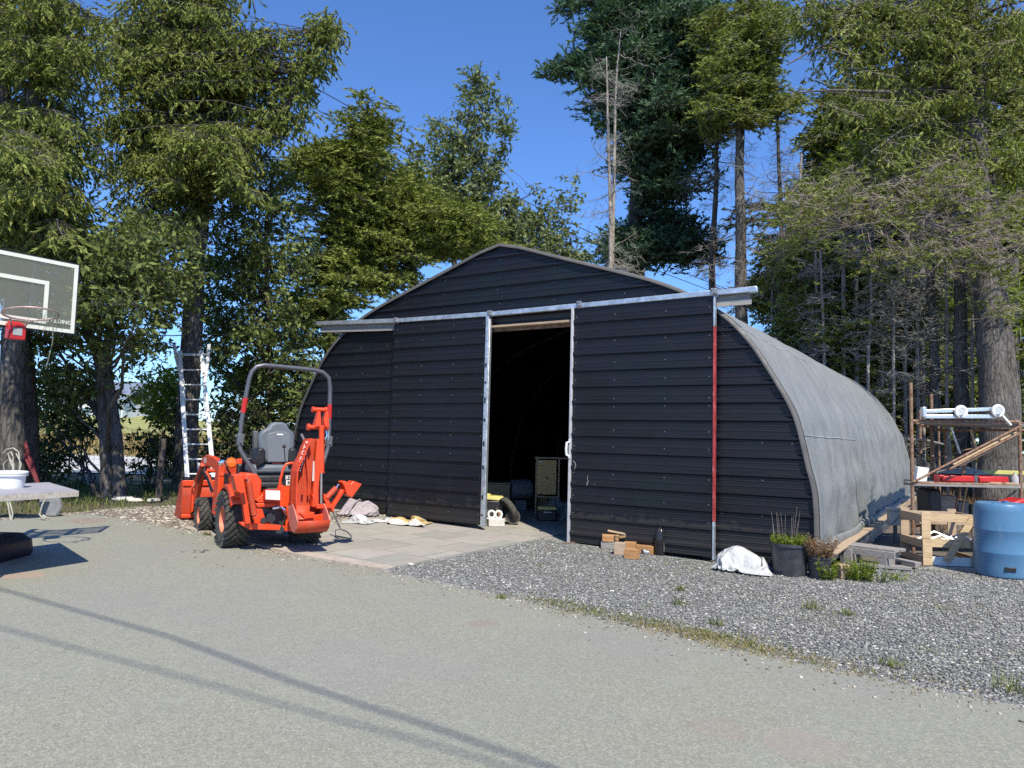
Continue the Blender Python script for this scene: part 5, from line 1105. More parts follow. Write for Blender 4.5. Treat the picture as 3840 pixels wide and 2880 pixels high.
# ---- ladder against the spruce
Yb, Yt = 14.15, 14.85; lad = empty('ladder', at(712, 1800, Yb), 'silver aluminium ladder leaning on the tall spruce trunk', 'ladder')
LB = np.array(lad.location)
def LP(x, y): t = (1800-y)/510; return at(x, y, Yb+(Yt-Yb)*t)-LB
for a, b in (((703, 1800), (674, 1315)), ((803, 1800), (755, 1315))):
    mb = MB(); mb.bar(LP(*a), LP(*b), .03, .080, up=(1, 0, 0)); mb.build('rail', M_LADDER, lad, bevel=.004)
    mb = MB(); mb.box(LP(*a)+np.array([0, 0, .02]), (.10, .07, .08)); mb.build('foot', M_BLACK, lad, bevel=.01)
for pts in ([(648, 1284), (660, 1350), (684, 1440), (686, 1560)], [(781, 1290), (776, 1350), (765, 1440), (770, 1560)]):
    mb = MB()
    for p, q in zip(pts[:-1], pts[1:]): mb.bar(LP(*p)+np.array([0, .04, 0]), LP(*q)+np.array([0, .04, 0]), .028, .065, up=(1, 0, 0))
    mb.build('outer_rail', M_LADDER, lad, bevel=.004)
for i in range(9):
    y = 1331+i*55.8; f = (1800-y)/485; xa = 703-29*f; xb = 803-48*f
    mb = MB(); mb.tube([LP(xa, y), LP(xb, y+1)], .021, 8, squash=.75); mb.build('rung', M_LADDER, lad)
mb = MB(); mb.tube([LP(650, 1327)+np.array([0, .04, 0]), LP(782, 1329)+np.array([0, .04, 0])], .02, 8); mb.build('rung', M_LADDER, lad)
# ---- basketball hoop
HN = np.array([.82, -.574, 0]); HT = np.array([.574, .82, 0])      # board normal and board direction
BC = at(285, 1123, 7.66)-HT*.56; hoop = empty('basketball_hoop', (BC[0]-HN[0]*.55, BC[1]-HN[1]*.55, G(-5.3, 7.5)), 'portable basketball hoop with clear board at the left edge of the driveway', 'basketball hoop')
HO = np.array(hoop.location); rel = BC-HO
k = Mat('smoky_acrylic', (.33, .34, .27), .12, 0, .5); k.set('Alpha', .34); k.set('Base Color', (.28, .28, .21, 1)); k.bump(k.noise(4, 4), .05); M_ACRYL = k.m
def hb(t, n, z): return rel+HT*t+HN*n+np.array([0, 0, z])
def hbox(mb, t0, t1, n0, n1, z0, z1):
    pts = [hb(t, n, z) for z in (z0, z1) for t, n in ((t0, n0), (t1, n0), (t1, n1), (t0, n1))]
    mb.add(pts, [(0, 3, 2, 1), (4, 5, 6, 7), (0, 1, 5, 4), (1, 2, 6, 5), (2, 3, 7, 6), (3, 0, 4, 7)]); return mb
Wb, Hb = .56, .365
brd = hbox(MB(), -Wb, Wb, -.006, .006, -Hb, Hb).build('backboard', M_ACRYL, hoop, smooth=0)
mb = MB(); fw_ = .038
for a in ((-Wb, Wb, -Hb, -Hb+fw_), (-Wb, Wb, Hb-fw_, Hb), (-Wb, -Wb+fw_, -Hb+fw_+.0005, Hb-fw_-.0005), (Wb-fw_, Wb, -Hb+fw_+.0005, Hb-fw_-.0005)): hbox(mb, a[0], a[1], .006, .009, a[2], a[3])
for a in ((-.29, .29, .10, .14), (-.29, .29, -.30, -.26), (-.29, -.25, -.2595, .0995), (.25, .29, -.2595, .0995)): hbox(mb, a[0], a[1], .006, .009, a[2], a[3])
mb.build('white_border', simple('cream_paint', (.70, .70, .60), .6, 0, .06), brd, smooth=0)
mb = hbox(hbox(MB(), -Wb-.02, Wb+.02, -.025, -.006, Hb, Hb+.015), -Wb-.02, Wb+.02, -.025, -.006, -Hb-.015, -Hb); hbox(mb, Wb, Wb+.015, -.025, .006, -Hb, Hb); hbox(mb, -Wb-.015, -Wb, -.025, .006, -Hb, Hb)
for t in (.18, -.18): hbox(mb, t-.025, t+.025, -.06, -.012, -Hb, Hb)
mb.build('back_frame', M_BLACK, hoop, smooth=0)
text_mesh('letters', 'SPALDING', .056, MATS['cream_paint'], brd, tuple(hb(.40, .0095, -Hb+.105)), axes(HT, (0, 0, 1)), bold=.001)
RZ = -.37; TL = np.array([0, 0, .20])*1.0; HN2 = unit(HN+np.array([0, 0, .16])); RC = rel+HN*.37+np.array([0, 0, RZ+.10])
mb = hbox(MB(), -.075, .075, .010, .10, RZ-.13, RZ+.03); hbox(mb, -.06, .06, .010, .04, RZ+.0301, RZ+.05); mb.build('rim_bracket', M_RED, hoop, bevel=.006)
mb = hbox(MB(), -.04, .04, .101, .104, RZ-.09, RZ-.02); mb.build('bracket_label', simple('grey_sticker', (.35, .38, .37), .5), hoop, smooth=0)
mb = MB(); mb.tube([RC+.229*(math.cos(a)*HT+math.sin(a)*HN2) for a in np.linspace(0, 2*math.pi, 41)[:-1]], .0095, 8, closed=True)
mb.tube([hb(-.05, .08, RZ-.005), RC-.20*HN2-.10*HT], .008, 6); mb.tube([hb(.05, .08, RZ-.005), RC-.20*HN2+.10*HT], .008, 6); rim = mb.build('rim', simple('faded_rim', (.48, .36, .33), .5, .3, .25, 9, dirt=(.35, .12, .08), dirt_amt=.7), hoop)
mb = MB()
for a in np.linspace(-.9, 1.9, 40):
    p = RC+.229*(math.cos(a)*HT+math.sin(a)*HN2); L = random.uniform(.03, .15); c_ = p
    for i in range(3):
        q = c_+np.array([random.gauss(0, .022), random.gauss(0, .022), -L/3]); mb.tube([c_, q], .0018, 4, cap=False); c_ = q
mb.tube([RC+.2*HT, RC+.2*HT+np.array([.01, 0, -.25]), RC+.17*HT+np.array([0, 0, -.5])], .005, 5)
mb.build('net_remains', simple('mossy_net', (.16, .17, .12), .9, 0, .4, 12), rim)
PB = np.array([-HN[0]*.0, 0, 0])
mb = MB(); mb.cyl((0, 0, .12), (0, 0, 2.2), .045, 14); mb.cyl((0, 0, 2.1), (0, 0, 2.55), .04, 14); pole = mb.build('pole', simple('dark_pole_paint', (.02, .022, .035), .35, .2), hoop)
mb = MB()
for z0, z1, t in ((2.45, rel[2]+.10, .03), (2.15, rel[2]-.22, .03)):
    for s in (-1, 1):
        a = np.array([0, 0, z0])+HT*s*.05; b = hb(s*.18, -.03, z1-rel[2]); mb.bar(a, b, .03, .02)
mb.build('lift_arm', M_BLACK, hoop, bevel=.003)
bx = [hoop_p for hoop_p in [on_ground(108, 2085)-HO, on_ground(96, 2085)-HO]]
c0 = on_ground(-225, 2125)-HO; c0[1] += .1
mb = MB(); P = []
for z, s in ((.0, .96), (.05, 1.0), (.17, .97), (.235, .80), (.25, .5), (.252, .0)):
    P.append([c0+np.array([0, .33, 0])+np.array([(.40*s)*math.copysign(abs(math.cos(a))**.25, math.cos(a)), (.38*s)*math.copysign(abs(math.sin(a))**.25, math.sin(a)), z]) for a in np.linspace(0, 2*math.pi, 41)])
mb.grid(P); mb.build('base_tank', simple('blue_black_plastic', (.012, .013, .028), .4, 0, .2), hoop, smooth=40)
mb = MB(); mb.cyl(c0+np.array([.1, .3, .22]), (0, 0, 1.2), .014, 8); mb.cyl(c0+np.array([-.2, .35, .2]), (0, 0, 1.2), .014, 8); mb.build('brace', M_BLACK, hoop)
# ---- table
zt = G(-4.3, 7.1)+.74; c1 = on_ground(290, 1850, zt); c2 = on_ground(182, 1818, zt)
ed = unit((c2-c1)[:2]); pr = np.array([-ed[1], ed[0]]); Wt = np.linalg.norm((c2-c1)[:2]); 
c3 = on_ground(0, 1868, zt); lf = unit((c3-c1)[:2])
tb = empty('folding_table', (c1[0]+lf[0]*.6, c1[1]+lf[1]*.6, G(-4.9, 7)), 'worn grey-topped folding table at the left edge with a white tub on it', 'table'); TO = np.array(tb.location)
def tbp(a, b, z): p = c1[:2]+lf*a+ed*b; return np.array([p[0]-TO[0], p[1]-TO[1], z])
k = Mat('worn_table_top', (.35, .34, .36), .6); k.col(k.ramp(k.noise(6, 7, .7, k.tc((1, 4, 1))), [(.3, (.23, .22, .25)), (.6, (.40, .385, .42)), (.8, (.52, .50, .50))]))
mb = MB(); mb.plate([tbp(0, 0, .735), tbp(1.8, 0, .735), tbp(1.8, Wt, .735), tbp(0, Wt, .735)], (0, 0, .022)); mb.build('tabletop', k.m, tb, smooth=0)
mb = MB(); mb.plate([tbp(.0, -.012, .70), tbp(1.8, -.012, .70), tbp(1.8, -.012, .752), tbp(.0, -.012, .752)], (ed[0]*.011, ed[1]*.011, 0)); mb.plate([tbp(-.012, -.012, .70), tbp(-.012, Wt, .70), tbp(-.012, Wt, .752), tbp(-.012, -.012, .752)], (lf[0]*.011, lf[1]*.011, 0))
mb.build('worn_rim', simple('flaking_edge_paint', (.45, .38, .32), .8, 0, .35, 40, .2, dirt=(.62, .60, .50), dirt_amt=.7), tb, smooth=0)
for a in (.78, 1.65):
    for b in (.08, Wt-.08):
        mb = MB(); mb.tube([tbp(a, b, .735), tbp(a-.04, b, .02)], .013, 8); mb.build('leg', M_BLACK, tb)
pt = on_ground(35, 1832, zt+.02); tub = empty('plastic_tub', (pt[0], pt[1], zt+.022), 'round white plastic tub with a lip, standing on the table', 'tub')
mb = MB(); mb.lathe([(.001, 0), (.118, 0), (.128, .09), (.13, .12), (.146, .122), (.148, .135), (.140, .14), (.150, .146), (.150, .158), (.14, .165), (.134, .16), (.12, .01), (.001, .008)], 40); mb.build('wall', M_WHITEPL, tub, smooth=30)
mb = MB(); mb.tube([(-.15, 0, .13), (-.152, -.05, .11), (-.12, -.09, .10)], .004, 6); mb.build('bail_handle', M_WHITEPL, tub)
# ---- wrought iron bench behind the table
ip = on_ground(100, 1950); ben = empty('iron_bench', ip, 'ornate cream wrought-iron bench behind the table', 'bench'); BO = ip
def bp(x, y, dy=0): return at(x, y, BO[1]+dy)-BO
mb = MB()
for pts in ([(42, 1960), (48, 1925), (36, 1880), (20, 1855)], [(42, 1958), (36, 1925), (28, 1880)], [(165, 1945), (148, 1930), (158, 1895), (172, 1868)], [(165, 1945), (172, 1938), (160, 1932)]): mb.tube([bp(*p) for p in pts], .011, 8)
mb.build('leg', simple('cream_iron', (.42, .41, .34), .6, .1, .2, 12), ben, smooth=60)
mb = MB()
for pts in ([(10, 1700), (25, 1685), (50, 1680), (70, 1695), (75, 1740), (72, 1780)], [(20, 1780), (12, 1740), (35, 1720), (50, 1760), (48, 1780)], [(48, 1710), (42, 1695), (30, 1700), (34, 1716), (52, 1740), (50, 1778)], [(50, 1712), (46, 1770)], [(70, 1775), (80, 1740), (60, 1700)]): mb.tube([bp(*p, .4) for p in pts], .009, 7)
mb.build('scroll_back', MATS['cream_iron'], ben, smooth=60)
mb = MB(); mb.b2(bp(-60, 1866, -.05), bp(185, 1856, .40)); mb.build('seat', MATS['cream_iron'], ben, bevel=.01)
# grey slab and red poles by the left trunks
p = on_ground(160, 1935); sl = MB(); sl.plate([(0, 0, 0), (.18, .0, 0), (.22, .02, .14), (.17, .03, .26), (.06, .04, .31), (-.10, .05, .30), (-.09, .03, .15)], (.02, .05, 0)); sl = sl.build('stone_slab', simple('grey_stone', (.20, .21, .22), .8, 0, .2, 8, .3), bevel=.012); place(sl, p); tag(sl, 'leaning grey stone slab behind the curled bench leg', 'stone')
Yp = 12.35
for i, (a, b, lab) in enumerate((((40, 1600), (108, 1740), 'left one of two dull red poles propped against the smooth trunk'), ((70, 1590), (118, 1738), 'right one of two dull red poles propped against the smooth trunk'))):
    A_, B_ = at(*a, Yp), at(*b, Yp-.15); d = unit(B_-A_); t_ = (B_[2]-G(B_[0], B_[1]))/-d[2]; E_ = B_+d*t_
    mb = MB(); mb.bar(np.zeros(3), A_-E_, .05, .03); o = mb.build('red_pole', simple('dull_red', (.19, .03, .035), .6, 0, .3, 6) if 'dull_red' not in MATS else MATS['dull_red'], bevel=.004); place(o, E_); tag(o, lab, 'pole')
# fence post and wire fence
p = on_ground(596, 1880); mb = MB(); mb.box((0, 0, .54), (.10, .10, 1.12), rotm(0, .02, .3)); o = mb.build('fence_post', B_BROWN, bevel=.01); place(o, p); tag(o, 'short square fence post between the twin stems and the ladder trunk', 'post')
f = empty('wire_fence', (-9, 15.6, G(-9, 15.6)), 'low wire mesh fence on thin posts under the trees by the pale yard', 'fence')
mb = MB()
for i, x in enumerate(np.linspace(-1.5, 6.6, 5)): 
    q = MB(); q.cyl((x, .1*i, -.1), (x, .1*i, 1.15), .03, 8); q.build('post', M_RUST, f)
for z in np.linspace(.1, 1.1, 9): mb.tube([(-1.5, 0, z), (6.6, .4, z)], .003, 4)
for x in np.linspace(-1.4, 6.5, 52): mb.tube([(x, .05*(x+1.5), .1), (x, .05*(x+1.5), 1.1)], .0025, 4)
mb.build('mesh', M_GALV, f)
# pale buildings far off behind the yard
for (x, y, w_, h_, Y, lab) in ((440, 1400, 8, 3.4, 72, 'far white shed glimpsed between the left stems and the ladder'), (330, 1440, 6, 2.6, 66, 'far low white shed behind the dark bush on the left')):
    c_ = at(x, 1600, Y); e = empty('far_shed', (c_[0], c_[1], 1.5), lab, 'shed')
    mb = MB(); mb.b2((-w_/2, 0, -1.5), (w_/2, 5, h_)); mb.build('wall', M_WHITEPL, e, smooth=0)
    mb = MB(); mb.plate([(-w_/2-.3, -.3, h_+.003), (w_/2+.3, -.3, h_+.003), (w_/2+.3, 2.5, h_+1.3), (-w_/2-.3, 2.5, h_+1.3)], (0, 0, .1)); mb.plate([(-w_/2-.3, 5.3, h_+.003), (w_/2+.3, 5.3, h_+.003), (w_/2+.3, 2.52, h_+1.3), (-w_/2-.3, 2.52, h_+1.3)], (0, 0, .1)); mb.build('roof', M_GALV, e, smooth=0)
    mb = MB()
    for i in range(4): mb.b2((-w_/2+.8+i*w_/4.4, -.03, .6), (-w_/2+1.8+i*w_/4.4, .0, 1.8))
    for i in range(1): mb.build('window', simple('pale_glass', (.25, .35, .42), .2) if 'pale_glass' not in MATS else MATS['pale_glass'], e, smooth=0)
# ---- garden rake leaning on the tractor
p = on_ground(1290, 2030); rk = empty('garden_rake', p, 'iron bow rake standing on its teeth beside the backhoe bucket', 'rake')
def rp(x, y, d=0): return at(x, y, p[1]+d)-p
mb = MB(); mb.cyl(rp(1246, 1915, .25), rp(1273, 1975, .02), .012, 8); mb.build('handle', M_DARKSTEEL, rk)
mb = MB(); mb.tube([rp(1272, 1972, .02), rp(1277, 1985), rp(1300, 1993), rp(1316, 2008), rp(1317, 2022)], .007, 6); mb.tube([rp(1274, 1984), rp(1258, 1988), rp(1257, 2010)], .006, 6); mb.bar(rp(1257, 2009), rp(1317, 2021), .018, .014)
for i in range(14): q = rp(1258+i*4.5, 2010+i*.85); mb.tube([q, q+np.array([0, -.02, -.045]), q+np.array([0, -.035, -.065])], .004, 5)
mb.build('rake_head', M_DARKSTEEL, rk, smooth=60)
# ---- tarps and sacks by the left door
draped('tarp', 'tarp_heap', cloth('lilac_tarp', (.36, .31, .32), .25, 9, .2), 'crumpled lilac-grey tarp heaped against the black wall', 'tarp', (1340, 1934), -AB+.1, .78, 1.35)
k = Mat('printed_white_sack', (.7, .7, .68), .7); n = k.noise(9, 5, .6, None, 1.5); v_ = k.ramp(k.noise(22, 3, .8, k.tc((1, 2.2, 1))), [(.56, 0.), (.60, .9)]); msk = k.ramp(k.noise(3.2, 3), [(.50, 0.), (.56, 1.)])
mm = k.n('ShaderNodeMath', operation='MULTIPLY'); k.l(v_, mm.inputs[0]); k.l(msk, mm.inputs[1])
k.col(k.mix(k.ramp(n, [(.3, (.42, .42, .42)), (.7, (.60, .60, .59))]), (.03, .03, .035), mm.outputs[0])); k.bump(n, .6, .03); M_SACKW = k.m
draped('white', 'white_sack', M_SACKW, 'bunched white sack with black print in front of the lilac tarp', 'sack', (1345, 1962), -.3, .66, 1.5)
draped('sack', 'plastic_sheet', cloth('white_sheet', (.55, .54, .53), .2, 8), 'flat crumpled white plastic sheet between the two sacks', 'plastic sheet', (1435, 1958), .3, .66, .8)
k = Mat('cream_sack', (.6, .45, .2), .75); n = k.noise(6, 5, .6, None, 1.5); k.col(k.mix(k.ramp(n, [(.3, (.42, .28, .10)), (.7, (.62, .47, .22))]), (.56, .54, .50), k.ramp(k.noise(2.0, 3), [(.48, 0.), (.52, 1.)]))); k.bump(n, .8, .04)
draped('sack', 'paper_sack', k.m, 'slumped yellow and white paper sack nearest the open doorway', 'sack', (1525, 1966), -.35, 1.02, 1.2)
# ---- things in the doorway
B0 = lambda u, v, z=0: W(u, v, gu(u)+z)
GG = lambda x, y, z=.012, b=0.0: (lambda p: np.array([p[0]*(1+b/p[1]), p[1]+b, p[2]+z]))(on_ground(x, y))
e = empty('concrete_block', GG(1836, 1978, .012, .09), 'pale concrete block on the slabs just inside the left door', 'block', R_(4))
mb = MB(); mb.b2((-.02, -.08, 0), (.23, .10, .11)); mb.build('solid', simple('pale_concrete', (.60, .56, .52), .9, 0, .12, 14, .4), e, bevel=.008)
e = empty('pipe_bracket', GG(1830, 1978, .124, .10), 'white flange with two round holes resting on the concrete block', 'pipe fitting', 0)
mb = MB()
for x in (.05, .16): mb.tube([(x+.05*math.cos(a), -.02, .07+.055*math.sin(a)) for a in np.linspace(0, 6.283, 21)[:-1]], .018, 8, closed=True)
mb.b2((-.02, -.035, .0), (.22, .0, .02)); mb.build('ring', M_WHITEPL, e)
mb = MB(); mb.bar(np.zeros(3), (-.09, .10, .27), .045, .02); o = mb.build('rusty_bar', M_RUST, bevel=.003); place(o, GG(1882, 1968, .012, 0), 0); tag(o, 'rust-brown flat bar leaning on the concrete block', 'metal bar')
e = empty('small_wheel', GG(1905, 1972, .235, .15), 'black rubber wheel tipped against the doorway clutter', 'wheel', rot=(R_(0), R_(-28), R_(28)))
mb = MB(); mb.lathe([(.11, -.04), (.14, -.05), (.21, -.045), (.225, -.02), (.225, .02), (.21, .045), (.14, .05), (.11, .04)], 16, (0, 0, 0), 'x'); mb.build('tyre', M_RUBBER, e, smooth=20)
mb = MB(); mb.lathe([(.115, -.03), (.10, .0), (.05, .0), (.04, .03), (.001, .03)], 20, (0, 0, 0), 'x'); mb.build('rim', M_BLACK, e)
e = empty('garden_machine', GG(1842, 1968, 0.012, .25), 'yellow-hooded garden machine behind the concrete block in the doorway', 'garden machine', 0)
mb = MB(); mb.box((.03, 0, .40), (.36, .26, .07), rotm(0, .06, 0), .86); mb.box((-.08, 0, .445), (.12, .2, .035)); mb.build('hood', simple('yellow_paint', (.55, .50, .16), .4, 0, .1), e, bevel=.03)
mb = MB(); mb.b2((-.2, -.12, .05), (.2, .12, .36)); mb.build('engine', M_BLACK, e, bevel=.02)
for x in (-.1, .35):
    mb = MB(); mb.lathe([(.04, -.03), (.12, -.03), (.12, .03), (.04, .03)], 18, (x, -.2, .12), 'y'); mb.build('wheel', M_RUBBER, e)
e = empty('storage_box', GG(1838, 1922, .012, .3), 'pale cardboard-coloured box in the shade behind the yellow machine', 'box', 0)
mb = MB(); mb.b2((-.35, -.25, 0), (.36, .25, .50)); mb.build('carton', simple('cardboard', (.30, .27, .17), .85, 0, .12, 4), e, bevel=.01)
mb = MB(); mb.b2((-.36, -.26, .502), (.37, .26, .53)); mb.build('lid', MATS['cardboard'], e, bevel=.008)
e = empty('shop_fan', GG(1945, 1920, .012, .2), 'grey drum-shaped machine with a round opening in the shaded doorway', 'machine', R_(20))
mb = MB(); mb.lathe([(.001, .0), (.09, .05), (.12, .22), (.17, .22), (.19, .15), (.19, -.15), (.16, -.2), (.001, -.2)], 26, (0, 0, .40), 'x'); mb.build('drum', simple('light_grey_plastic', (.17, .175, .19), .5), e)
mb = MB(); mb.b2((-.12, -.12, 0), (.12, .12, .2)); mb.build('stand', simple('mid_grey_plastic', (.22, .22, .24), .5), e, bevel=.02)
e = empty('wooden_cabinet', GG(2050, 1936, .012, 0), 'tan plywood cabinet with one round hole, standing inside the doorway', 'cabinet', R_(-3))
mb = MB(); mb.b2((-.22, .01, 0), (-.19, .5, 1.02)); mb.b2((.19, .01, 0), (.22, .5, 1.02)); mb.b2((-.23, .0, 1.023), (.60, .52, 1.05)); mb.b2((-.19, .02, .0), (.19, .5, .05)); mb.b2((-.19, .02, .32), (.19, .5, .345)); mb.b2((-.19, .48, .051), (.19, .5, .319)); mb.build('carcass', M_OLDPINE, e, bevel=.003)
mb = MB(); mb.b2((-.188, -.004, .38), (.16, .012, 1.0)); dn = mb.build('door', simple('tan_ply', (.62, .42, .18), .7, 0, .1, 3), e, bevel=.003)
mb = MB(); mb.cyl((-.01, -.008, .68), (-.01, -.003, .68), .022, 18); mb.build('hole', M_BLACK, dn)
mb = MB(); mb.b2((-.175, -.007, .95), (-.10, -.0045, .97)); mb.build('label_plate', M_WHITEMARK, dn)
e = empty('tool_case', GG(2052, 1956, .012, .1), 'black tool case with a yellow lid on the floor before the cabinet', 'tool case', 0)
mb = MB(); mb.b2((-.17, -.12, 0), (.15, .12, .18)); mb.build('case', M_BLACK, e, bevel=.02)
mb = MB(); mb.b2((-.17, -.12, .182), (.15, .12, .24)); mb.build('lid', MATS['yellow_paint'], e, bevel=.015)
mb = MB(); mb.tube([(-.06, -.12, .14), (-.06, -.15, .15), (.06, -.15, .15), (.06, -.12, .14)], .008, 6); mb.build('handle', M_WHITEPL, e)
o = heap('rag_heap', [GG(2078, 1950), GG(2110, 1952), GG(2118, 1935), GG(2090, 1930)], .36, cloth('pale_rag', (.22, .23, .22), .6, 6), 'pale grey rags heaped beside the tool case in the doorway', 'rags', 4, amp=.4)
# small rusty iron on the gravel before the right door
mb = MB(); mb.tube([on_ground(2110, 2040)-on_ground(2130, 2040), on_ground(2165, 2036)-on_ground(2130, 2040)], .008, 6); o = mb.build('steel_rod', M_RUST); place(o, on_ground(2130, 2040)+np.array([0, 0, .012])); tag(o, 'thin rusty rod lying on the gravel at the corner of the right door', 'rod')
# ---- timber offcuts
def block(cx, cy, sz, rz, z, label, mat=M_CEDAR, tilt=(0, 0)):
    p = on_ground(cx, cy+11); rz = rz+.15; mb = MB(); mb.box((0, 0, sz[2]/2), sz); o = mb.build('timber_block', mat, bevel=.004); o.location = (p[0], p[1], p[2]+z+.002); o.rotation_euler = (tilt[0], tilt[1], rz); tag(o, label, 'wood block', 'timber offcuts in front of the right door'); return o
block(2290, 2046, (.26, .10, .09), -.30, 0, 'dark grey offcut lowest at the left end of the timber pile', M_GREYWOOD)
block(2288, 2046, (.22, .11, .09), -.25, .093, 'orange offcut on top of the grey one, left end of the timber pile')
block(2325, 2068, (.14, .13, .15), -.45, 0, 'squat grey-brown cube in the middle of the timber pile', M_OLDPINE)
block(2362, 2066, (.15, .13, .15), -.5, 0, 'end-grain block right of the grey-brown cube')
block(2368, 2084, (.16, .12, .115), -.7, 0, 'front block of the timber pile, reddish face toward the yard')
block(2405, 2062, (.36, .12, .10), -.75, 0, 'long offcut along the right side of the timber pile')
block(2380, 2054, (.34, .11, .10), -.72, .155, 'long offcut lying across the top of the timber pile', M_CEDAR, (0, .10))
block(2335, 2048, (.40, .12, .025), -.62, .20, 'thin pale board on the very top of the timber pile', M_PINE, (0, .10))
p = on_ground(2325, 2062); mb = MB(); mb.tube([(.07*math.cos(a), .05*math.sin(a), .012*(i % 3)) for i, a in enumerate(np.linspace(0, 19, 50))], .008, 6); o = mb.build('rope_coil', simple('tan_rope', (.30, .2, .09), .9)); place(o, p+np.array([0, 0, .165])); tag(o, 'small coil of brown rope on the timber pile', 'rope')
p = on_ground(2428, 2079); mb = MB(); mb.lathe([(.02, -.07), (.026, -.07), (.026, .07), (.02, .07)], 16, (0, 0, .027), 'x', False); mb.lathe([(.026, -.072), (.036, -.072), (.036, -.045), (.026, -.045)], 12, (0, 0, .036), 'x'); o = mb.build('pipe_fitting', M_GALV); place(o, p, R_(18)); tag(o, 'short galvanised pipe fitting lying by the black jug', 'pipe fitting')
p = on_ground(2475, 2082); e = empty('oil_jug', p, 'tall glossy black jug standing right of the timber pile', 'jug', -AB)
P = []
for z, a, b in ((0, .050, .068), (.01, .056, .075), (.20, .056, .075), (.27, .054, .070), (.32, .046, .050), (.345, .035, .030)):
    P.append([(a*math.copysign(abs(math.cos(t))**.6, math.cos(t)), b*math.copysign(abs(math.sin(t))**.6, math.sin(t)), z) for t in np.linspace(0, 2*math.pi, 33)])
mb = MB(); mb.grid(P); mb.add(P[-1][:-1], [tuple(range(32))]); mb.build('bottle', simple('glossy_black', (.02, .02, .022), .18, 0, .1), e, smooth=50)
mb = MB(); mb.cyl((0, .028, .34), (0, .028, .385), .018, 14); mb.build('cap', M_BLACK, e); mb = MB(); mb.tube([(0, -.055, .19), (0, -.062, .28), (0, -.035, .345), (0, .0, .355)], .012, 8); mb.build('handle', M_BLACK, e)
mb = MB(); mb.b2((.0565, -.03, .05), (.0585, .045, .17)); mb.build('paper_label', simple('scuffed_grey_label', (.12, .12, .12), .5, 0, .5, 25), e)
# ---- white bag, planters
M_BAGW = cloth('woven_white_bag', (.50, .50, .49), .8, 6, .12)
draped('bag', 'woven_bag', M_BAGW, 'big crumpled white woven bag slumped on the gravel at the barn corner', 'bag', (2785, 2140), -.55, .68, 1.5)
def planter(x, y, r, h, name, label, mat):
    p = on_ground(x, y); f_ = 1+r*.7/p[1]; p[0] *= f_; p[1] *= f_; e = empty(name, p, label, 'planter'); mb = MB()
    mb.lathe([(.001, .0), (r*.84, .0), (r*.98, h*.9), (r*1.05, h*.905), (r*1.05, h), (r*.99, h), (r*.95, h*.85), (.001, h*.85)], 40); mb.build('pot', mat, e, smooth=30)
    mb = MB(); mb.lathe([(.001, h*.93), (r*.6, h*.92), (r*.97, h*.87)], 24); mb.build('soil', M_SOIL, e); return e, p
M_POT = simple('scuffed_tub', (.035, .036, .045), .5, 0, .35, 5, .1, dirt=(.12, .115, .12), dirt_amt=.35)
e, p = planter(2962, 2162, .215, .36, 'planter_tub', 'large black tub planted with bright green leaves and bare stalks', M_POT)
def sprigs(parent, n, r, h, z0, mat, name, leafy=True, lw=.012, ll=.03, cx=0, cy=0, lean=.25):
    A, B, C, X, Y = [], [], [], [], []
    for _ in range(n):
        a = random.uniform(0, 6.28); q = r*math.sqrt(random.random()); p0 = np.array([cx+q*math.cos(a), cy+q*math.sin(a), z0]); hh_ = h*random.uniform(.5, 1.1)
        d = unit(np.array([math.cos(a)*lean*random.random()*2, math.sin(a)*lean*random.random()*2, 1])); p1 = p0+d*hh_; A.append(p0); B.append(p1)
        if leafy:
            for k_ in range(max(3, int(hh_/.02))):
                t = random.uniform(.15, 1.05); y_ = unit(np.array([random.gauss(0, 1), random.gauss(0, 1), random.uniform(-.2, 1)])); n_ = unit(np.array([random.gauss(0, .6), random.gauss(0, .6), 1])); s_ = random.uniform(.6, 1.2)
                C.append(p0+d*hh_*t+y_*ll*s_*.8); X.append(unit(np.cross(y_, n_))*lw*s_); Y.append(y_*ll*s_)
    V, Fq = prisms(A, B, .0028, .0015); fastmesh('stems', V, len(Fq), 4, mat if leafy else B_TWIG, parent, Fq)
    if leafy: quads(name, np.array(C), np.array(X), np.array(Y), mat, parent)
L_GREEN = leafmat('fresh_green', (.10, .15, .02), (.19, .25, .03), (.30, .34, .06), .4, .5, 8)
sprigs(e, 190, .19, .13, .31, L_GREEN, 'leaves', lw=.008, ll=.020); sprigs(e, 11, .17, .42, .31, None, 'stalks', False, lean=.12)
e, p = planter(3072, 2172, .125, .24, 'plant_pot', 'smaller black pot packed with dry brown stalks', M_POT)
L_DRY = leafmat('dry_brown_leaves', (.14, .075, .04), (.26, .15, .085), (.42, .30, .19), .2, .8, 9)
sprigs(e, 130, .12, .25, .20, L_DRY, 'dry_leaves', lw=.006, ll=.022, lean=.35)
# weeds near the pots
def weed(x, y, n, r, h, label, mat=None, cat='weed', dy=.1, **kw):
    p = on_ground(x, y); p[1] += dy; e = empty('weed', p, label, cat, group='weeds by the barn corner'); sprigs(e, n, r, h, 0, mat or L_GREEN, 'leaves', **kw); return e
weed(3240, 2182, 120, .13, .22, 'bushy bright green weed clump in front of the grey plank bench', lw=.0065, ll=.022)
weed(3120, 2180, 50, .09, .22, 'narrow green weed squeezed right of the small pot', lw=.0065, ll=.022)
weed(3320, 2188, 26, .10, .12, 'low dark green weed right of the bushy clump', L_BROAD, lw=.0065, ll=.022)
weed(3385, 2180, 20, .10, .07, 'flat little weed in the gravel before the plank bench', lw=.010, ll=.025)
p = on_ground(3158, 2168); mb = MB(); mb.box((0, 0, .08), (.13, .12, .15)); o = mb.build('timber_block', M_OLDPINE, bevel=.006); place(o, p, .3); tag(o, 'small wooden cube with a white top between the pots and the weeds', 'wood block')
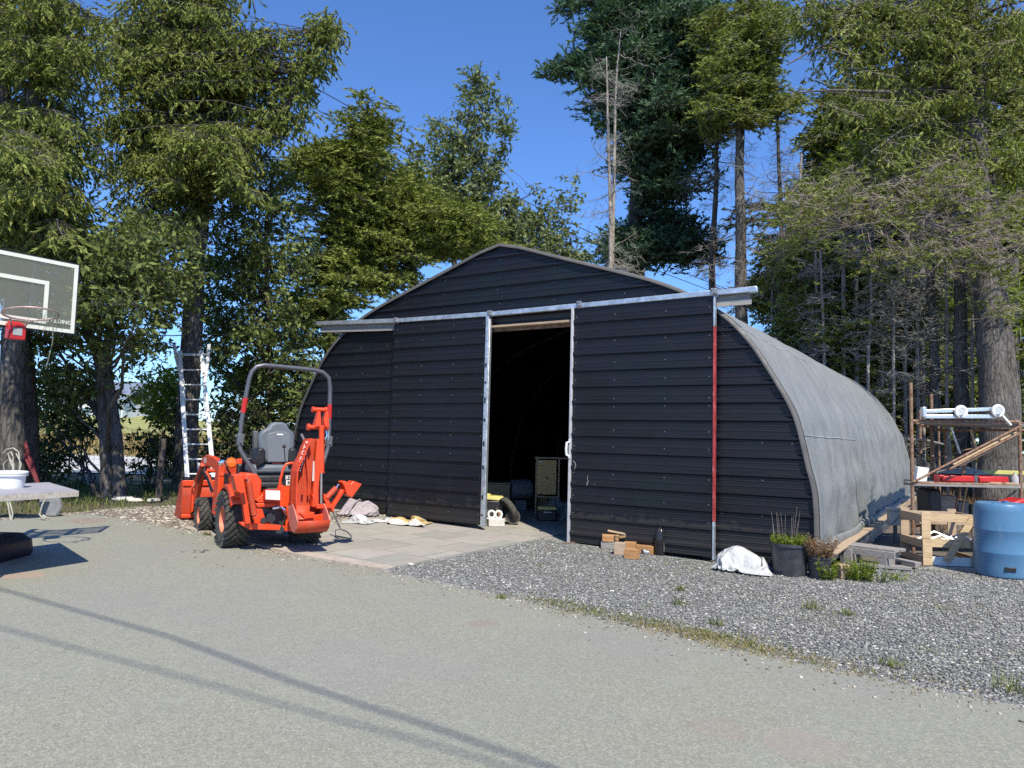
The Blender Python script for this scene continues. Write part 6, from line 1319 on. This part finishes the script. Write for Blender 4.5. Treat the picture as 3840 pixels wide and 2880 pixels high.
p = on_ground(3205, 2160); mb = MB(); mb.lathe([(.001, 0), (.05, .0), (.07, .03), (.055, .06), (.001, .07)], 9); o = mb.build('white_stone', M_WHITEPL); place(o, p, 0); tag(o, 'pale stone beside the wooden cube', 'stone')
# ---- grey plank bench / lumber beside the barn corner
def wpt(x, y, Y): return at(x, y, Y)
e = empty('plank_bench', W(6.86, 1.08, 0), 'low stack of weathered grey planks beside the corner of the fabric roof', 'lumber stack', -AB)
def zr(c, s, rz=0, mat=M_GREYWOOD, nm='plank'): mb = MB(); mb.box(c, s, rotm(0, 0, rz)); return mb.build(nm, mat, e, bevel=.004)
zr((.22, .06, .215), (.62, .15, .035), -.25); zr((.26, .22, .215), (.66, .15, .035), -.28); zr((.22, -.10, .175), (.60, .03, .08), -.25); zr((.0, .08, .10), (.10, .34, .19), -.2, nm='support'); zr((.42, .02, .095), (.10, .36, .18), -.3, nm='support')
zr((.40, -.10, .03), (.55, .12, .04), .2); zr((.55, .2, .05), (.40, .10, .04), -.45); zr((.12, -.24, .03), (.36, .08, .035), -.2); zr((.62, .02, .10), (.34, .10, .03), -.7)
# white bird-box-like container on a leg
p = W(6.95, 3.6, 0); p[1] = 11.6; c_ = at(3358, 1940, p[1]); e = empty('meter_box', (c_[0], c_[1], 0), 'small white box on a short post between roof and rack', 'box', -.25)
zc = at(3358, 1940, p[1])[2]; s_ = p[1]/FPX
mb = MB(); mb.box((0, 0, zc), (50*s_, .2, 56*s_), None, .94); mb.box((0, 0, zc+30*s_), (58*s_, .24, 8*s_)); mb.build('housing', simple('dull_white_metal', (.52, .54, .52), .6, 0, .1, 5), e, bevel=.006)
mb = MB(); mb.tube([(-20*s_, -.101, zc-25*s_), (18*s_, -.101, zc+16*s_)], .006, 5); mb.build('diagonal_scratch', M_DARKSTEEL, e)
mb = MB(); mb.b2((-.03, -.02, 0), (.02, .03, zc-20*s_)); mb.build('post', M_DARKSTEEL, e, bevel=.004)
mb = MB(); mb.cyl((.08, 0, zc-.02), (.22, .12, zc-.01), .025, 10); mb.build('pipe', M_GREYWOOD, e)
# ---- scaffold rack
YF, YR = 10.35, 11.5
PF = lambda x, y, Y=YF: at(x, y, Y)
RX = PF(3415, 2085); rack = empty('scaffold_rack', (RX[0], RX[1], 0), 'rusty scaffold frame used as a storage rack beside the barn', 'scaffold'); RO = np.array(rack.location)
def rpt(x, y, Y): return at(x, y, Y)-RO
def gz(P): P = np.array(P); P[2] = 0.0; return P
def tubeP(a, b, r=.021, mat=M_RUST, name='tube'):
    mb = MB(); mb.cyl(a, b, r, 12); return mb.build(name, mat, rack)
for (x, y, Y) in ((3415, 1436, YF), (3822, 1580, YF), (3492, 1478, YR), (3900, 1600, YR)):
    t_ = rpt(x, y, Y); tubeP(gz(t_), t_, .024, name='upright')
for (x0, y0, x1, y1, Y) in ((3418, 1578, 3822, 1582, YF), (3500, 1612, 3900, 1614, YR), (3418, 1812, 3822, 1818, YF), (3500, 1816, 3900, 1822, YR)): tubeP(rpt(x0, y0, Y), rpt(x1, y1, Y), .02, name='crossbar')
for (x0, y0, Y0_, x1, y1, Y1_) in ((3418, 1582, YF, 3496, 1606, YR), (3822, 1584, YF, 3900, 1612, YR), (3418, 1815, YF, 3496, 1806, YR), (3822, 1820, YF, 3900, 1820, YR), (3418, 1975, YF, 3496, 1965, YR)): tubeP(rpt(x0, y0, Y0_), rpt(x1, y1, Y1_), .018, name='crossbar')
for (a, b) in (((3822, 1600), (3425, 1808)), ((3822, 1625), (3560, 1760)), ((3815, 1890), (3680, 1945))): tubeP(rpt(*a, YF-.04), rpt(*b, YF-.04), .016, M_OLDPINE if False else MATS['rusty_steel'], name='brace')
tubeP(rpt(3545, 1610, YR), rpt(3545, 1760, YR), .018, name='brace')
tubeP(rpt(3500, 1720, YR-.1), rpt(3800, 1640, YR-.1), .012, name='brace')
# decks (shelf boards)
def deck(z, ya, yb, x0, x1, mat, nm='shelf_board', n=3, th=.04):
    for i in range(n):
        Y = ya+(yb-ya)*(i+.5)/n; a = at(x0, 1700, Y); b = at(x1, 1700, Y); mb = MB(); mb.b2((a[0]-RO[0], Y-RO[1]-(yb-ya)/n*.46, z), (b[0]-RO[0], Y-RO[1]+(yb-ya)/n*.46, z+th)); mb.build(nm, mat, rack, bevel=.004)
zd = at(3600, 1826, YF)[2]; deck(zd, YF-.03, YR, 3405, 3850, M_GREYWOOD, n=4)
zu = at(3600, 1590, YF)[2]; deck(zu, YF+.02, YR, 3470, 3830, M_GREYWOOD, n=3, th=.02)
deck(.42, YF+.05, YR, 3420, 3830, M_OLDPINE, n=3)
# aluminium roof-rack bars with round caps, on top
e = empty('roof_bars', (RO[0]+.2, RO[1]-.02, zu+.024), 'pair of silver rails with round end caps lying on top of the scaffold rack', 'metal rails'); EO = np.array(e.location)
def ep(x, y, Y=YF-.05): return at(x, y, Y)-EO
mb = MB(); mb.bar(ep(3465, 1543), ep(3730, 1534), .055, .05, up=(0, 1, 0)); mb.build('rail', M_ALU, e, bevel=.01)
mb = MB(); mb.bar(ep(3465, 1562), ep(3735, 1562), .06, .05, up=(0, 1, 0)); mb.build('rail', M_ALU, e, bevel=.01)
for x, y in ((3604, 1544), (3742, 1541)):
    mb = MB(); mb.tube([ep(x+19*math.cos(a), y+19*math.sin(a), YF-.10) for a in np.linspace(0, 6.283, 19)[:-1]], .024, 8, closed=True); mb.cyl(ep(x, y, YF-.14), ep(x, y, YF-.02), .05, 14); mb.build('round_cap', M_WHITEPL, e)
mb = MB(); mb.bar(ep(3752, 1552), ep(3790, 1595), .045, .03); mb.build('end_arm', M_WHITEPL, e, bevel=.006)
mb = MB(); mb.box(ep(3463, 1545), (.05, .08, .14)); mb.build('end_arm', M_ALU, e, bevel=.006)
# long pale bars leaning through the rack
for i, (a, b, m_, lab) in enumerate((((3575, 1742), (3825, 1612), M_PINE, 'pale slat leaning diagonally up through the rack, upper of two'), ((3600, 1748), (3828, 1630), M_PINE, 'pale slat leaning diagonally up through the rack, lower of two'))):
    A_ = at(*a, YF+.12+.1*i); A_[2] = max(A_[2], zd+.045); B_ = at(*b, YF+.12+.1*i); mb = MB(); mb.bar(np.zeros(3), B_-A_, .035, .02); o = mb.build('wood_slat', m_, bevel=.003); place(o, A_); tag(o, lab, 'slat', 'slats in the scaffold rack')
# red tool / ramp on the deck
p = at(3525, 1812, YF+.15); e = empty('red_ramp', (p[0], p[1], zd+.042), 'long folded bright red metal ramp lying on the rack shelf', 'ramp')
L_ = 255*(YF+.15)/FPX
mb = MB(); mb.b2((0, 0, 0), (L_, .16, .11)); mb.build('beam', M_RED, e, bevel=.008)
mb = MB(); mb.b2((.02, -.045, .03), (L_*.48, -.003, .10)); mb.b2((L_*.55, -.045, .03), (L_*.98, -.003, .10)); mb.build('hinged_leaf', M_RED, e, bevel=.008)
mb = MB(); mb.b2((L_*.49, -.03, .02), (L_*.54, -.002, .12)); mb.cyl((L_*.1, -.05, .06), (L_*.1, -.04, .06), .015, 8); mb.build('hinge', M_DARKSTEEL, e, bevel=.004)
p = at(3685, 1790, YR-.15); mb = MB(); mb.b2((0, -.03, 0), (.75, .03, .06)); o = mb.build('spirit_level', MATS['yellow_paint'], bevel=.005); place(o, (p[0], p[1], zd+.16)); tag(o, 'long yellow level lying behind the red ramp', 'level')
p = at(3570, 1800, YR-.3); mb = MB(); mb.b2((-.2, -.2, 0), (.95, .06, .115)); o = mb.build('black_case', M_BLACK, bevel=.02); place(o, (p[0], p[1], zd+.042)); tag(o, 'flat black case behind the red ramp on the shelf', 'case')
p = at(3620, 1795, YR-.3); o = heap('rag_heap', [(p[0]-.35, p[1]-.1), (p[0]+.25, p[1]-.1), (p[0]+.2, p[1]+.2), (p[0]-.3, p[1]+.2)], .10, cloth('grey_rag', (.30, .31, .28), .6, 9, .3), 'loose grey cloth on top of the black case', 'rags', 31); o.location.z = zd+.16
p = at(3806, 1800, YF+.2); mb = MB(); mb.lathe([(.001, 0), (.055, 0), (.055, .10), (.02, .15), (.02, .17), (.001, .17)], 18); o = mb.build('clear_bottle', simple('milky_plastic', (.45, .44, .44), .3)); place(o, (p[0], p[1], zd+.04)); tag(o, 'milky plastic bottle at the right end of the rack shelf', 'bottle')
for i, (x, w_, lab) in enumerate(((3748, .16, 'short pale board end on the shelf, left of another'), (3800, .12, 'short pale board end at the right end of the shelf'))):
    p = at(x, 1830, YF-.06); mb = MB(); mb.b2((-w_/2, 0, 0), (w_/2, .07, .035)); o = mb.build('board_offcut', M_PINE, bevel=.003); place(o, (p[0], YF+.0, zd+.042)); tag(o, lab, 'board')
p = at(3460, 1790, YF+.35); mb = MB(); mb.plate([(-.10, 0, 0), (.06, 0, 0), (.10, 0, .20), (-.06, 0, .22)], (0, .16, 0)); o = mb.build('white_carton', M_WHITEPL, bevel=.01); place(o, (p[0], p[1], zd+.042)); tag(o, 'white plastic carton standing at the left end of the shelf', 'carton')
# jerry cans / clutter inside, on lower boards
def mid(x, Y, z, b, name, label, cat, mat, bev=.015, rz=0):
    p = at(x, 1700, Y); mb = MB(); mb.box((0, 0, b[2]/2), b); o = mb.build(name, mat, bevel=bev); place(o, (p[0], p[1], z), rz); tag(o, label, cat); return o
mid(3480, 10.8, .462, (.20, .30, .44), 'black_bin', 'tall black bin at the left under the rack shelf', 'bin', M_BLACK, .04, .1)
mid(3540, 10.9, .462, (.22, .2, .34), 'grey_crate', 'dull grey crate under the shelf, right of the black bin', 'crate', M_GREYWOOD, .01, -.1)
mid(3590, 11.0, .462, (.2, .2, .26), 'green_grey_tin', 'squat grey tin between the grey crate and the dark boxes', 'tin', M_DARKSTEEL, .02, .2)
mid(3650, 11.05, .462, (.3, .25, .20), 'tool_box', 'dark box in the middle under the rack shelf', 'box', simple('dull_olive_paint', (.09, .10, .06), .6), .01, .1)
mid(3720, 11.0, .462, (.22, .2, .28), 'cardboard_box', 'faded cardboard box under the right half of the shelf', 'box', MATS['cardboard'], .008, -.2)
for i, (a, b, m_, lab) in enumerate((((3565, 1990), (3628, 1700), M_RUST, 'rusty bar standing upright through the shelf'), ((3600, 1870), (3600, 1815), M_OLDPINE, 'short board hanging below the middle of the shelf'), ((3606, 1925), (3628, 1812), M_OLDPINE, 'brown stick propped against the shelf front'), ((3700, 1935), (3812, 1838), M_GREYWOOD, 'grey plank sloping up to the right under the shelf'), ((3565, 1600), (3600, 1700), M_GALV, 'thin steel rod hanging from the top of the rack'), ((3555, 1620), (3575, 1760), M_DARKSTEEL, 'dark bar hanging inside the rack, left side'), ((3640, 1610), (3665, 1700), M_PINE, 'pale stick hanging inside the rack, centre'))):
    A_ = at(*a, YF+.3+.05*i); B_ = at(*b, YF+.3+.05*i); mb = MB(); mb.bar(np.zeros(3), B_-A_, .03, .02); o = mb.build('loose_bar', m_, bevel=.003); place(o, A_); tag(o, lab, 'bar', 'bars and sticks stuck in the rack')
# ---- wooden crate in front
cw = [on_ground(3462, 2120), on_ground(3672, 2128)]; c0 = cw[0]; dx = unit((cw[1]-cw[0])*np.array([1, 1, 0])); Lc = .72
ang = math.atan2(dx[1], dx[0]); Hc = (at(3480, 1920, c0[1])[2]-0)
cr = empty('wooden_crate', (c0[0], c0[1], 0), 'open raw-pine crate left of the blue barrel', 'crate', ang)
Dc = .62
mb = MB()
mb.b2((0, 0, 0), (.115, .022, Hc*.5)); mb.build('post', M_PINE, cr, bevel=.003)
mb = MB(); mb.b2((-.01, -.003, Hc*.5+.002), (.10, .022, Hc)); mb.build('post', M_PINE, cr, bevel=.003)
mb = MB(); mb.b2((Lc-.11, -.002, 0), (Lc, .022, Hc*.96)); mb.build('post', M_OLDPINE, cr, bevel=.003)
for z0, z1 in ((Hc*.82, Hc*.97), (Hc*.34, Hc*.50), (.0, .11)):
    mb = MB(); mb.b2((.03, .024, z0), (Lc-.02, .044, z1)); mb.build('rail', M_PINE if z0 > .1 else M_WHITEMARK, cr, bevel=.003)
mb = MB(); mb.bar((.28, -.008, .06), (Lc-.10, -.008, Hc*.93), .085, .018, up=(0, 1, 0)); mb.build('diagonal_board', M_PINE, cr, bevel=.003)
for s in (0, 1):
    for z0, z1 in ((Hc*.80, Hc*.95), (Hc*.32, Hc*.47), (.02, .11)):
        mb = MB(); mb.b2(((0 if s == 0 else Lc-.02), .05, z0), ((.02 if s == 0 else Lc), Dc, z1)); mb.build('side_rail', M_OLDPINE, cr, bevel=.003)
for x in (0, Lc-.11):
    mb = MB(); mb.b2((x, Dc+.002, 0), (x+.11, Dc+.024, Hc)); mb.build('post', M_OLDPINE, cr, bevel=.003)
for z0 in (Hc*.8, Hc*.3):
    mb = MB(); mb.b2((.02, Dc-.022, z0), (Lc-.02, Dc, z0+.10)); mb.build('rail', M_OLDPINE, cr, bevel=.003)
mb = MB(); mb.b2((.03, .05, .35*Hc), (Lc-.03, Dc-.03, .35*Hc+.02)); mb.b2((.03, .05, .02), (Lc-.03, Dc-.03, .045)); mb.build('floor_board', M_OLDPINE, cr, bevel=.003)
mb = MB()
for i in range(8):
    a = random.uniform(.05, Lc-.2); mb.tube([(a, .12+.05*i, Hc*.42), (a+random.uniform(.1, .3), .15+.05*i, Hc*.42+random.uniform(.02, .12)), (min(a+.4, Lc-.05), .12+.05*i, Hc*.42+.03)], .014, 6)
o = mb.build('scrap_tubes', M_GALV); tag(o, 'tangle of scrap metal tubes inside the pine crate', 'scrap metal'); o.location = cr.location; o.rotation_euler = cr.rotation_euler
# ---- blue barrel
p = on_ground(3760, 2174); f_ = 1+.27/p[1]; p[0] *= f_; p[1] *= f_; bl = empty('blue_barrel', p, 'big blue plastic barrel at the right edge of the picture', 'barrel')
Hb_ = .86; r_ = .285
prof = [(.001, .0), (r_*.90, .0), (r_*.965, .02), (r_, .10), (r_, .265), (r_*1.018, .28), (r_*1.018, .292), (r_, .305), (r_, .525), (r_*1.018, .54), (r_*1.018, .552), (r_, .565), (r_, .76), (r_*.985, .82), (r_*.93, .85), (r_*.86, .86), (r_*.80, .855), (.001, .85)]
k = Mat('blue_plastic', (.10, .28, .52), .38, 0, .45); k.col(k.mix(k.ramp(k.noise(2.4, 4), [(.3, (.065, .165, .29)), (.7, (.095, .215, .355))]), (.26, .32, .36), k.ramp(k.noise(7, 8, .8, k.tc((1, 1, .3))), [(.58, 0.), (.8, .55)]))); k.bump(k.noise(3, 3), .1, .01)
mb = MB(); mb.lathe(prof, 64); body = mb.build('body', k.m, bl, smooth=30)
a_ = math.radians(-108); mb = MB(); mb.box((r_*math.cos(a_)*.995, r_*math.sin(a_)*.995, .115), (.115, .02, .05), rotm(0, 0, a_+math.pi/2)); mb.build('cut_hole', M_BLACK, body, bevel=.006)
mb = MB(); mb.cyl((.12, .1, .84), (.12, .1, .875), .035, 14); mb.cyl((-.13, -.08, .84), (-.13, -.08, .865), .03, 14); mb.build('bung', k.m, body)
# red thing behind the barrel
p = at(3770, 1890, 9.7); e = empty('red_bucket', (p[0], p[1], 0), 'red tilted container showing just above the blue barrel', 'container')
z_ = at(3780, 1905, 9.7)[2]
mb = MB(); mb.box((0, 0, z_-.02), (.42, .3, .20), rotm(0, -.35, 0)); mb.build('shell', M_RED, e, bevel=.03)
mb = MB(); mb.b2((-.12, -.1, 0), (.12, .1, z_-.16)); mb.build('stand', M_GREYWOOD, e, bevel=.005)
mb = MB(); mb.lathe([(.001, 0), (.05, .02), (.06, .08), (.001, .12)], 14, (.17, -.02, z_-.01)); mb.build('spout', simple('bright_red', (.62, .05, .03), .5), e)
# ---- overhead cables
def cable(name, pts, r, label):
    pts = [np.array(p, float) for p in pts]; mb = MB(); mb.tube(pts, r, 6); o = mb.build(name, M_HOSE); tag(o, label, 'cable', 'overhead cables'); return o
Yw = 60
cable('overhead_cable', [at(x, y, Yw+(x-1500)*.012) for x, y in ((-200, -420), (400, -90), (943, 196), (1329, 411), (1598, 564), (1797, 670), (2063, 800), (2400, 960), (2900, 1150))], .035, 'upper overhead cable crossing the blue sky behind the trees')
cable('overhead_cable', [at(x, y, Yw+(x-1500)*.012) for x, y in ((-200, -380), (400, -50), (918, 234), (1203, 420), (1399, 510), (1545, 590), (1750, 700), (2000, 815), (2400, 990), (2900, 1180))], .033, 'lower overhead cable crossing the blue sky behind the trees')
S_ = np.array(SUN_DIR)
for pts, hgt, lab in (([(-900, 2010), (-300, 2120), (0, 2210), (640, 2390), (1100, 2560), (1600, 2720), (2060, 2880), (2600, 3120)], 7.5, 'overhead cable above the driveway, casting the thicker shadow line'), ([(-900, 2140), (0, 2355), (700, 2545), (1500, 2760), (1950, 2890), (2500, 3100)], 8.2, 'overhead cable above the driveway, casting the fainter shadow line')):
    W_ = []
    for x, y in pts: g = on_ground(x, y); t_ = (hgt-g[2])/S_[2]; W_.append(g+S_*t_)
    d0 = unit(W_[0]-W_[1]); d1 = unit(W_[-1]-W_[-2]); W_ = [W_[0]+d0*8]+W_+[W_[-1]+d1*8]
    cable('overhead_cable', W_, .016 if hgt < 8 else .012, lab)
mb = MB(); mb.bar(np.array(W(7.42, 3.9, 1.62))-RO, np.array(W(7.42, 11, 1.60))-RO, .03, .24, up=tuple(EU)); mb.build('long_board', M_GREYWOOD, rack, bevel=.004)
for v_ in (4.35, 7.4, 10.2): tubeP(np.array(W(7.44, v_, 0))-RO, np.array(W(7.44, v_, 2.1))-RO, .022, name='upright')
# ---- gravel stones, weeds and litter
def stones(name, P, size, mat, kind='stuff', label=None):
    n = len(P); base = np.array([[x, y, z] for z in (-1, 1) for x, y in ((-1, -1), (1, -1), (1, 1), (-1, 1))], float)*.5
    V = base[None]*RNG.uniform(.5, 1.3, (n, 1, 3))*np.array([1, 1, .6])+RNG.normal(0, .10, (n, 8, 3)); V *= (np.asarray(size).reshape(-1, 1, 1) if hasattr(size, '__len__') else size)
    a = RNG.uniform(0, 6.28, n); c, s = np.cos(a)[:, None], np.sin(a)[:, None]
    x = V[:, :, 0]*c-V[:, :, 1]*s; y = V[:, :, 0]*s+V[:, :, 1]*c; V[:, :, 0] = x; V[:, :, 1] = y; V += P[:, None, :]
    Fq = (np.array([[0, 3, 2, 1], [4, 5, 6, 7], [0, 1, 5, 4], [1, 2, 6, 5], [2, 3, 7, 6], [3, 0, 4, 7]])[None]+(np.arange(n)*8)[:, None, None]).reshape(-1, 4)
    o = fastmesh(name, V.reshape(-1, 3), len(Fq), 4, mat, None, Fq); o['kind'] = kind
    return o
def edge_v(u): 
    for (a, b), (c, d) in zip(EDGE[:-1], EDGE[1:]):
        if a <= u <= c: return b+(d-b)*(u-a)/(c-a)
    return -3.4
k = Mat('stone_chips', (.3, .3, .3), .85, 0, .3); gi = k.n('ShaderNodeNewGeometry'); k.col(k.ramp(gi.outputs['Random Per Island'], [(0, (.12, .12, .118)), (.5, (.205, .205, .20)), (.82, (.29, .288, .275)), (.94, (.40, .39, .36)), (1, (.66, .64, .58))])); M_CHIP = k.m
k = Mat('warm_chips', (.3, .3, .3), .85, 0, .3); gi = k.n('ShaderNodeNewGeometry'); k.col(k.ramp(gi.outputs['Random Per Island'], [(0, (.12, .10, .08)), (.5, (.25, .21, .17)), (.85, (.42, .37, .30)), (1, (.70, .66, .58))])); M_CHIPW = k.m
n = 90000; u = RNG.uniform(2.98, 13, n); t = RNG.power(.55, n); v = np.array([edge_v(x) for x in u])+.0+t*5.2
keep = ~((u < 6.75) & (v > -.05)); u, v = u[keep], v[keep]; P = np.stack([X0+u*EU[0]+v*EV[0], Y0+u*EU[1]+v*EV[1], np.array([gu(x) for x in u])+.002], 1)
stones('gravel_chips', P, RNG.uniform(.007, .019, len(P)), M_CHIP)
n = 16000; u = RNG.uniform(-3.2, .2, n); v = RNG.uniform(-3.2, .3, n); P = np.stack([X0+u*EU[0]+v*EV[0], Y0+u*EU[1]+v*EV[1], np.array([gu(x) for x in u])], 1); stones('gravel_chips', P, RNG.uniform(.012, .04, n), M_CHIPW)
n = 1500; u = RNG.uniform(-2.5, 13, n); v = np.array([edge_v(x) for x in u])-RNG.exponential(.14, n); P = np.stack([X0+u*EU[0]+v*EV[0], Y0+u*EU[1]+v*EV[1], np.array([gu(x) for x in u])+.006], 1); stones('loose_grit', P, RNG.uniform(.006, .018, n), M_CHIPW)
for i, (x, y, s_, lab) in enumerate(((462, 1878, .20, 'flat pale stone edging the left gravel, left of two'), (505, 1882, .16, 'smaller pale stone edging the left gravel, middle'), (575, 1882, .15, 'pale stone edging the gravel near the fence post'), (1540, 2118, .05, 'single white pebble at the corner of the paved apron'), (2980, 2142, .04, 'tiny white chip before the black tub'))):
    p = on_ground(x, y); mb = MB(); mb.lathe([(.001, 0), (s_*.9, .0), (s_, s_*.15), (s_*.7, s_*.38), (.001, s_*.42)], 9); o = mb.build('edging_stone', simple('pale_stone', (.55, .52, .46), .8, 0, .2, 9) if 'pale_stone' not in MATS else MATS['pale_stone'], smooth=50); place(o, p, random.random()*3); o.scale = (1, .6, 1); tag(o, lab, 'stone')
def blades(name, P, h, mat, per=7, wd=.004, spread=.03, kind=None):
    n = len(P)*per; Q_ = np.repeat(P, per, 0)+np.concatenate([RNG.normal(0, spread, (n, 2)), np.zeros((n, 1))], 1); hh_ = np.repeat(np.asarray(h), per)*RNG.uniform(.4, 1.2, n)
    az = RNG.uniform(0, 6.28, n); D = unit(np.stack([np.cos(az)*.7, np.sin(az)*.7, RNG.uniform(.5, 1.6, n)], 1)); S2 = np.stack([-np.sin(az), np.cos(az), np.zeros(n)], 1)
    o = quads(name, Q_+D*(hh_/2)[:, None], S2*wd, D*(hh_/2)[:, None], mat)
    if kind: o['kind'] = kind
    return o
def spots(n, ua, ub, off, sd, clump=9):
    c = RNG.uniform(ua, ub, clump); u = c[RNG.integers(0, clump, n)]+RNG.normal(0, .25, n); v = np.array([edge_v(x) for x in u])+off+RNG.normal(0, sd, n)
    return np.stack([X0+u*EU[0]+v*EV[0], Y0+u*EU[1]+v*EV[1], np.array([gu(x) for x in u])], 1)
L_GRASS = leafmat('short_grass', (.09, .12, .03), (.16, .19, .05), (.30, .28, .11), .3, .7, 5)
L_STRAW = leafmat('dry_straw', (.25, .18, .08), (.38, .28, .13), (.50, .40, .22), .3, .8, 5)
P = spots(420, 4.6, 7.6, .13, .10, 17); blades('grass', P, RNG.uniform(.012, .045, len(P)), L_GRASS, 9, .003, .035, 'stuff')
P = np.vstack([spots(260, 4.4, 7.0, .10, .08, 14), spots(420, 6.2, 7.9, .10, .10, 9)]); blades('dry_grass', P, RNG.uniform(.01, .030, len(P)), L_STRAW, 9, .003, .04, 'stuff')
n = 300; u = RNG.uniform(3.6, 11.5, n); v = RNG.uniform(-3.4, -.6, n); c = np.sin(u*2.1)*np.cos(v*3.3) > .45; P = np.stack([X0+u*EU[0]+v*EV[0], Y0+u*EU[1]+v*EV[1], np.array([gu(x) for x in u])], 1)[c]; blades('grass', P, RNG.uniform(.015, .045, len(P)), L_GRASS, 10, .003, .03, 'stuff')
for i, (x, y, s_, lab) in enumerate(((2545, 2270, .07, 'small weed alone in the gravel below the black jug'), (2550, 2215, .05, 'tiny weed above another in the open gravel'), (3050, 2290, .09, 'spreading weed in the gravel below the black tub'), (2690, 2345, .07, 'weed beside the driveway edge, below the barn corner'), (3180, 2310, .06, 'weed in the gravel below the bushy clump'), (3790, 2600, .10, 'grassy weed at the lower right border'), (3340, 2500, .07, 'weed on the gravel border, lower right'), (1880, 2245, .05, 'little weed at the start of the grassy driveway edge'), (775, 2008, .05, 'small weed by the front wheel of the tractor'))):
    p = on_ground(x, y); o = blades('weed', np.array([[0, 0, 0.]]), [s_*1.3], L_GRASS, 46, .004, s_*.55); place(o, p); tag(o, lab, 'weed', 'weeds scattered on the gravel')
# grass under the trees at the left
n = 1100; x = RNG.uniform(-12, -4.8, n); y = RNG.uniform(10.5, 17, n); uv = [(to_uv((a, b))) for a, b in zip(x, y)]; kp = np.array([q[0] < -3.0 for q in uv]); P = np.stack([x, y, [G(a, b) for a, b in zip(x, y)]], 1)[kp]; blades('grass', P, RNG.uniform(.04, .16, len(P)), L_BROAD, 12, .005, .07, 'stuff')
n = 2500; x = RNG.uniform(-40, 0, n); y = RNG.uniform(33, 46, n); P = np.stack([x, y, .2+.045*np.maximum(0, y-34)**1.15*.8], 1); blades('tall_grass', P, RNG.uniform(.4, 1.0, n), L_STRAW, 8, .03, .3, 'stuff')
# bare twigs and leaf litter behind the rack
n = 1500; x = RNG.uniform(7, 16, n); y = RNG.uniform(12.5, 22, n); kp = np.array([to_uv((a, b))[0] > 7.2 for a, b in zip(x, y)]); P = np.stack([x, y, np.zeros(n)], 1)[kp]; blades('undergrowth', P, RNG.uniform(.05, .5, len(P)), L_DRY, 10, .006, .10, 'stuff')
# dark dropped leaf on the driveway
p = on_ground(738, 2068); o = blades('fallen_leaves', np.array([[0, 0, .006]]), [.12], simple('wet_leaf', (.08, .08, .085), .6), 9, .02, .06); place(o, p); o.scale = (1, 1, .12); tag(o, 'dark scrap of leaves lying on the driveway before the tractor', 'leaves')
# soil beside the barn's right wall under the rack
uvsheet('bare_soil', ragged([(6.72, .9), (7.6, 1.5), (8.6, 2.6), (12, 3.4), (20, 4.5)], .2, .08, 7)+[(20, 20), (6.72, 20)], .006, M_DIRTYFLOOR)
